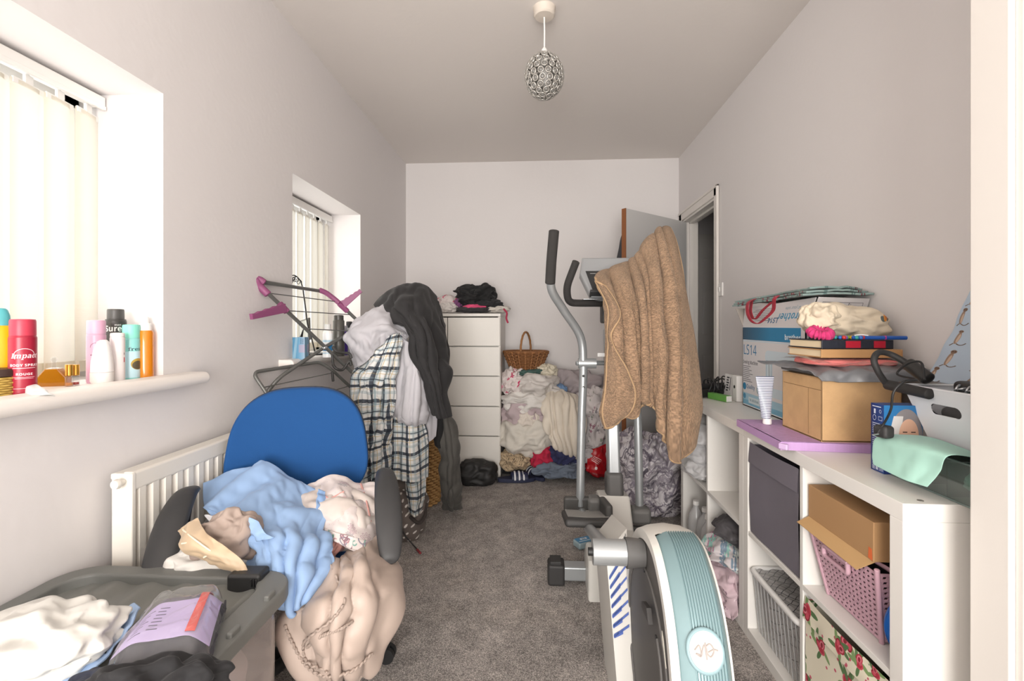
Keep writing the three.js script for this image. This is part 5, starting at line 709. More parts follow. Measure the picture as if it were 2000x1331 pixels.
  // satin fitted sheet hanging off the seat
  const fg = relax(sheet(px([[[636, 1092, 1.27], [665, 1088, 1.28], [705, 1068, 1.3], [744, 1045, 1.36]], [[622, 1118, 1.2], [665, 1110, 1.17], [715, 1100, 1.19], [765, 1108, 1.31]], [[580, 1180, 1.13], [650, 1168, 1.08], [715, 1160, 1.11], [785, 1157, 1.25]], [[556, 1228, 1.11], [630, 1225, 1.05], [700, 1222, 1.08], [764, 1218, 1.2]], [[572, 1278, 1.11], [630, 1280, 1.06], [685, 1284, 1.08], [738, 1280, 1.18]], [[606, 1312, 1.13], [640, 1324, 1.1], [672, 1326, 1.11], [705, 1312, 1.18]], [[632, 1322, 1.2], [650, 1330, 1.2], [670, 1330, 1.2], [690, 1318, 1.22]]]), 110, 120), { ex: 1.12, band: 0.03, inner: 0.022, tan: 0.016, wl: 0.1, iters: 110, bend: 0.25, aniso: [1.3, 0.6, 1], fold: [1, 0.5, 0], crease: 0.12, pleats: { cuts: [0.2, 0.38, 0.58, 0.78], amp: 0.024, top: 0.02, lean: -0.22, wob: 0.06 } });
  const fs = thing('satin_sheet', 'taupe satin fitted sheet with elastic hem hanging off the chair', 'sheet'); part('satin_cloth', thick(fg, 0.0016), fab(0xb3a297, { roughness: 0.5, sheen: 0.7, sheenRoughness: 0.3 }), fs);
  const ruff = (pts) => { const c = pts.map(([x, y]) => onCloth(fg, x, y, 0.0045)), cu = new THREE.CatmullRomCurve3(c), o = []; for (let i = 0; i <= 60; i++) { const p = cu.getPoint(i / 60); p.y += 0.0022 * Math.sin(i * 2.4); p.z += 0.0022 * Math.cos(i * 2.4); o.push(p); } return tube(o, 0.0031, { rad: 7, seg: 180 }); };
  part('elastic_hem', ruff([[646, 1105], [660, 1140], [672, 1178], [650, 1210], [612, 1238], [594, 1262], [600, 1290], [640, 1308]]), fab(0xaa998e, { roughness: 0.5 }), fs); part('elastic_hem', ruff([[560, 1220], [575, 1262], [602, 1300], [640, 1320], [690, 1308], [725, 1275]]), fab(0xaa998e, { roughness: 0.5 }), fs); part('elastic_hem', ruff([[600, 1262], [628, 1240], [665, 1226], [690, 1212]]), fab(0xaa998e, { roughness: 0.5 }), fs);
}
// ---------------------------------------------------------------- grey storage tub in the corner
{
  const t = thing('storage_tub', 'large clear storage tub with a ribbed grey lid and black clip', 'tub'), x0 = -1.128, x1 = -0.575, d0 = 0.42, d1 = 1.085, y = 0.53, m = std(0x6f706d, 0.5), rim = 0.03;
  const rr2 = (a, b, c, d, r, hole) => { const s = new THREE.Shape(); s.moveTo(a + r, c); s.lineTo(b - r, c); s.absarc(b - r, c + r, r, -Math.PI / 2, 0); s.lineTo(b, d - r); s.absarc(b - r, d - r, r, 0, Math.PI / 2); s.lineTo(a + r, d); s.absarc(a + r, d - r, r, Math.PI / 2, Math.PI); s.lineTo(a, c + r); s.absarc(a + r, c + r, r, Math.PI, 1.5 * Math.PI); return s; };
  const lay = (s, th, yy, bev) => metric(new THREE.ExtrudeGeometry(s, { depth: th - 2 * bev, bevelEnabled: true, bevelSize: bev, bevelThickness: bev, bevelSegments: 3, curveSegments: 14 }).translate(0, 0, bev).rotateX(-Math.PI / 2).translate(0, yy, 0));
  const outer = rr2(x0, x1, d0, d1, 0.075); outer.holes.push(rr2(x0 + rim, x1 - rim - 0.02, d0 + rim, d1 - rim, 0.06));
  const lid = part('lid_rim', lay(outer, 0.034, y - 0.01, 0.006), m, t);
  // ribbed lid panel: waves run along the depth
  const rows = []; for (let i = 0; i <= 40; i++) { const x = x0 + rim * 0.8 + (x1 - x0 - rim * 1.8) * i / 40, w = i < 4 || i > 36 ? 0 : 0.0045 * (1 + Math.sin(i * 0.9)); rows.push([V(x, y + w, -(d1 - rim * 0.7)), V(x, y + w, -(d0 + d1) / 2), V(x, y + w, -(d0 + rim * 0.7))]); }
  part('lid_panel', sheet(rows.map((r) => r.reverse()).reverse(), 8, 80), std(0x7b7c78, 0.5, { side: THREE.DoubleSide }), t);
  for (const d of [0.72, 0.86, 0.98]) part('lid_lug', at(rbox(0.012, 0.016, 0.03, 0.004), x1 - 0.008, y + 0.026, -d), m, lid);
  const body = rr2(x0 + 0.03, x1 - 0.02, d0 + 0.03, d1 - 0.02, 0.06); body.holes.push(rr2(x0 + 0.033, x1 - 0.023, d0 + 0.033, d1 - 0.023, 0.058));
  part('tub_walls', lay(body, y - 0.012, 0.004, 0), phys(0xeeeae8, 0.14, { transmission: 0.85, thickness: 0 }), t); part('tub_floor', lay(rr2(x0 + 0.03, x1 - 0.02, d0 + 0.03, d1 - 0.02, 0.06), 0.004, 0, 0), M.film, t);
  const c = P(486, 1165, 1.06); const clip = part('clip_handle', at(rbox(0.078, 0.05, 0.05, 0.008), c.x, y + 0.014, -1.06, 0.06), std(0x252525, 0.45), t); part('clip_slots', [-1, 0, 1].map((k) => at(rbox(0.004, 0.018, 0.004, 0.001), c.x + 0.028 + k * 0.006, y + 0.022, -1.034)), M.black, clip);
  single('stored_blanket', bundle(V(-0.85, 0.16, -0.76), [0.23, 0.17, 0.26], { detail: 22, pw: 3, lump: 0.08 }), fab(0xe5ddd8), 'pale folded blanket seen through the clear tub wall', 'blanket');
  single('stored_sheet', bundle(V(-0.84, 0.38, -0.77), [0.22, 0.1, 0.25], { detail: 20, pw: 3, lump: 0.08 }), fab(0xd5cbd0), 'mauve-grey sheet on top inside the clear tub', 'sheet');
  const Y = y + 0.012, top = (x, yy, l = 0) => PY(x, yy, Y + l);
  single('white_blouse', bundle(V(PY(85, 1262, Y + 0.03).x, Y + 0.04, PY(85, 1262, Y + 0.03).z), [0.12, 0.046, 0.085], { detail: 36, ex: 1.06, lump: 0.16, wl: 0.1, flat: 0.85, fine: 0.035 }), fab(0xdad8d2), 'white blouse crumpled on the tub lid at the left', 'blouse');
  { const bb = thing('lace_trim', 'white lace trimming lying along the crumpled blouse', 'lace'); const c2 = [[212, 1213], [206, 1240], [188, 1270], [168, 1292]].map(([a, b]) => top(a, b, 0.03)), cu = new THREE.CatmullRomCurve3(c2), l = []; for (let i = 0; i <= 40; i++) { const p = cu.getPoint(i / 40), pts = []; for (let k = 0; k <= 8; k++) pts.push(V(p.x + 0.006 * Math.cos(k * 0.785), p.y + 0.003 * Math.sin(k * 0.785 + i), p.z + 0.006 * Math.sin(k * 0.785))); l.push(tube(pts, 0.0012, { rad: 4, cap: false, seg: 10 })); } part('lace', l, fab(0xf2f0ea), bb); }
  const bl = relax(sheet([[top(262, 1183, 0.02), top(272, 1188, 0.035)], [top(238, 1208, 0.02), top(258, 1216, 0.04)], [top(212, 1238, 0.015), top(232, 1252, 0.03)], [top(175, 1282, 0.012), top(200, 1292, 0.02)], [top(120, 1318, 0.01), top(150, 1328, 0.014)], [top(60, 1345, 0.01), top(100, 1360, 0.012)]], 20, 50), { band: 0.005, wl: 0.05, iters: 30 });
  const bg = thing('blue_blouse', 'pale blue garment with a black size tag under the lilac packet', 'clothes'); part('cloth', thick(bl, 0.003), fab(0xa9c3e6), bg); part('size_tag', thick(sheet([[[198, 1252], [218, 1256]].map(([a, b]) => onCloth(bl, a, b, 0.005)), [[190, 1276], [208, 1282]].map(([a, b]) => onCloth(bl, a, b, 0.005))], 4, 4), 0.001), fab(0x222225), bg);
  // packet of clothing with lilac card and red band
  const pk = thing('clothing_packet', 'clear packet of clothing with a lilac card and red band', 'packet'), hh = 0.055;
  const cor = (x, yy) => top(x, yy, 0.035).setY(Y), A = cor(182, 1322), Bq = cor(408, 1284), Cq = cor(442, 1160), Dq = cor(300, 1182);
  const lift = (v, h) => v.clone().add(V(0, h, 0)), mixq = (u, w, h) => A.clone().lerp(Bq, u).lerp(Dq.clone().lerp(Cq, u), w).add(V(0, h, 0));
  const grid = (u0, u1, w0, w1, h, n = 5) => { const r = []; for (let j = 0; j <= n; j++) { const row = []; for (let i = 0; i <= n; i++) { const u = u0 + (u1 - u0) * i / n, w = w1 + (w0 - w1) * j / n; row.push(mixq(u, w, h * (1 - 0.6 * Math.abs(2 * u - 1) ** 6 - 0.4 * Math.abs(2 * w - 1) ** 6))); } r.push(row); } return r; };
  part('folded_garment', [relax(sheet(grid(0, 1, 0, 1, hh), 30, 30), { band: 0.004, wl: 0.06, iters: 20 }), slab(mixq(0, 0, 0.001), mixq(1, 0, 0.001), mixq(1, 0, hh * 0.4), mixq(0, 0, hh * 0.4), 0.003), slab(mixq(1, 0, 0.001), mixq(1, 1, 0.001), mixq(1, 1, hh * 0.4), mixq(1, 0, hh * 0.4), 0.003)], fab(0x403f46), pk);
  const ct = canvasTex(512, 256, (g) => { g.fillStyle = '#bcacd6'; g.fillRect(0, 0, 512, 256); g.fillStyle = '#5f5a66'; g.fillRect(0, 0, 400, 84); g.fillStyle = '#4b4360'; for (let i = 0; i < 7; i++) { g.fillRect(60, 120 + i * 16, 70 - (i % 3) * 14, 4); g.fillRect(150, 112 + i * 16, 54 - (i % 2) * 10, 4); } });
  part('card', thick((() => { const s = sheet(grid(0.04, 0.97, 0.16, 0.99, hh + 0.006), 24, 24), uv = s.attributes.uv, a = uv.array; let mu = 0, mv = 0; for (let i = 0; i < a.length; i += 2) { mu = Math.max(mu, a[i]); mv = Math.min(mv, a[i + 1]); } for (let i = 0; i < a.length; i += 2) { a[i] /= mu; a[i + 1] = 1 + a[i + 1] / -mv; } return s; })(), 0.001), std(0xffffff, 0.5, { map: ct }), pk);
  part('red_band', thick(sheet(grid(0.72, 0.82, 0.2, 1.0, hh + 0.009), 8, 20), 0.0008), std(0xd9473a, 0.5), pk);
  part('plastic_wrap', relax(sheet(grid(-0.02, 1.1, -0.03, 1.1, hh + 0.016, 6), 50, 50), { band: 0.008, inner: 0.003, wl: 0.05, ex: 1.05, iters: 50 }), phys(0xffffff, 0.1, { transmission: 0.94, thickness: 0, ior: 1.35, side: THREE.DoubleSide }), pk);
  const bk = P(300, 1320, 0.84); single('black_trousers', bundle(V(PY(300, 1345, Y + 0.03).x, Y + 0.03, PY(300, 1345, Y + 0.03).z + 0.01), [0.1, 0.034, 0.055], { detail: 26, ry: 0.25, ex: 1.17, wl: 0.05, flat: 0.85 }), fab(0x252527), 'black trousers crumpled at the front of the tub lid', 'trousers');
  single('navy_shirt', bundle(V(PY(190, 1350, Y + 0.02).x, Y + 0.02, PY(190, 1350, Y + 0.02).z), [0.05, 0.022, 0.04], { detail: 16, flat: 0.8 }), fab(0x2b3040), 'dark navy garment beside the black trousers on the lid', 'clothes');
}
// ---------------------------------------------------------------- prints
const plaidTex = canvasTex(512, 512, (g) => { g.fillStyle = '#e4e4e2'; g.fillRect(0, 0, 512, 512); const bands = [[40, 52, 'rgba(24,32,46,.74)'], [100, 20, 'rgba(120,150,160,.55)'], [150, 10, 'rgba(190,160,90,.5)'], [210, 60, 'rgba(140,165,172,.38)'], [236, 16, 'rgba(34,44,58,.7)'], [320, 42, 'rgba(24,32,46,.74)'], [380, 12, 'rgba(200,175,120,.5)'], [430, 40, 'rgba(150,170,176,.42)']]; for (const [p, w, c] of bands) { g.fillStyle = c; g.fillRect(p, 0, w, 512); g.fillRect(0, p, 512, w); } }, 6.5);
const dotTex = canvasTex(256, 256, (g) => { g.fillStyle = '#6a615c'; g.fillRect(0, 0, 256, 256); g.fillStyle = '#d8d2cc'; for (const [x, y] of [[64, 64], [192, 192], [64, 192 + 128], [192, 64 - 128], [0, 0], [128, 0], [0, 128], [128, 128], [256, 0], [256, 128], [0, 256], [128, 256], [256, 256], [64, 192], [192, 64]]) { g.beginPath(); g.arc(x, y, 17, 0, 7); g.fill(); } }, 11);
const marbleTex = canvasTex(1024, 1024, (g) => { g.fillStyle = '#cfcacd'; g.fillRect(0, 0, 1024, 1024); for (let i = 0; i < 300; i++) { g.strokeStyle = ['#5d5462', '#7b7280', '#8f8790', '#413b47', '#a39ca2'][i % 5]; g.globalAlpha = R(0.35, 0.9); g.lineWidth = R(3, 34); let x = R(-80, 1024), y = R(-60, 1080); g.beginPath(); g.moveTo(x, y); for (let k = 0; k < 5; k++) { const nx = x + R(10, 70), ny = y + R(-45, 38); g.quadraticCurveTo(x + R(0, 60), y + R(-60, 60), nx, ny); x = nx; y = ny; } g.stroke(); } g.globalAlpha = 1; }, 2.2);
const printTex = (bg, cols, n, s0, s1, rep) => canvasTex(512, 512, (g) => { g.fillStyle = bg; g.fillRect(0, 0, 512, 512); for (let i = 0; i < n; i++) { const x = R(0, 512), y = R(0, 512), s = R(s0, s1); g.fillStyle = cols[i % cols.length]; for (let k = 0; k < 5; k++) { g.beginPath(); g.ellipse(x + Math.cos(k * 1.26) * s, y + Math.sin(k * 1.26) * s, s * 0.8, s * 0.45, k * 1.26, 0, 7); g.fill(); } } }, rep);
const pinkPrint = printTex('#ddd3d0', ['#c23a63', '#b9a7a6', '#cfc4c2', '#d88aa0'], 26, 12, 30, 5), flowerPrint = printTex('#d0c9c8', ['#8a5468', '#6f6a70', '#a9a0a3', '#7d8a78'], 46, 5, 15, 4), mauvePrint = printTex('#c9b1b8', ['#6d5563', '#8d7080', '#e2d2d6'], 90, 3, 9, 5), aquaPrint = printTex('#cfc8ca', ['#8fbdb4', '#b07a92', '#dbe3df', '#7c8fa0'], 40, 12, 34, 6), navyPrint = printTex('#2a2e52', ['#c9c9d6', '#3a3f6c', '#2a2e52'], 24, 5, 14, 5);
const leopardTex = canvasTex(512, 512, (g) => { g.fillStyle = '#b8a284'; g.fillRect(0, 0, 512, 512); for (let i = 0; i < 620; i++) { g.fillStyle = i % 3 ? '#2e2620' : '#5b4a38'; g.save(); g.translate(R(0, 512), R(0, 512)); g.rotate(R(0, 3)); g.fillRect(-R(4, 10), -2.5, R(9, 22), R(3, 7)); g.restore(); } }, 4.5);
// ---------------------------------------------------------------- garments hung over the airer
{
  const cloth = (rows, nu, nv, o, th = 0.0022) => thick(relax(sheet(px(rows), nu, nv), { ex: 1.05, dir: [1, 0, 0], dirEx: 0.08, band: 0.018, inner: 0.014, tan: 0.01, wl: 0.07, aniso: [1.2, 0.32, 1], fold: [1, 0.1, 0.3], iters: 70, ...o }), th);
  const bj = thing('black_jacket', 'charcoal black jacket slung over the top of the hanging clothes', 'jacket'), bm = fab(0x2d2c2d, { bumpScale: 0.0009 });
  part('jacket_body', cloth([[[736, 650, 2.78], [768, 630, 2.82], [800, 620, 2.84], [830, 630, 2.84], [862, 660, 2.82]], [[732, 600, 2.52], [758, 575, 2.57], [800, 559, 2.62], [832, 563, 2.66], [852, 582, 2.7]], [[744, 619, 2.4], [768, 598, 2.38], [802, 596, 2.4], [834, 608, 2.47], [864, 640, 2.62]], [[793, 644, 2.35], [806, 650, 2.33], [824, 656, 2.35], [844, 670, 2.42], [870, 690, 2.58]], [[806, 694, 2.35], [818, 702, 2.33], [832, 710, 2.35], [850, 722, 2.42], [878, 724, 2.55]], [[832, 745, 2.38], [840, 754, 2.36], [848, 764, 2.37], [857, 770, 2.42], [868, 772, 2.52]], [[848, 802, 2.42], [852, 809, 2.4], [858, 815, 2.4], [866, 815, 2.44], [876, 812, 2.5]]], 70, 100, { wl: 0.09, crease: 0.14, pleats: { cuts: [0.28, 0.55, 0.8], amp: 0.032, top: 0.25, wob: 0.06 } }, 0.004), bm, bj);
  part('jacket_sleeve', cloth([[[846, 580, 2.72], [856, 590, 2.66], [862, 605, 2.7]], [[850, 640, 2.7], [862, 645, 2.63], [871, 650, 2.7]], [[854, 690, 2.7], [866, 692, 2.62], [877, 694, 2.7]], [[858, 727, 2.7], [869, 728, 2.62], [880, 725, 2.7]]], 24, 40, { wl: 0.06 }, 0.004), bm, bj);
  const gs = thing('grey_sweatshirt', 'light grey sweatshirt hanging between the black jacket and plaid shirt', 'sweatshirt'), gm = fab(0xc3c1c6);
  part('hood_and_shoulders', cloth([[[700, 650, 2.62], [725, 635, 2.66], [750, 625, 2.68], [776, 625, 2.68], [790, 645, 2.62]], [[712, 620, 2.4], [730, 605, 2.43], [752, 599, 2.46], [772, 606, 2.46], [790, 632, 2.45]], [[677, 650, 2.32], [702, 640, 2.27], [736, 630, 2.28], [766, 636, 2.32], [796, 652, 2.4]], [[682, 682, 2.3], [706, 676, 2.24], [736, 662, 2.25], [766, 650, 2.3], [797, 670, 2.4]], [[692, 719, 2.32], [712, 710, 2.27], [738, 682, 2.28], [765, 664, 2.33], [790, 690, 2.42]]], 70, 70, { aniso: [1, 0.9, 1], fold: [0.6, 0.8, 0], crease: 0.4 }), gm, gs);
  part('lower_body', cloth([[[784, 662, 2.42], [795, 668, 2.38], [806, 680, 2.38], [816, 700, 2.42]], [[775, 740, 2.38], [795, 740, 2.33], [816, 742, 2.34], [836, 765, 2.44]], [[766, 798, 2.37], [790, 804, 2.31], [814, 812, 2.32], [838, 800, 2.44]], [[768, 822, 2.38], [790, 825, 2.33], [812, 831, 2.34], [836, 822, 2.44]]], 44, 60, { crease: 0.35, pleats: { cuts: [0.2, 0.55, 0.75], amp: 0.02, top: 0.0, wob: 0.05 } }), gm, gs);
  part('rear_panel', cloth([[[815, 760, 2.5], [832, 765, 2.48], [850, 770, 2.52]], [[818, 815, 2.5], [836, 815, 2.47], [853, 815, 2.52]], [[819, 856, 2.5], [836, 862, 2.48], [854, 852, 2.52]]], 24, 40, {}), gm, gs);
  const ps = thing('plaid_shirt', 'white and navy plaid shirt hanging over the airer in long folds', 'shirt'), pm = fab(0xffffff, { map: plaidTex, bumpScale: 0.0003 });
  part('shirt_side', cloth([[[740, 672, 2.34], [756, 662, 2.3], [770, 655, 2.3], [784, 652, 2.36]], [[694, 735, 2.32], [716, 735, 2.24], [746, 735, 2.24], [773, 735, 2.33]], [[690, 800, 2.32], [715, 800, 2.23], [741, 800, 2.24], [767, 800, 2.33]], [[689, 850, 2.32], [712, 860, 2.23], [738, 860, 2.23], [764, 850, 2.33]], [[700, 930, 2.32], [715, 945, 2.24], [736, 932, 2.23], [763, 920, 2.33]], [[708, 985, 2.33], [725, 990, 2.26], [742, 975, 2.26], [766, 960, 2.34]]], 80, 110, { dirEx: 0.1, wl: 0.06, crease: 0.3, pleats: { cuts: [0.15, 0.27, 0.42, 0.52, 0.66, 0.8], amp: 0.034, top: 0.05, lean: 0.12, wob: 0.07 } }), pm, ps);
  part('shirt_front', cloth([[[764, 815, 2.37], [785, 818, 2.35], [806, 820, 2.35], [828, 820, 2.42]], [[763, 880, 2.35], [785, 882, 2.32], [808, 884, 2.33], [839, 866, 2.44]], [[761, 932, 2.35], [785, 938, 2.32], [812, 940, 2.33], [836, 930, 2.44]]], 44, 50, { dirEx: 0.04, band: 0.012 }), pm, ps);
  part('shirt_tail', cloth([[[788, 930, 2.4], [812, 935, 2.38], [834, 920, 2.45]], [[796, 970, 2.4], [814, 975, 2.37], [830, 965, 2.45]], [[800, 1000, 2.41], [812, 1010, 2.39], [823, 1000, 2.45]]], 30, 40, {}), pm, ps);
  const dk = thing('dark_trousers', 'dark grey trousers hanging to the floor beside the wicker hamper', 'trousers'), dm = fab(0x55534f);
  part('trouser_leg', cloth([[[852, 800, 2.62], [866, 806, 2.6], [878, 812, 2.68]], [[858, 860, 2.64], [874, 852, 2.6], [892, 852, 2.7]], [[862, 910, 2.68], [879, 906, 2.63], [896, 910, 2.74]], [[864, 960, 2.74], [881, 960, 2.69], [899, 960, 2.79]], [[866, 990, 2.86], [882, 996, 2.84], [900, 990, 2.9]]], 34, 60, { pleats: { cuts: [0.35, 0.6], amp: 0.02, top: 0 } }, 0.006), dm, dk);
  single('black_leggings', cloth([[[840, 790, 2.58], [855, 800, 2.56], [866, 805, 2.6]], [[846, 830, 2.6], [856, 835, 2.57], [868, 838, 2.62]], [[850, 870, 2.62], [857, 876, 2.6], [866, 870, 2.64]]], 20, 30, {}), fab(0x242425), 'black leggings tucked between the sweatshirt and dark trousers', 'leggings');
}
// ---------------------------------------------------------------- hamper, dotted bag, cable
function wovenWall(c, rings, n, amp, r) { // rings: [radiusX, radiusZ, y]
  const o = []; rings.forEach(([rx, rz, y], i) => { const pts = []; for (let j = 0; j < n * 4; j++) { const a = j / (n * 4) * Math.PI * 2, k = 1 + amp * Math.cos(a * n + i * Math.PI) / Math.max(rx, 0.01); pts.push(V(c.x + rx * k * Math.cos(a), y, c.z + rz * k * Math.sin(a))); } o.push(new THREE.TubeGeometry(new THREE.CatmullRomCurve3(pts, true), n * 8, r, 5, true)); }); return merge(o);
}
{
  const t = thing('wicker_hamper', 'tall wicker laundry hamper under the hanging clothes', 'hamper'), c = P(800, 900, 3.0), Rr = 0.205, rings = [], H1 = 0.46; for (let i = 0; i < 27; i++) { const f = i / 26; rings.push([Rr * (0.9 + 0.1 * f), Rr * (0.9 + 0.1 * f) * 0.85, 0.008 + f * H1]); }
  part('weave', wovenWall(c, rings, 22, 0.012, 0.0088), std(0xb48a55, 0.7), t); const st = []; for (let j = 0; j < 34; j++) { const a = j / 34 * Math.PI * 2; st.push(rod(V(c.x + Rr * 0.9 * Math.cos(a), 0.004, c.z + Rr * 0.765 * Math.sin(a)), V(c.x + Rr * Math.cos(a), H1 + 0.01, c.z + Rr * 0.85 * Math.sin(a)), 0.004, 6)); } part('stakes', st, std(0xa47a48, 0.7), t).userData.kind = 'stuff';
  part('rim', new THREE.TorusGeometry(Rr, 0.012, 8, 50).rotateX(Math.PI / 2).scale(1, 1, 0.85).translate(c.x, H1 + 0.012, c.z), std(0xa97f4c, 0.7), t); part('liner', lathe([[Rr * 0.97, 0.4], [Rr * 0.88, 0.01], [0, 0.01]]).scale(1, 1, 0.85).translate(c.x, 0, c.z), std(0x8d6a40, 0.9), t);
  const b = thing('dotted_bag', 'brown bag with white polka dots on the floor below the plaid shirt', 'bag'), m = fab(0xffffff, { map: dotTex, bumpScale: 0.0003 }), q = P(778, 1000, 2.52);
  part('bag_body', bundle(V(q.x - 0.03, 0.17, q.z), [0.165, 0.19, 0.11], { detail: 28, pw: 4, lump: 0.08, flat: 0.9, ex: 1.08, wl: 0.1 }), m, b); part('bag_rim', tube([P(832, 985, 2.52), P(829, 1010, 2.46), P(818, 1022, 2.42), P(800, 1010, 2.42)], 0.009), fab(0x3f3835), b);
  const cb = thing('black_cable', 'thin black cable trailing onto the carpet below the armrest', 'cable'); part('cable', tube([P(774, 1018, 2.36), P(790, 1045, 2.37), PY(806, 1064, 0.02), PY(815, 1074, 0.006), PY(819, 1079, 0.006)], 0.0035), M.black, cb); part('plug', rod(PY(815, 1074, 0.007), PY(821, 1081, 0.007), 0.006), std(0x8e3238, 0.5), cb);
}
// ---------------------------------------------------------------- clothes on the chest
{
  const g = 'clothes on top of the chest of drawers', add = (n, a, l, col, cat = 'clothes', o = {}) => single(n, pbundle(...a, { detail: 20, flat: 0.9, ...o }), col.isMaterial ? col : fab(col), l, cat, g), pinkM = fab(0xffffff, { map: pinkPrint });
  add('print_shirt', [852, 897, 578, 609, 3.66, 0.09], 'pink and white printed top at the left end of the chest', pinkM); add('white_vest', [858, 892, 592, 611, 3.58, 0.05], 'white vest bunched in front of the printed top on the chest', 0xd8d2ce); add('purple_shirt', [884, 906, 586, 606, 3.62, 0.05], 'purple top squeezed beside the black heap on the chest', 0x7d4d78);
  add('grey_shirt', [890, 962, 600, 611, 3.6, 0.12], 'dark grey folded shirt beneath the black heap on the chest', 0x3c3a3c); add('pink_shirt', [905, 950, 595, 608, 3.55, 0.05], 'hot pink top sticking out under the black heap', 0xd84f78); add('cream_shirt', [948, 995, 598, 611, 3.6, 0.07], 'cream shirt at the right end of the chest top', 0xc9c3bb);
  add('black_jumper', [893, 968, 558, 602, 3.68, 0.13], 'black jumper heaped highest on the chest of drawers', 0x1f1f20, 'jumper', { detail: 28, lump: 0.25, ex: 1.18 }); add('black_shorts', [925, 982, 586, 604, 3.6, 0.08], 'black shorts with white print beside the jumper on the chest', 0x252528, 'shorts');
  single('red_strap', tube([P(984, 604, 3.5), P(990, 612, 3.465), P(989, 622, 3.462), P(992, 631, 3.462)], 0.007), fab(0xa8324f), 'thin dark red strap dangling over the chest edge', 'strap');
}
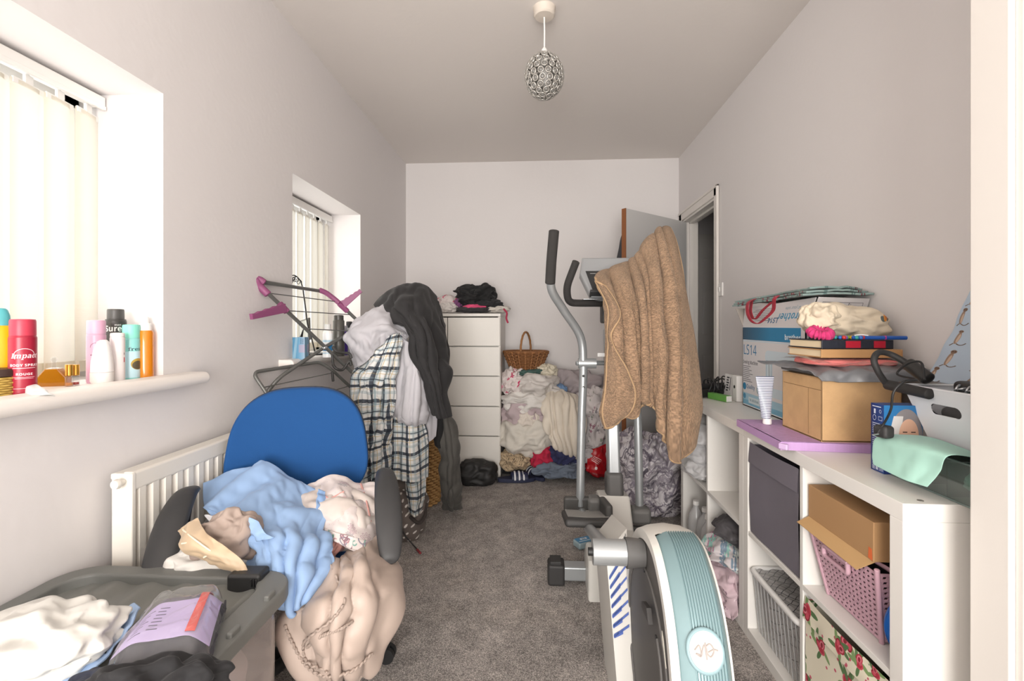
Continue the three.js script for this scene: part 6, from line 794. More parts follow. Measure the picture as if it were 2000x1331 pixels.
// ---------------------------------------------------------------- laundry pile by the back wall
{
  const g = 'laundry pile by the back wall', add = (n, a, l, col, cat = 'clothes', o = {}) => single(n, pbundle(...a, { detail: 24, flat: 0.92, ex: 1.16, ...o }), col.isMaterial ? col : fab(col), l, cat, g);
  const fl = fab(0xffffff, { map: flowerPrint }), pinkM = fab(0xffffff, { map: pinkPrint });
  add('duvet', [990, 1185, 780, 915, 3.74, 0.14], 'grey duvet buried in the middle of the laundry pile', 0xbdb6b2, 'duvet', { lump: 0.08 });
  add('black_bag', [978, 1056, 886, 924, 3.66, 0.12], 'black bag squashed at the bottom of the laundry pile', 0x1f1e1f, 'bag');
  add('grey_duvet_cover', [1060, 1180, 728, 800, 3.82, 0.12], 'mauve-grey duvet cover at the upper right of the pile', 0xa89ea0, 'bedding', { lump: 0.28 });
  add('print_sheet', [980, 1024, 722, 772, 3.64, 0.1], 'white sheet with bright pink print at the pile top left', pinkM, 'sheet', { lump: 0.25 });
  add('beige_throw', [1000, 1088, 728, 776, 3.66, 0.16], 'pale beige throw folded under the wicker basket', 0xcbc5c0, 'throw', { aniso: [0.6, 1.4, 1], ex: 1.18 });
  add('green_cloth', [1003, 1062, 719, 734, 3.7, 0.12], 'dark green cloth lying directly beneath the wicker basket', 0x44605a, 'cloth'); add('cream_towel', [1046, 1086, 712, 738, 3.72, 0.09], 'cream towel crumpled at the right of the wicker basket', 0xd5cdb9, 'towel');
  add('blue_cloth', [1082, 1106, 752, 770, 3.66, 0.05], 'small blue cloth poking from the laundry pile', 0x6d8aae); add('white_sheet', [984, 1072, 764, 806, 3.6, 0.13], 'white sheet spread below the beige throw in the pile', 0xd8d4cf, 'sheet', { aniso: [0.5, 1.5, 1], ex: 1.2 });
  add('mauve_shirt', [984, 1070, 782, 838, 3.57, 0.1], 'mauve top in the left middle of the laundry pile', 0xb7a6a9); add('cream_knit', [1008, 1054, 806, 836, 3.5, 0.06], 'cream knitted item with a pink edge on the pile', 0xd9cfc4);
  add('laundry_bag', [976, 1082, 812, 888, 3.56, 0.15], 'stuffed off-white laundry bag low in the pile', 0xcfc9bf, 'bag', { ex: 1.1, lump: 0.1, detail: 30, wl: 0.14 });
  add('floral_sheet', [1132, 1190, 768, 884, 3.64, 0.13], 'flower printed sheet at the right side of the laundry pile', fl, 'sheet', { detail: 30, ex: 1.2 }); add('floral_cover', [1128, 1190, 758, 800, 3.72, 0.1], 'grey flowered cover on the right top of the pile', fl, 'bedding', { lump: 0.3 });
  const fz = thick(relax(sheet(px([[[1060, 775, 3.6], [1080, 762, 3.62], [1105, 764, 3.62], [1132, 785, 3.62]], [[1060, 800, 3.48], [1085, 790, 3.46], [1112, 792, 3.46], [1138, 805, 3.52]], [[1068, 840, 3.42], [1090, 840, 3.39], [1115, 842, 3.39], [1140, 850, 3.46]], [[1082, 868, 3.42], [1098, 876, 3.4], [1118, 880, 3.4], [1140, 878, 3.46]], [[1086, 876, 3.46], [1102, 886, 3.45], [1120, 890, 3.45], [1138, 888, 3.5]]]), 60, 60), { ex: 1.05, dir: [1, 0, 0], dirEx: 0.12, band: 0.025, wl: 0.1, aniso: [1.2, 0.35, 1], fold: [1, 0, 0], iters: 70, pleats: { cuts: [0.2, 0.35, 0.52, 0.66, 0.8], amp: 0.034, top: 0, wob: 0.08 } }), 0.008); single('fleece_blanket', fz, fab(0xddd3c4), 'cream fleece blanket falling in folds down the laundry pile', 'blanket', g);
  add('leopard_shirt', [976, 1034, 878, 916, 3.52, 0.08], 'leopard print top at the lower left of the pile', fab(0xffffff, { map: leopardTex })); add('red_shirt', [1038, 1088, 872, 912, 3.5, 0.08], 'crimson red top near the bottom of the laundry pile', 0xb01f3f, 'clothes', { lump: 0.25 });
  add('navy_pyjamas', [1072, 1136, 866, 912, 3.5, 0.09], 'navy printed pyjamas next to the crimson top in the pile', fab(0xffffff, { map: navyPrint }), 'pyjamas', { lump: 0.25 }); add('denim_jeans', [1046, 1136, 902, 930, 3.46, 0.1], 'grey-blue denim jeans flattened on the carpet before the pile', 0x66707e, 'jeans', { lump: 0.22, wl: 0.05 });
  add('striped_cloth', [1134, 1166, 872, 905, 3.52, 0.06], 'pale grey cloth behind the red carrier bag', 0xb7b2b3);
  // red carrier bag with white print
  const rb = thing('carrier_bag', 'red carrier bag with white lines standing by the machine', 'bag'), tx = canvasTex(256, 256, (k) => { k.fillStyle = '#b51520'; k.fillRect(0, 0, 256, 256); k.fillStyle = '#efe6e4'; k.save(); k.translate(128, 130); k.rotate(0.5); for (let i = 0; i < 4; i++) k.fillRect(-70, -20 + i * 16, 130 - i * 12, 5); k.restore(); k.beginPath(); k.arc(110, 205, 16, 0, 7); k.fill(); });
  const gg = relax(sheet(px([[[1150, 880, 3.5], [1166, 876, 3.48], [1184, 868, 3.52]], [[1148, 900, 3.46], [1165, 902, 3.44], [1184, 898, 3.48]], [[1146, 920, 3.45], [1164, 924, 3.43], [1182, 927, 3.46]]]), 26, 26), { band: 0.008, wl: 0.06, iters: 30 }); { const a = gg.attributes.uv.array; let mu = 0, mv = 0; for (let i = 0; i < a.length; i += 2) { mu = Math.max(mu, a[i]); mv = Math.min(mv, a[i + 1]); } for (let i = 0; i < a.length; i += 2) { a[i] /= mu; a[i + 1] = 1 + a[i + 1] / -mv; } } part('bag_front', gg, std(0xffffff, 0.35, { map: tx, side: THREE.DoubleSide }), rb); part('bag_body', pbundle(1146, 1184, 874, 926, 3.56, 0.09, { detail: 14, pw: 4, flat: 0.95 }), std(0xa0131d, 0.4), rb);
  // wicker basket with a hoop handle
  const wb = thing('wicker_basket', 'oval wicker basket with an arched handle on top of the laundry', 'basket'), c = P(1027, 704, 3.72), k = mpp(3.72), yb = P(1027, 723, 3.66).y, yt = P(1027, 687, 3.72).y, rings = []; for (let i = 0; i < 12; i++) { const f = i / 11; rings.push([k * (28 + 15 * f), k * (20 + 11 * f), yb + (yt - yb) * f]); }
  part('weave', wovenWall(c, rings, 20, 0.009, 0.0072), std(0x875a35, 0.65), wb); const stk = []; for (let j = 0; j < 20; j++) { const a = j / 20 * Math.PI * 2; stk.push(rod(V(c.x + k * 29.5 * Math.cos(a), yb, c.z + k * 21.5 * Math.sin(a)), V(c.x + k * 44.5 * Math.cos(a), yt, c.z + k * 32.5 * Math.sin(a)), 0.0045, 6)); } part('stakes', stk, std(0xa8754a, 0.65), wb).userData.kind = 'stuff';
  part('rim', new THREE.TorusGeometry(1, 0.055, 8, 50).rotateX(Math.PI / 2).scale(k * 43, k * 43, k * 31).translate(c.x, yt, c.z), std(0x8f6038, 0.65), wb); part('base', cyl(k * 28, k * 28, 0.008, 0, 0, 0).scale(1, 1, 0.72).translate(c.x, yb, c.z), std(0x8a5b33, 0.8), wb);
  const hx = k * 9; part('handle', [0, 1, 2].map((s) => { const pts = []; for (let i = 0; i <= 16; i++) { const a = i / 16 * Math.PI; pts.push(V(c.x + hx * Math.cos(a) + 0.003 * Math.sin(i * 1.2 + s * 2.1), yt + Math.sin(a) * k * 38 + 0.003 * Math.cos(i * 1.2 + s * 2.1), c.z - Math.cos(a) * k * 28)); } return tube(pts, 0.006, { rad: 7 }); }), std(0x9a6a3e, 0.65), wb);
  // black holdall, slides
  const hb = thing('black_holdall', 'black soft holdall lying on the carpet before the chest', 'bag'), hc = P(932, 918, 3.36); part('bag_body', bundle(V(hc.x, 0.075, hc.z), [0.135, 0.083, 0.08], { detail: 24, pw: 3.6, lump: 0.06, flat: 0.9, ex: 1.06, wl: 0.08 }), std(0x1d1c1c, 0.6), hb); part('zip', tube([V(hc.x - 0.11, 0.15, hc.z + 0.02), V(hc.x, 0.158, hc.z + 0.02), V(hc.x + 0.11, 0.148, hc.z + 0.02)], 0.003), M.black, hb); part('strap', tube([V(hc.x + 0.1, 0.13, hc.z + 0.02), V(hc.x + 0.14, 0.08, hc.z + 0.03), V(hc.x + 0.15, 0.02, hc.z + 0.03)], 0.005), M.black, hb);
  const slide = (lab, cx, cz, ry) => { const s = thing('slide_sandal', lab, 'sandal', 'pair of navy slides'), mt = new THREE.Matrix4().makeRotationY(ry).setPosition(cx, 0, cz), pts = []; for (let i = 0; i < 40; i++) { const a = i / 40 * Math.PI * 2, x = Math.cos(a) * 0.138; pts.push([x, Math.sin(a) * (0.044 + 0.008 * Math.sin(x * 14))]); }
    part('sole', extrude(pts, 0.028, 0.006).rotateX(-Math.PI / 2).translate(0, 0.002, 0).applyMatrix4(mt), std(0x20253f, 0.7), s);
    const st = (x0, x1, rr3, col) => { const rows = [x0, (x0 + x1) / 2, x1].map((x) => { const r = []; for (let k = 0; k <= 10; k++) { const a = Math.PI * k / 10; r.push(V(x, 0.022 + (0.048 + (x > 0.05 ? -0.006 : 0)) * rr3 * Math.sin(a), Math.cos(a) * 0.047 * rr3)); } return r; }); return thick(sheet(rows, 30, 8), 0.005).applyMatrix4(mt); };
    const sp2 = part('strap', st(-0.035, 0.085, 1, 0), std(0x1d2340, 0.5), s); for (let i = 0; i < 3; i++) part('white_stripe', st(-0.018 + i * 0.032, -0.006 + i * 0.032, 1.05, 1), std(0xd8d8da, 0.5), sp2); };
  slide('navy slide with three white stripes in front of the laundry pile', P(1008, 935, 3.42).x, -3.42, 0.16); slide('second navy striped slide turned behind the front one', P(1040, 928, 3.5).x, -3.53, 2.2);
  // bag hung on the back of the door
  const hg = thing('hanging_bag', 'dark grey bag hanging behind the open door edge', 'bag'), q = P(1222, 525, 3.58); part('bag_body', bundle(V(q.x + 0.01, q.y - 0.12, q.z - 0.02), [0.12, 0.22, 0.07], { detail: 20, lump: 0.14 }), fab(0x4a4a4e), hg); part('strap', tube([V(q.x - 0.06, q.y + 0.0, q.z), V(q.x - 0.03, q.y + 0.14, q.z), V(q.x - 0.005, q.y + 0.25, q.z), V(q.x + 0.05, q.y + 0.3, q.z)], 0.024), fab(0x4a4a4e), hg);
  // small blue pack on the carpet
  const bp = thing('tissue_pack', 'small blue and white packet on the carpet beside the machine', 'packet'), bc = PY(1140, 1068, 0), bt = canvasTex(256, 128, (k2) => { k2.fillStyle = '#3b86b4'; k2.fillRect(0, 0, 256, 128); k2.fillStyle = '#e8eef0'; k2.fillRect(80, 26, 120, 34); k2.fillStyle = '#1d3c5c'; txt(k2, 'AIR', 140, 56, 'bold 36px sans-serif', '#1d3c5c'); k2.fillStyle = '#c8d8dc'; k2.fillRect(20, 84, 200, 16); });
  part('packet_body', at(new RoundedBoxGeometry(0.095, 0.035, 0.065, 3, 0.01), bc.x, 0.018, bc.z, 0.5), std(0x9fb3b9, 0.4), bp); part('printed_label', at(new THREE.PlaneGeometry(0.085, 0.055).rotateX(-Math.PI / 2), bc.x, 0.0362, bc.z, 0.5), std(0xffffff, 0.4, { map: bt }), bp);
  // marbled bedding
  single('marbled_bedding', bundle(V(0.67, 0.225, -2.97), [0.215, 0.24, 0.2], { detail: 44, pw: 3, lump: 0.1, flat: 0.93, ex: 1.12, wl: 0.12, iters: 80 }), fab(0xffffff, { map: marbleTex, roughness: 0.6 }), 'big bundle of purple-grey marbled bedding behind the machine', 'bedding');
  // clothes spilling from the far lower cube
  const [a, b] = COL[2], cg = 'clothes spilling from the lower shelf cube', spill = (n, x, y, d, r, l, m, o = {}) => single(n, bundle(V(x, y, -d), r, { detail: 22, flat: 0.85, ...o }), m.isMaterial ? m : fab(m), l, 'clothes', cg);
  spill('grey_jumper', KX + 0.13, 0.285, 2.0, [0.14, 0.05, 0.14], 'dark grey jumper on top in the lower shelf cube', 0x504d50); spill('print_blouse', KX + 0.1, 0.2, 2.0, [0.15, 0.05, 0.15], 'aqua and pink printed blouse in the lower shelf cube', fab(0xffffff, { map: aquaPrint })); spill('mauve_dress', KX + 0.1, 0.1, 2.0, [0.17, 0.085, 0.15], 'mauve floral dress at the bottom of the lower shelf cube', fab(0xffffff, { map: mauvePrint }));
  const mp = thick(relax(sheet(px([[[1380, 1090, 2.12], [1405, 1095, 2.0], [1432, 1105, 1.9]], [[1384, 1130, 2.08], [1410, 1140, 1.94], [1438, 1140, 1.86]], [[1394, 1170, 2.02], [1414, 1180, 1.9], [1440, 1175, 1.85]], [[1408, 1205, 1.95], [1424, 1215, 1.87], [1440, 1205, 1.84]]]), 40, 50), { band: 0.012, ex: 1.08, wl: 0.07 }), 0.003); single('mauve_skirt', mp, fab(0xffffff, { map: mauvePrint }), 'mauve floral skirt hanging out of the lower shelf cube onto carpet', 'skirt');
}
// ---------------------------------------------------------------- towel on the machine
{
  const terryTex = dataTex(256, (u, v, x, y) => 255 * (0.6 * hash(x, y, 11) + 0.4 * hash(x >> 1, y >> 1, 12)), false, 3.2), terryCol = dataTex(256, (u, v, x, y) => { const k = 0.9 + 0.26 * (hash(x >> 1, y >> 1, 15) - 0.5) + 0.14 * (fbm(u, v, 9, 3, 16) - 0.5); return [168 * k, 138 * k, 111 * k]; }, true, 2.5);
  const rows = px([[[1190, 640, 2.34], [1205, 640, 2.36], [1228, 650, 2.38], [1245, 660, 2.38], [1270, 660, 2.38], [1292, 660, 2.36], [1310, 650, 2.34]], [[1176, 575, 2.27], [1196, 560, 2.32], [1226, 548, 2.34], [1245, 540, 2.34], [1272, 520, 2.32], [1294, 500, 2.3], [1308, 500, 2.3]], [[1163, 545, 2.02], [1183, 527, 2.12], [1222, 517, 2.16], [1238, 503, 2.17], [1272, 462, 2.19], [1292, 445, 2.2], [1306, 448, 2.22]], [[1168, 570, 1.97], [1194, 565, 1.99], [1225, 562, 2.0], [1254, 555, 2.0], [1284, 540, 2.02], [1308, 530, 2.06], [1326, 535, 2.17]], [[1187, 608, 1.98], [1210, 618, 1.95], [1236, 625, 1.97], [1263, 625, 1.94], [1290, 620, 1.96], [1318, 618, 1.98], [1341, 620, 2.13]], [[1187, 680, 2.0], [1214, 690, 1.94], [1241, 690, 1.97], [1268, 690, 1.93], [1297, 690, 1.96], [1327, 690, 1.95], [1352, 700, 2.1]], [[1182, 760, 2.0], [1213, 755, 1.94], [1245, 750, 1.98], [1270, 745, 1.94], [1296, 760, 1.96], [1331, 770, 1.93], [1358, 770, 2.08]], [[1176, 805, 2.0], [1207, 800, 1.95], [1241, 790, 1.99], [1268, 775, 1.96], [1297, 812, 1.96], [1328, 840, 1.93], [1362, 812, 2.06]], [[1184, 837, 2.0], [1206, 822, 1.96], [1241, 806, 1.99], [1272, 784, 1.97], [1300, 852, 1.96], [1324, 908, 1.93], [1353, 838, 2.05]]]);
  const g = relax(sheet(rows, 120, 150), { ex: 1.02, dir: [1, 0, 0], dirEx: 0.13, band: 0.034, inner: 0.026, tan: 0.014, wl: 0.105, aniso: [1.3, 0.16, 0.8], fold: [1, 0, 0.2], amp: 0.6, iters: 120, bend: 0.35, smooth: 2, crease: 0.0, pleats: { cuts: [0.2, 0.4, 0.5, 0.56, 0.72, 0.86], amp: 0.06, top: 0.22, wob: 0.025 } });
  const flap = relax(sheet(px([[[1162, 548, 1.95], [1172, 553, 1.93], [1181, 558, 1.94]], [[1186, 596, 1.93], [1200, 604, 1.9], [1212, 612, 1.92]], [[1187, 640, 1.93], [1190, 648, 1.92], [1193, 656, 1.92]], [[1187, 690, 1.94], [1200, 697, 1.9], [1213, 704, 1.91]], [[1183, 750, 1.93], [1212, 755, 1.88], [1241, 762, 1.91]], [[1177, 802, 1.94], [1205, 804, 1.9], [1232, 804, 1.92]], [[1184, 838, 1.95], [1196, 834, 1.93], [1206, 824, 1.94]]]), 40, 90), { band: 0.006, ex: 1.02, wl: 0.1, iters: 30 });
  const t = thing('brown_towel', 'tan terry bath towel draped over the machine handles', 'towel'), tm = phys(0xffffff, 1, { map: terryCol, bumpMap: terryTex, bumpScale: 0.006, sheen: 0.4, sheenColor: new THREE.Color(0.9, 0.8, 0.65), side: THREE.DoubleSide }); part('terry_cloth', thick(g, 0.007), tm, t); part('folded_edge', thick(flap, 0.006), tm, t);
  part('hem', tube(rimPoints(flap).filter((_, i) => i % 3 === 0), 0.0055, { rad: 7, seg: 260, closed: true }), fab(0xb09270), t);
  const rp = rimPoints(g); part('hem', tube([...rp.filter((_, i) => i % 3 === 0)], 0.0052, { rad: 7, seg: 420, closed: true }), fab(0xb09270), t);
}
// ---------------------------------------------------------------- things on the shelf top
const KT = KH + 0.0005;
const uvFit = (g) => { const a = g.attributes.uv.array; let u0 = 1e9, u1 = -1e9, v0 = 1e9, v1 = -1e9; for (let i = 0; i < a.length; i += 2) { u0 = Math.min(u0, a[i]); u1 = Math.max(u1, a[i]); v0 = Math.min(v0, a[i + 1]); v1 = Math.max(v1, a[i + 1]); } for (let i = 0; i < a.length; i += 2) { a[i] = (a[i] - u0) / (u1 - u0); a[i + 1] = (a[i + 1] - v0) / (v1 - v0); } return g; };
{ // sewing machine carton: long printed side faces the room
  const t = thing('sewing_machine_box', 'white and blue sewing machine carton with open flaps', 'box'), X = 0.95, X1 = 1.14, d0 = 1.735, d1 = 2.255, y0 = KT, y1 = 1.136;
  const faceT = canvasTex(1024, 768, (g, w, h) => {
    g.fillStyle = '#e3e2e4'; g.fillRect(0, 0, w, h); let l = g.createLinearGradient(0, 0, w, 0); l.addColorStop(0, '#35566f'); l.addColorStop(0.5, '#2f86b4'); l.addColorStop(1, '#2b8cc0'); g.fillStyle = l; g.fillRect(0, 8, w - 60, 118); txt(g, 'brother', w - 175, 106, 'bold 60px sans-serif', '#eef4f7');
    g.fillStyle = '#cfdfe8'; g.fillRect(0, 130, w - 60, 12); txt(g, 'LS14', 12, 268, '132px sans-serif', '#2a78a8', 'left', 0.95); txt(g, 'Sewing Machine', 12, 358, 'bold 46px sans-serif', '#54535c', 'left', 0.8); g.fillStyle = '#6d6c76'; for (let i = 0; i < 9; i++) g.fillRect(12, 378 + i * 18, [150, 120, 170, 130, 190, 140, 110, 150, 180][i], 6);
    g.fillStyle = '#2b86b4'; g.beginPath(); g.arc(40, 578, 34, 0, 7); g.fill(); txt(g, 'Quality', 80, 592, 'bold 54px sans-serif', '#3f6f96', 'left', 0.85); g.strokeStyle = '#4e8f9b'; g.lineWidth = 9; g.beginPath(); g.arc(318, 580, 36, 0, 5); g.stroke(); g.beginPath(); g.arc(318, 580, 16, 1, 6); g.stroke();
    g.fillStyle = '#a9cfe2'; g.fillRect(0, 640, w, 128); g.fillStyle = '#7fb9d6'; g.fillRect(0, 705, w, 45); g.fillStyle = '#4c96bf'; g.beginPath(); g.arc(40, 672, 26, 0, 7); g.fill(); g.fillStyle = '#dbe9ef'; g.fillRect(120, 668, 210, 60); txt(g, '14 stitches', 225, 708, 'bold 34px sans-serif', '#7898a8');
    // drawing of a sewing machine
    g.fillStyle = '#d3e3ec'; g.beginPath(); g.roundRect(430, 210, 480, 110, 46); g.fill(); g.fillRect(440, 280, 110, 260); g.fillRect(780, 280, 120, 270); g.beginPath(); g.roundRect(420, 530, 520, 80, 20); g.fill(); g.strokeStyle = '#8fb2c6'; g.lineWidth = 6; g.strokeRect(450, 300, 90, 200); g.strokeStyle = '#333'; g.beginPath(); g.moveTo(495, 330); g.lineTo(500, 520); g.stroke(); g.fillStyle = '#8fb7cc'; g.beginPath(); g.arc(840, 350, 40, 0, 7); g.fill(); g.fillStyle = '#f4f6f7'; g.fillRect(0, 750, w, 18);
  });
  const pm = std(0xffffff, 0.5, { map: faceT }), wm = std(0xd9d8da, 0.55), gm = std(0xb5aca4, 0.7);
  part('printed_side', slab(V(X, y0, -d1), V(X, y0, -d0), V(X, y1, -d0), V(X, y1, -d1), 0.004), pm, t);
  const endT = canvasTex(512, 768, (g, w, h) => { g.fillStyle = '#dddcde'; g.fillRect(0, 0, w, h); g.fillStyle = '#33657f'; g.fillRect(30, 20, w, 110); txt(g, 'LS14', 60, 280, '110px sans-serif', '#2a78a8', 'left'); g.fillStyle = '#a9cfe2'; g.fillRect(0, 640, w, 128); });
  part('end_side', slab(V(X, y0, -d0), V(X1, y0, -d0), V(X1, y1, -d0), V(X, y1, -d0), 0.004), std(0xffffff, 0.5, { map: endT }), t);
  part('plain_sides', [slab(V(X1, y0, -d0), V(X1, y0, -d1), V(X1, y1, -d1), V(X1, y1, -d0), 0.004), slab(V(X1, y0, -d1), V(X, y0, -d1), V(X, y1, -d1), V(X1, y1, -d1), 0.004), bx(X, X1, y0, y0 + 0.004, d0, d1)], wm, t);
  const flapT = canvasTex(1024, 256, (g, w, h) => { g.fillStyle = '#e0dedf'; g.fillRect(0, 0, w, h); g.save(); g.translate(w, h); g.rotate(Math.PI); txt(g, 'brother', 90, 130, 'bold 96px sans-serif', '#4a9ac0', 'left'); txt(g, 'at your side', 150, 190, '40px sans-serif', '#6f97a8', 'left'); txt(g, 'LS14', 420, 90, 'bold 76px sans-serif', '#3f6f96', 'left'); g.fillStyle = '#7b7a82'; for (let i = 0; i < 8; i++) g.fillRect(560, 60 + i * 20, 300 - (i % 3) * 40, 6); g.restore(); });
  part('long_flap', slab(V(X, y1, -d1), V(X, y1, -d0), V(X + 0.03, y1 + 0.106, -d0 + 0.01), V(X + 0.018, y1 + 0.086, -d1 - 0.02), 0.003), std(0xffffff, 0.55, { map: flapT }), t);
  const stepT = canvasTex(512, 256, (g, w, h) => { g.fillStyle = '#d6d2d2'; g.fillRect(0, 0, w, h); g.strokeStyle = '#565256'; g.lineWidth = 4; for (let i = 0; i < 3; i++) { g.strokeRect(60 + i * 136, 40, 130, 150); txt(g, String(i + 1), 74 + i * 136, 66, '22px sans-serif', '#555'); for (let k = 0; k < 7; k++) { g.beginPath(); g.arc(124 + i * 136 + R(-26, 26), 118 + R(-26, 40), R(8, 26), R(0, 3), R(3, 6)); g.stroke(); } } });
  part('end_flap', slab(V(X + 0.004, y1, -d0), V(X1, y1, -d0), V(X1 + 0.012, y1 + 0.1, -d0 + 0.028), V(X + 0.03, y1 + 0.106, -d0 + 0.028), 0.003), std(0xffffff, 0.6, { map: stepT }), t);
  part('far_flap', slab(V(X1, y1, -d1), V(X, y1, -d1), V(X - 0.012, y1 + 0.085, -d1 - 0.05), V(X1, y1 + 0.085, -d1 - 0.05), 0.003), gm, t); part('wall_flap', slab(V(X1, y1, -d0), V(X1, y1, -d1), V(X1 + 0.012, y1 + 0.09, -d1), V(X1 + 0.012, y1 + 0.1, -d0), 0.003), gm, t);
  // stack of folded shopping bags on the flaps
  const bagT = printTex('#8fa3a0', ['#a3323f', '#c9c3bd', '#4f6a68', '#7d2f3c', '#b9d0ca'], 90, 6, 18, 6); const bt = y1 + 0.109, c0 = (y, s, k) => [V(X - 0.028 + s, y - 0.018, -d1 - 0.05), V(X + 0.02 + s, y - 0.002, -(d0 + d1) / 2), V(X - 0.02 + s, y, -d0 + 0.02 + k)];
  ['folded floral shopping bag lowest on the sewing machine carton', 'folded floral shopping bag with red handles on the carton', 'folded floral shopping bag topmost on the carton'].forEach((l, i) => {
    const y = bt + 0.006 + i * 0.0105, b = thing('shopping_bag', l, 'bag', 'folded shopping bags on the carton'), far = [V(1.147 - i * 0.01, y - 0.012, -d1 - 0.02), V(1.147, y + 0.006, -(d0 + d1) / 2), V(1.144, y - 0.004, -d0 + 0.06 - i * 0.03)], mid = [V(1.05, y, -d1 - 0.04), V(1.06, y + 0.01, -(d0 + d1) / 2), V(1.05, y + 0.003, -d0 + 0.05)];
    part('bag_fold', thick(relax(sheet([far, mid, c0(y, i * 0.006, i * 0.01)], 50, 26), { band: 0.0035, wl: 0.06, iters: 25, ex: 1.02 }), 0.007), fab(0xffffff, { map: bagT }), b);
    if (i === 1) { const m = fab(0xa6283a), st = (pts) => { const g = pts.map((p, k) => [p.clone().add(V(0, 0.0, 0.013)), p.clone().add(V(0, 0.0, -0.013))]); return thick(sheet(g, 4, 50), 0.003); };
      const hp = (x, yy, d) => P(x, yy, d); part('handle', st([hp(1475, 584, 2.16), hp(1461, 592, 2.1), hp(1460, 612, 2.06), hp(1468, 628, 2.02), hp(1481, 632, 1.98), hp(1495, 622, 1.92), hp(1510, 606, 1.88), hp(1512, 585, 1.84), hp(1520, 578, 1.86)]), m, b); part('handle', st([hp(1468, 588, 2.14), hp(1466, 610, 2.1), hp(1474, 624, 2.06), hp(1490, 606, 1.98), hp(1508, 590, 1.9)]), m, b); }
  });
}
{ // cluster at the far end of the shelf top
  const t = thing('hair_straightener', 'black hair tool wrapped in its coiled cord on the shelf end', 'hair tool'), a = PY(1362, 778, KT), b = PY(1414, 772, KT);
  part('handle', [rod(V(a.x + 0.01, KT + 0.022, a.z), V(b.x + 0.02, KT + 0.022, b.z), 0.021, 16), rod(V(a.x + 0.02, KT + 0.05, a.z - 0.03), V(b.x + 0.02, KT + 0.045, b.z - 0.03), 0.019, 16)], M.black, t);
  for (let i = 0; i < 9; i++) { const f = i / 8, c = V(a.x + (b.x - a.x) * (0.25 + 0.75 * f) + 0.02, KT + 0.05, a.z + (b.z - a.z) * (0.25 + 0.75 * f) - 0.01), pts = []; for (let k = 0; k < 14; k++) { const q = k / 14 * Math.PI * 2; pts.push(V(c.x + 0.008 * Math.sin(q * 2 + i), c.y + (0.042 + 0.008 * Math.sin(i * 2)) * Math.sin(q), c.z + 0.04 * Math.cos(q) + 0.006 * Math.sin(i))); } part('cord_loop', tube(pts, 0.0036, { rad: 6, closed: true }), M.black, t); }
  const gr = thing('green_carton', 'small green carton lying at the front of the shelf end', 'box'), g0 = PY(1408, 785, KT); part('carton', at(rbox(0.034, 0.03, 0.13, 0.002), g0.x + 0.01, KT + 0.0155, g0.z - 0.045, 0.35), std(0x5f9a45, 0.45), gr); part('end_flap', at(rbox(0.031, 0.027, 0.001, 0.0004), g0.x + 0.01 + 0.0655 * Math.sin(0.35), KT + 0.0155, g0.z - 0.045 + 0.0655 * Math.cos(0.35), 0.35), M.white, gr);
  const ctT = canvasTex(256, 512, (g) => { g.fillStyle = '#e6e4e2'; g.fillRect(0, 0, 256, 512); g.fillStyle = '#34343a'; for (let i = 0; i < 6; i++) g.fillRect(70, 60 + i * 58, 90 - (i % 2) * 20, 34); g.fillRect(190, 60, 20, 300); });
  const w1 = thing('white_carton', 'white carton with black print leaning beside the hair tool', 'box'), p1 = PY(1424, 778, KT); part('carton', at(new THREE.BoxGeometry(0.03, 0.115, 0.075), p1.x + 0.02, KT + 0.06, p1.z - 0.03, 0.1, 0, -0.1), std(0xffffff, 0.5, { map: ctT }), w1);
  const w2 = thing('white_carton', 'plain white slim carton against the sewing machine box', 'box'), p2 = PY(1437, 785, KT); part('carton', at(rbox(0.03, 0.125, 0.05, 0.002), p2.x + 0.016, KT + 0.063, p2.z - 0.018), M.white, w2); part('dark_seal', at(new THREE.CylinderGeometry(0.008, 0.008, 0.001, 16).rotateZ(Math.PI / 2), p2.x + 0.0005, KT + 0.07, p2.z - 0.018), M.black, w2);
}
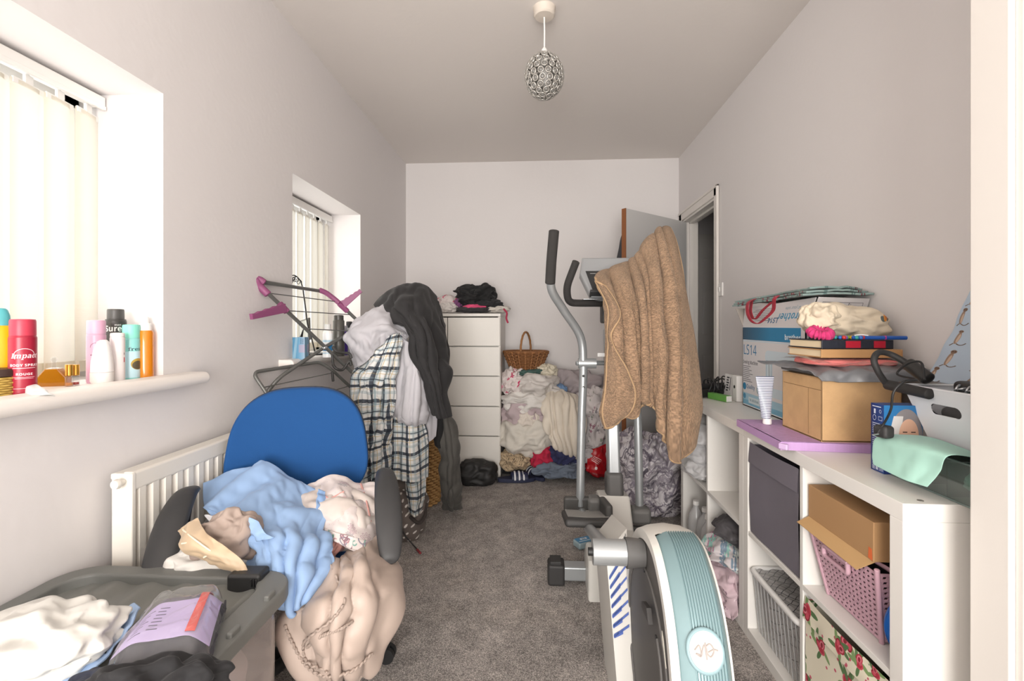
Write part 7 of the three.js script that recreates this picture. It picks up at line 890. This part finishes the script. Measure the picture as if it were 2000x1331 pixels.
{ // lilac flat box, cardboard box and what lies on it
  const t = thing('lilac_box', 'flat lilac gift box under the brown cardboard box', 'box'), A = PY(1433, 838, KT), X0 = 0.722, X1 = 1.02, d0 = 1.405, d1 = 1.775, lt = dataTex(256, (u, v) => { const k = 0.92 + 0.16 * fbm(u, v, 12, 3, 61); return [190 * k, 152 * k, 200 * k]; }, true, 8), m = std(0xffffff, 0.5, { map: lt });
  const z1 = -(d0 - 0.004), lid = sheet([[V(X0 + 0.004, KT + 0.024, -d1), V(X1, KT + 0.024, -d1)], [V(X0, KT + 0.025, -1.6), V(X1, KT + 0.025, -1.6)], [V(X0 - 0.006, KT + 0.025, -1.44), V(X1, KT + 0.025, -1.41)]], 10, 20);
  part('lid_top', thick(relax(lid, { band: 0.001, iters: 5, ex: 1 }), 0.0015), m, t); part('lid_sides', [slab(V(X0 + 0.004, KT, -d1), V(X0 - 0.006, KT, -1.44), V(X0 - 0.006, KT + 0.0245, -1.44), V(X0 + 0.004, KT + 0.0245, -d1), 0.0015), slab(V(X0 - 0.006, KT, -1.44), V(X1, KT, -1.41), V(X1, KT + 0.0245, -1.41), V(X0 - 0.006, KT + 0.0245, -1.44), 0.0015), slab(V(X1, KT, -d1), V(X0 + 0.004, KT, -d1), V(X0 + 0.004, KT + 0.0245, -d1), V(X1, KT + 0.0245, -d1), 0.0015)], m, t);
  part('corner_tab', [at(rbox(0.012, 0.018, 0.028, 0.004), X0 + 0.0, KT + 0.012, -1.434, 0.5)], std(0xcdb0d8, 0.5), t);
  const y0 = KT + 0.0265, y1 = P(1588, 741, 1.432).y, c = thing('cardboard_box', 'plain brown cardboard box on the lilac box', 'box'), bx0 = 0.832, bx1 = 1.06, e0 = 1.437, e1 = 1.66, kr = dataTex(512, (u, v, x, y) => { const k = 0.93 + 0.12 * fbm(u, v, 7, 4, 71) + 0.04 * hash(x, y, 72) - 0.03; return [201 * k, 163 * k, 118 * k]; }, true, 3.2), km = std(0xffffff, 0.85, { map: kr });
  part('box_walls', [bx(bx0, bx0 + 0.004, y0, y1, e0, e1, 0.0015), bx(bx1 - 0.004, bx1, y0, y1, e0, e1, 0.0015), bx(bx0, bx1, y0, y1, e0, e0 + 0.004, 0.0015), bx(bx0, bx1, y0, y1, e1 - 0.004, e1, 0.0015), bx(bx0, bx1, y0, y0 + 0.004, e0, e1)], km, c);
  part('top_flaps', [bx(bx0 - 0.001, bx1 + 0.001, y1, y1 + 0.003, e0 - 0.001, e1 + 0.001, 0.001)], km, c);
  part('tuck_slit', [bx(bx0 - 0.0006, bx0, y1 - 0.035, y1 - 0.0335, e0 + 0.001, e1 - 0.01), bx(bx0 - 0.0006, bx0, y0 + 0.01, y1 - 0.035, e0 + 0.066, e0 + 0.0672)], std(0x7d5f3c, 0.9), c);
  // grey mailer
  const my = y1 + 0.006, ml = thing('grey_mailer', 'grey plastic mailing bag drooping over the cardboard box', 'mailing bag');
  part('bag_film', thick(relax(sheet([[V(0.8, my + 0.02, -1.76), V(0.95, my + 0.02, -1.78), V(1.1, my + 0.02, -1.78)], [V(0.775, my + 0.022, -1.7), V(0.92, my + 0.026, -1.66), V(1.12, my + 0.026, -1.66)], [V(0.8, my + 0.018, -1.56), V(0.93, my + 0.028, -1.54), V(1.13, my + 0.03, -1.52)], [V(0.815, my + 0.008, -1.45), V(0.94, my + 0.02, -1.43), V(1.125, my + 0.02, -1.41)], [V(0.826, my - 0.012, -1.425), V(0.94, my - 0.012, -1.412), V(1.11, my - 0.005, -1.395)]], 50, 50), { band: 0.006, inner: 0.005, wl: 0.06, ex: 1.04, iters: 40 }), 0.003), std(0x77787b, 0.35, { side: THREE.DoubleSide }), ml);
  part('bag_underside', bx(0.845, 1.1, my - 0.002, my + 0.012, 1.45, 1.7, 0.006), std(0x6d6e71, 0.4), ml);
  const ry = my + 0.034, rp = thing('red_packet', 'clear packet of coral pink fabric on the grey mailer', 'packet'); part('fabric', bundle(V(0.97, ry + 0.004, -1.56), [0.125, 0.011, 0.1], { detail: 18, pw: 4, lump: 0.05, flat: 0.9 }), fab(0xd97a76), rp); part('wrap', relax(sheet([[V(0.83, ry + 0.006, -1.68), V(1.11, ry + 0.006, -1.68)], [V(0.82, ry + 0.018, -1.56), V(1.12, ry + 0.018, -1.55)], [V(0.835, ry + 0.004, -1.45), V(1.12, ry + 0.002, -1.43)]], 40, 40), { band: 0.005, wl: 0.05, ex: 1.04, iters: 30 }), M.film, rp);
  // books
  const by = ry + 0.02, b1 = thing('tan_book', 'thick tan covered book lying under the navy and red book', 'book', 'books on the mailer'), cover = std(0xb58a5c, 0.6), paper = std(0xe2cfae, 0.85);
  const bk = (t2, x0, x1, y, h, d0_, d1_, cm, rot) => { const g = (q) => { q.translate(-(x0 + x1) / 2, 0, (d0_ + d1_) / 2); q.rotateY(rot); return q.translate((x0 + x1) / 2, 0, -(d0_ + d1_) / 2); }; part('page_block', g(bx(x0 + 0.004, x1 - 0.004, y + 0.003, y + h - 0.003, d0_ + 0.004, d1_ - 0.004)), paper, t2); part('cover', [g(bx(x0, x1, y, y + 0.003, d0_, d1_, 0.001)), g(bx(x0, x1, y + h - 0.003, y + h, d0_, d1_, 0.001))], cm, t2); part('spine', g(bx(x0, x1, y, y + h, d0_ - 0.001, d0_ + 0.004, 0.002)), cm, t2); return g; };
  bk(b1, 0.85, 1.09, by, 0.026, 1.475, 1.66, cover, 0.02);
  const b2 = thing('navy_book', 'navy book with red squares on its spine under the fabric', 'book', 'books on the mailer'), y2 = by + 0.027, sp = bk(b2, 0.853, 1.07, y2, 0.027, 1.485, 1.66, std(0x22242f, 0.5), 0.05); for (const [a, b] of [[0.925, 0.97], [1.01, 1.045]]) part('red_square', sp(bx(a, b, y2 + 0.003, y2 + 0.024, 1.4832, 1.4845)), std(0xb3162f, 0.5), b2);
  const y3 = y2 + 0.028, pn = thing('blue_pen', 'blue ballpoint pen with white clip lying on the navy book', 'pen'); part('barrel', rod(V(0.96, y3 + 0.006, -1.5), V(1.1, y3 + 0.006, -1.475), 0.006), std(0x2556a8, 0.3), pn); part('clip', tube([V(0.965, y3 + 0.013, -1.497), V(0.98, y3 + 0.015, -1.494), V(1.0, y3 + 0.013, -1.49)], 0.002), M.white, pn); part('pink_ring', at(new THREE.CylinderGeometry(0.0065, 0.0065, 0.005, 16).rotateZ(Math.PI / 2), 1.045, y3 + 0.006, -1.485, 0.17), std(0xd2388c, 0.4), pn);
  const bd = thing('bead_necklace', 'string of coloured beads beside the pink scrunchie', 'necklace'), cols = [0xb12f8a, 0x7fae3c, 0xd9a521, 0x3b9a98, 0x2d66b4, 0xc23434, 0x7458a8, 0xe8e4de]; const cm = cols.map((q) => std(q, 0.3)); for (let i = 0; i < 16; i++) part('bead', at(new THREE.SphereGeometry(0.0062, 12, 9), 0.895 + i * 0.0068, y3 + 0.0064, -1.505 - 0.014 * Math.sin(i * 0.9) + 0.002 * i * 0.2), cm[i % 8], bd);
  const sk = thing('hair_scrunchie', 'bright pink fabric scrunchie at the corner of the books', 'scrunchie'); { const pts = [], g = new THREE.TorusGeometry(0.023, 0.0125, 18, 70); const p = g.attributes.position; for (let i = 0; i < p.count; i++) { const x = p.getX(i), y = p.getY(i), a = Math.atan2(y, x), k = 1 + 0.14 * Math.sin(a * 17) + 0.1 * n3(x * 90, y * 90, 3); p.setXYZ(i, x * k, y * k, p.getZ(i) * (1 + 0.35 * Math.sin(a * 17 + 1))); } g.computeVertexNormals(); part('ruffle', g.rotateX(-1.2).translate(0.878, y3 + 0.02, -1.52), fab(0xd13a77), sk); }
  const ft = canvasTex(512, 512, (g) => { g.fillStyle = '#d9cbb4'; g.fillRect(0, 0, 512, 512); for (let i = 0; i < 17; i++) { const x = R(40, 470), y = R(40, 470), s = R(16, 34); g.fillStyle = '#5c6460'; g.beginPath(); g.ellipse(x - s, y, s, s * 0.5, 0.6, 0, 7); g.fill(); g.beginPath(); g.ellipse(x + s, y + s * 0.5, s * 0.9, s * 0.45, -0.8, 0, 7); g.fill(); g.fillStyle = '#d68a34'; g.beginPath(); g.arc(x, y, s * 0.8, 0, 7); g.fill(); g.fillStyle = '#b96a38'; g.beginPath(); g.arc(x + 4, y + 3, s * 0.4, 0, 7); g.fill(); } }, 4);
  const ff = thing('floral_fabric', 'cream fabric with orange flowers folded on the books', 'fabric'), fc = V(1.0, y3 + 0.056, -1.61); part('fabric_roll', bundle(fc, [0.125, 0.052, 0.07], { detail: 34, pw: 2.8, lump: 0.1, flat: 0.9, ex: 1.05, wl: 0.11, rz: -0.1, fine: 0.03 }), fab(0xffffff, { map: ft }), ff); part('roll_end', bundle(V(fc.x - 0.09, fc.y + 0.008, fc.z + 0.03), [0.05, 0.045, 0.05], { detail: 22, ex: 1.2, wl: 0.03 }), fab(0xffffff, { map: ft }), ff);
}
{ // striped tube
  const o = PY(1503, 829, KT + 0.026), d = -o.z, k = mpp(d), t = thing('lotion_tube', 'white tube with navy stripes standing on its cap', 'tube'), st = canvasTex(64, 512, (g) => { g.fillStyle = '#d5d9e2'; g.fillRect(0, 0, 64, 512); g.fillStyle = '#46506e'; for (let i = 0; i < 26; i++) g.fillRect(0, i * 20, 64, 8); });
  const c = P(1496, 815, d), y0 = KT + 0.027, h = 90 * k, rows = []; for (let j = 0; j <= 6; j++) { const f = 1 - j / 6, r = []; for (let i = 0; i <= 16; i++) { const a = -i / 16 * Math.PI * 2, rx = (8 + 9 * f) * k, rz = 0.017 * (1 - f * 0.93); r.push(V(c.x + rx * Math.cos(a) - f * 2 * k, y0 + 0.02 + (h - 0.02) * f, c.z + rz * Math.sin(a))); } rows.push(r); }
  part('tube_body', uvFit(sheet(rows, 32, 20)), std(0xffffff, 0.3, { map: st, side: THREE.DoubleSide }), t); part('cap', lathe([[0, 0], [0.0135, 0], [0.0145, 0.004], [0.0135, 0.022], [0, 0.022]], c.x + 0.004, y0, c.z), M.white, t);
}
{ // hair dye carton
  const t = thing('hair_dye_box', 'dark blue hair colour carton with a printed face', 'box'), X0 = 0.858, X1 = 0.95, d0 = 1.222, d1 = 1.268, y0 = KT, y1 = KT + 0.172;
  const sT = canvasTex(256, 768, (g, w, h) => { const l = g.createLinearGradient(0, 0, w, 0); l.addColorStop(0, '#1d2f6a'); l.addColorStop(1, '#23498c'); g.fillStyle = l; g.fillRect(0, 0, w, h); g.fillStyle = '#dfe6f2'; g.fillRect(30, 26, 170, 10); g.fillRect(60, 60, 34, 54); g.strokeStyle = '#dfe6f2'; g.lineWidth = 5; g.strokeRect(150, 140, 70, 40); g.beginPath(); g.arc(70, 160, 30, 0, 7); g.stroke(); g.beginPath(); g.arc(185, 80, 18, 0, 7); g.stroke(); for (let i = 0; i < 12; i++) g.fillRect(28, 220 + i * 22, [150, 120, 170, 140, 100, 160, 0, 150, 130, 170, 110, 90][i], 7); g.fillStyle = '#e2c9b4'; g.fillRect(40, 500, 130, 150); g.fillStyle = '#b98d70'; g.beginPath(); g.ellipse(105, 570, 50, 40, 0.5, 0, 7); g.fill(); g.fillStyle = '#8a4f3e'; g.fillRect(80, 590, 60, 14); g.fillStyle = '#dfe6f2'; g.fillRect(30, 680, 120, 10); g.lineWidth = 6; g.strokeRect(34, 706, 40, 40); g.beginPath(); g.arc(54, 726, 9, 0, 7); g.stroke(); g.fillRect(98, 704, 42, 44); txt(g, 'f', 122, 744, 'bold 44px sans-serif', '#1d2f6a'); for (let i = 0; i < 3; i++) g.fillRect(160, 712 + i * 14, 80, 5); });
  const fT = canvasTex(512, 768, (g, w, h) => { g.fillStyle = '#2b74ae'; g.fillRect(0, 0, w, h); g.fillStyle = '#8c8688'; g.beginPath(); g.ellipse(300, 330, 210, 290, 0, 0, 7); g.fill(); g.strokeStyle = '#d9d4d2'; g.lineWidth = 16; for (let i = 0; i < 12; i++) { g.beginPath(); g.moveTo(140 + i * 10, 120); g.quadraticCurveTo(40 + i * 14, 400, 90 + i * 18, 640); g.stroke(); } g.fillStyle = '#dcae94'; g.beginPath(); g.ellipse(330, 330, 130, 180, 0, 0, 7); g.fill(); g.fillStyle = '#473631'; g.fillRect(250, 290, 60, 12); g.fillRect(360, 290, 60, 12); g.fillStyle = '#b5544f'; g.beginPath(); g.ellipse(335, 430, 44, 14, 0, 0, 7); g.fill(); g.fillStyle = '#1b2c66'; g.fillRect(0, 650, w, 118); });
  part('side_print', quad(V(X0, y0, -d1), V(X0, y0, -d0), V(X0, y1, -d0), V(X0, y1, -d1)), std(0xffffff, 0.35, { map: sT }), t); part('front_print', quad(V(X0, y0, -d0), V(X1, y0, -d0), V(X1, y1, -d0), V(X0, y1, -d0)), std(0xffffff, 0.35, { map: fT }), t); part('carton', bx(X0 + 0.0004, X1, y0, y1 - 0.0004, d0 + 0.0004, d1), std(0x2a4f8f, 0.4), t);
}
{ // clear tray, white basket and contents
  const t = thing('clear_tray', 'clear acrylic tray with dividers at the shelf end', 'tray'), X0 = 0.872, X1 = 1.14, d0 = 0.955, d1 = 1.214, y0 = KT, y1 = KT + 0.088, m = phys(0xdfe6e3, 0.05, { transmission: 0.9, thickness: 0 });
  part('tray_walls', [bx(X0, X0 + 0.003, y0, y1, d0, d1), bx(X1 - 0.003, X1, y0, y1, d0, d1), bx(X0, X1, y0, y1, d0, d0 + 0.003), bx(X0, X1, y0, y1, d1 - 0.003, d1)], m, t); part('tray_floor', bx(X0, X1, y0, y0 + 0.003, d0, d1), m, t); part('tray_edges', [bx(X0 - 0.0008, X0 + 0.0034, y0, y0 + 0.0036, d0 - 0.001, d1), bx(X0 - 0.0005, X0 + 0.0034, y1 - 0.003, y1, d0, d1), bx(X0, X0 + 0.0034, y0, y1, d1 - 0.0034, d1)], std(0x6d7a76, 0.2), t); for (const d of [1.06, 1.145]) part('divider', bx(X0 + 0.003, X1 - 0.003, y0 + 0.003, y1 - 0.01, d, d + 0.0025), phys(0x9aa5a1, 0.1, { transmission: 0.75, thickness: 0 }), t);
  const b = thing('white_basket', 'white plastic handled basket full of hair tools', 'basket'), yb = y1 + 0.002, yt = 0.992, wm = std(0xe6e8ec, 0.38), bx0 = 0.952, tx0 = 0.925, bx1 = 1.12, tx1 = 1.148, bd0 = 1.0, td0 = 0.985, bd1 = 1.2, td1 = 1.25;
  // long side with an open handle slot
  { const n = V(tx0 - bx0, yt - yb, 0), L = (d) => d, hgt = n.length(), s = new THREE.Shape([[-bd1, 0], [-bd0, 0], [-td0, hgt], [-td1, hgt]].map(([a, c]) => new THREE.Vector2(a, c))), h = new THREE.Path(), hc = -1.135, hy = hgt - 0.048, hw = 0.028, hr = 0.0135; h.moveTo(hc - hw, hy - hr); h.lineTo(hc + hw, hy - hr); h.absarc(hc + hw, hy, hr, -Math.PI / 2, Math.PI / 2); h.lineTo(hc - hw, hy + hr); h.absarc(hc - hw, hy, hr, Math.PI / 2, 1.5 * Math.PI); s.holes.push(h);
    const up = n.clone().normalize(), zx = V(0, 0, 1), ou = zx.clone().cross(up); part('front_wall', new THREE.ExtrudeGeometry(s, { depth: 0.002, bevelEnabled: true, bevelSize: 0.0008, bevelThickness: 0.0006, bevelSegments: 2 }).applyMatrix4(new THREE.Matrix4().makeBasis(zx, up, ou).setPosition(bx0, yb, 0)), wm, b);
    const rim = new THREE.CatmullRomCurve3([...Array(24)].map((_, i) => { const a = i / 24 * Math.PI * 2, sx = Math.sign(Math.cos(a)) * Math.abs(Math.cos(a)) ** 0.5; return V(0, hy + hr * 1.12 * Math.sin(a), hc + sx * (hw + hr) * 1.04); }), true); part('slot_rim', new THREE.TubeGeometry(rim, 60, 0.002, 6, true).applyMatrix4(new THREE.Matrix4().makeBasis(V().copy(ou), up, zx).setPosition(bx0, yb, 0)), wm, b); }
  part('end_wall', slab(V(bx1, yb, -bd1), V(bx0, yb, -bd1), V(tx0, yt, -td1), V(tx1, yt, -td1), 0.002), wm, b); part('end_wall', slab(V(bx0, yb, -bd0), V(bx1, yb, -bd0), V(tx1, yt, -td0), V(tx0, yt, -td0), 0.002), wm, b); part('back_wall', slab(V(bx1, yb, -bd0), V(bx1, yb, -bd1), V(tx1, yt, -td1), V(tx1, yt, -td0), 0.002), wm, b); part('basket_floor', bx(bx0, bx1, yb, yb + 0.003, bd0, bd1), wm, b);
  part('rim', tube([V(tx0, yt, -td1), V(tx0, yt, -td0), V(tx1, yt, -td0), V(tx1, yt, -td1), V(tx0, yt, -td1)], 0.003, { smooth: false, seg: 4 }), wm, b);
  // contents
  const hd = thing('curling_wand', 'black hair wand with a looped hose sticking from the white basket', 'hair tool'); part('hose', tube([P(1732, 752, 1.285), P(1714, 724, 1.275), P(1707, 703, 1.28), P(1716, 689, 1.29), P(1738, 692, 1.29), P(1768, 708, 1.27), P(1808, 734, 1.24)], 0.0078), M.softblack, hd); part('body', rod(P(1734, 752, 1.285), P(1815, 770, 1.16), 0.013, 16), M.softblack, hd); part('barrel', rod(P(1775, 712, 1.27), P(1812, 740, 1.22), 0.0165, 16), std(0x2a2928, 0.4), hd);
  const fo = thing('foil_tool', 'black and silver hair clippers lying across the basket', 'clippers'); part('body', at(rbox(0.045, 0.03, 0.14, 0.012), 1.0, yt + 0.002, -1.13, -0.35), M.softblack, fo); part('silver_plate', at(rbox(0.03, 0.006, 0.05, 0.002), 0.985, yt + 0.019, -1.1, -0.35), M.steel, fo); part('silver_cap', at(cyl(0.012, 0.01, 0.02, 0, 0, 0), 1.0, yt + 0.015, -1.135), M.steel, fo);
  const ch = thing('chain_belt', 'chunky silver chain belt along the basket edge', 'chain'); for (let i = 0; i < 14; i++) part('link', at(new THREE.TorusGeometry(0.0085, 0.0028, 8, 18).rotateX(i % 2 ? 1.2 : 0.4).rotateY(i % 2 ? 0 : 0.6), 0.95 + 0.0022 * i, yt + 0.006 - 0.0005 * i, -1.125 + i * 0.0108), M.steel, ch);
  single('yellow_duster', bundle(V(1.03, yt - 0.006, -1.08), [0.035, 0.016, 0.03], { detail: 12 }), fab(0xd8a02c), 'mustard yellow cloth in the white basket', 'cloth'); single('basket_filling', bundle(V((bx0 + bx1) / 2, (yb + yt) / 2 - 0.016, -1.11), [0.075, 0.062, 0.09], { detail: 18, pw: 3 }), fab(0x5b5a5a), 'dark grey bundle inside the white basket', 'cloth');
  const cb = thing('power_cable', 'thin black power cable looping out of the white basket', 'cable'); part('cable', tube([P(1806, 742, 1.14), P(1798, 708, 1.17), P(1775, 710, 1.2), P(1752, 730, 1.23), P(1790, 742, 1.16), P(1765, 746, 1.13), P(1746, 765, 1.13), P(1740, 800, 1.14), P(1728, 825, 1.16), P(1714, 846, 1.17)], 0.0026, { seg: 110 }), M.black, cb); part('plug', at(rbox(0.03, 0.03, 0.034, 0.008), ...P(1726, 843, 1.172).toArray(), 0.3), M.softblack, cb); part('pin', rod(P(1716, 848, 1.165), P(1704, 850, 1.165), 0.002, 6), M.steel, cb);
  // mint paper
  const mt = fab(0xa9d4c6, { roughness: 0.8 }), mp = thick(relax(sheet([[V(0.93, y1 + 0.016, -1.2), V(0.93, y1 + 0.015, -1.1), V(0.93, y1 + 0.003, -1.02)], [P(1716, 852, 1.2), P(1785, 868, 1.09), P(1856, 890, 1.0)], [P(1704, 885, 1.206), P(1770, 905, 1.1), P(1838, 922, 1.02)], [P(1706, 908, 1.2), P(1765, 938, 1.1), P(1812, 953, 1.045)]], 40, 40), { band: 0.003, wl: 0.07, ex: 1.01, iters: 20 }), 0.0012);
  const mg = thing('mint_paper', 'mint green paper sheet hanging over the clear tray side', 'paper'); part('paper_sheet', mp, mt, mg);
  const m2 = thing('green_cloth', 'darker mint cloth crumpled inside the clear tray', 'cloth'); part('cloth', bundle(V(0.93, y0 + 0.04, -1.01), [0.04, 0.035, 0.04], { detail: 18, ex: 1.18 }), fab(0x86bfae), m2);
  // gift bag standing against the wall
  const gt = canvasTex(512, 1024, (g, w, h) => { g.fillStyle = '#b9cbdc'; g.fillRect(0, 0, w, h); for (let i = 0; i < 26; i++) { g.save(); g.translate(40 + (i % 4) * 130 + R(-16, 16), 70 + Math.floor(i / 4) * 150 + R(-20, 20)); g.rotate(R(-0.25, 0.25)); g.fillStyle = '#9c8372'; g.beginPath(); g.ellipse(0, 0, 11, 50, 0, 0, 7); g.fill(); g.fillStyle = '#cdb7a3'; g.beginPath(); g.ellipse(3, 6, 6, 34, 0, 0, 7); g.fill(); g.fillStyle = '#7f6858'; g.beginPath(); g.arc(2, -52, 13, 0, 7); g.fill(); g.strokeStyle = '#5d4638'; g.lineWidth = 5; g.beginPath(); g.moveTo(-6, 46); g.lineTo(-18, 64); g.moveTo(6, 46); g.quadraticCurveTo(30, 70, 46, 40); g.stroke(); g.fillStyle = '#3d2c26'; g.beginPath(); g.arc(7, -54, 3, 0, 7); g.arc(-3, -54, 3, 0, 7); g.fill(); g.restore(); } });
  const gb = thing('gift_wrap', 'pale blue meerkat gift wrap leaning in the corner', 'gift wrap'); part('paper', thick(uvFit(relax(sheet([[V(1.128, 1.355, -1.25), V(1.128, 1.355, -1.1), V(1.128, 1.35, -0.975)], [V(1.122, 1.2, -1.31), V(1.105, 1.2, -1.12), V(1.12, 1.2, -0.975)], [V(1.112, 1.06, -1.37), V(1.09, 1.06, -1.12), V(1.1, 1.06, -0.975)], [V(1.1, 0.985, -1.41), V(1.072, 0.985, -1.14), V(1.08, 0.985, -0.975)]], 40, 50), { band: 0.006, wl: 0.12, ex: 1.01, iters: 30 })), 0.0015), std(0xffffff, 0.6, { map: gt, side: THREE.DoubleSide }), gb);
}
// every thing stands at its own base
scene.updateMatrixWorld(true);
for (const o of [...scene.children]) {
  if (o.isLight || o.userData.kind === 'structure' || o.position.lengthSq() > 0) continue;
  const b = new THREE.Box3().setFromObject(o); if (b.isEmpty()) continue;
  const c = V((b.min.x + b.max.x) / 2, b.min.y, (b.min.z + b.max.z) / 2);
  if (o.isMesh) o.geometry.translate(-c.x, -c.y, -c.z); else for (const k of o.children) k.position.sub(c);
  o.position.copy(c);
}
renderer.render(scene, camera);
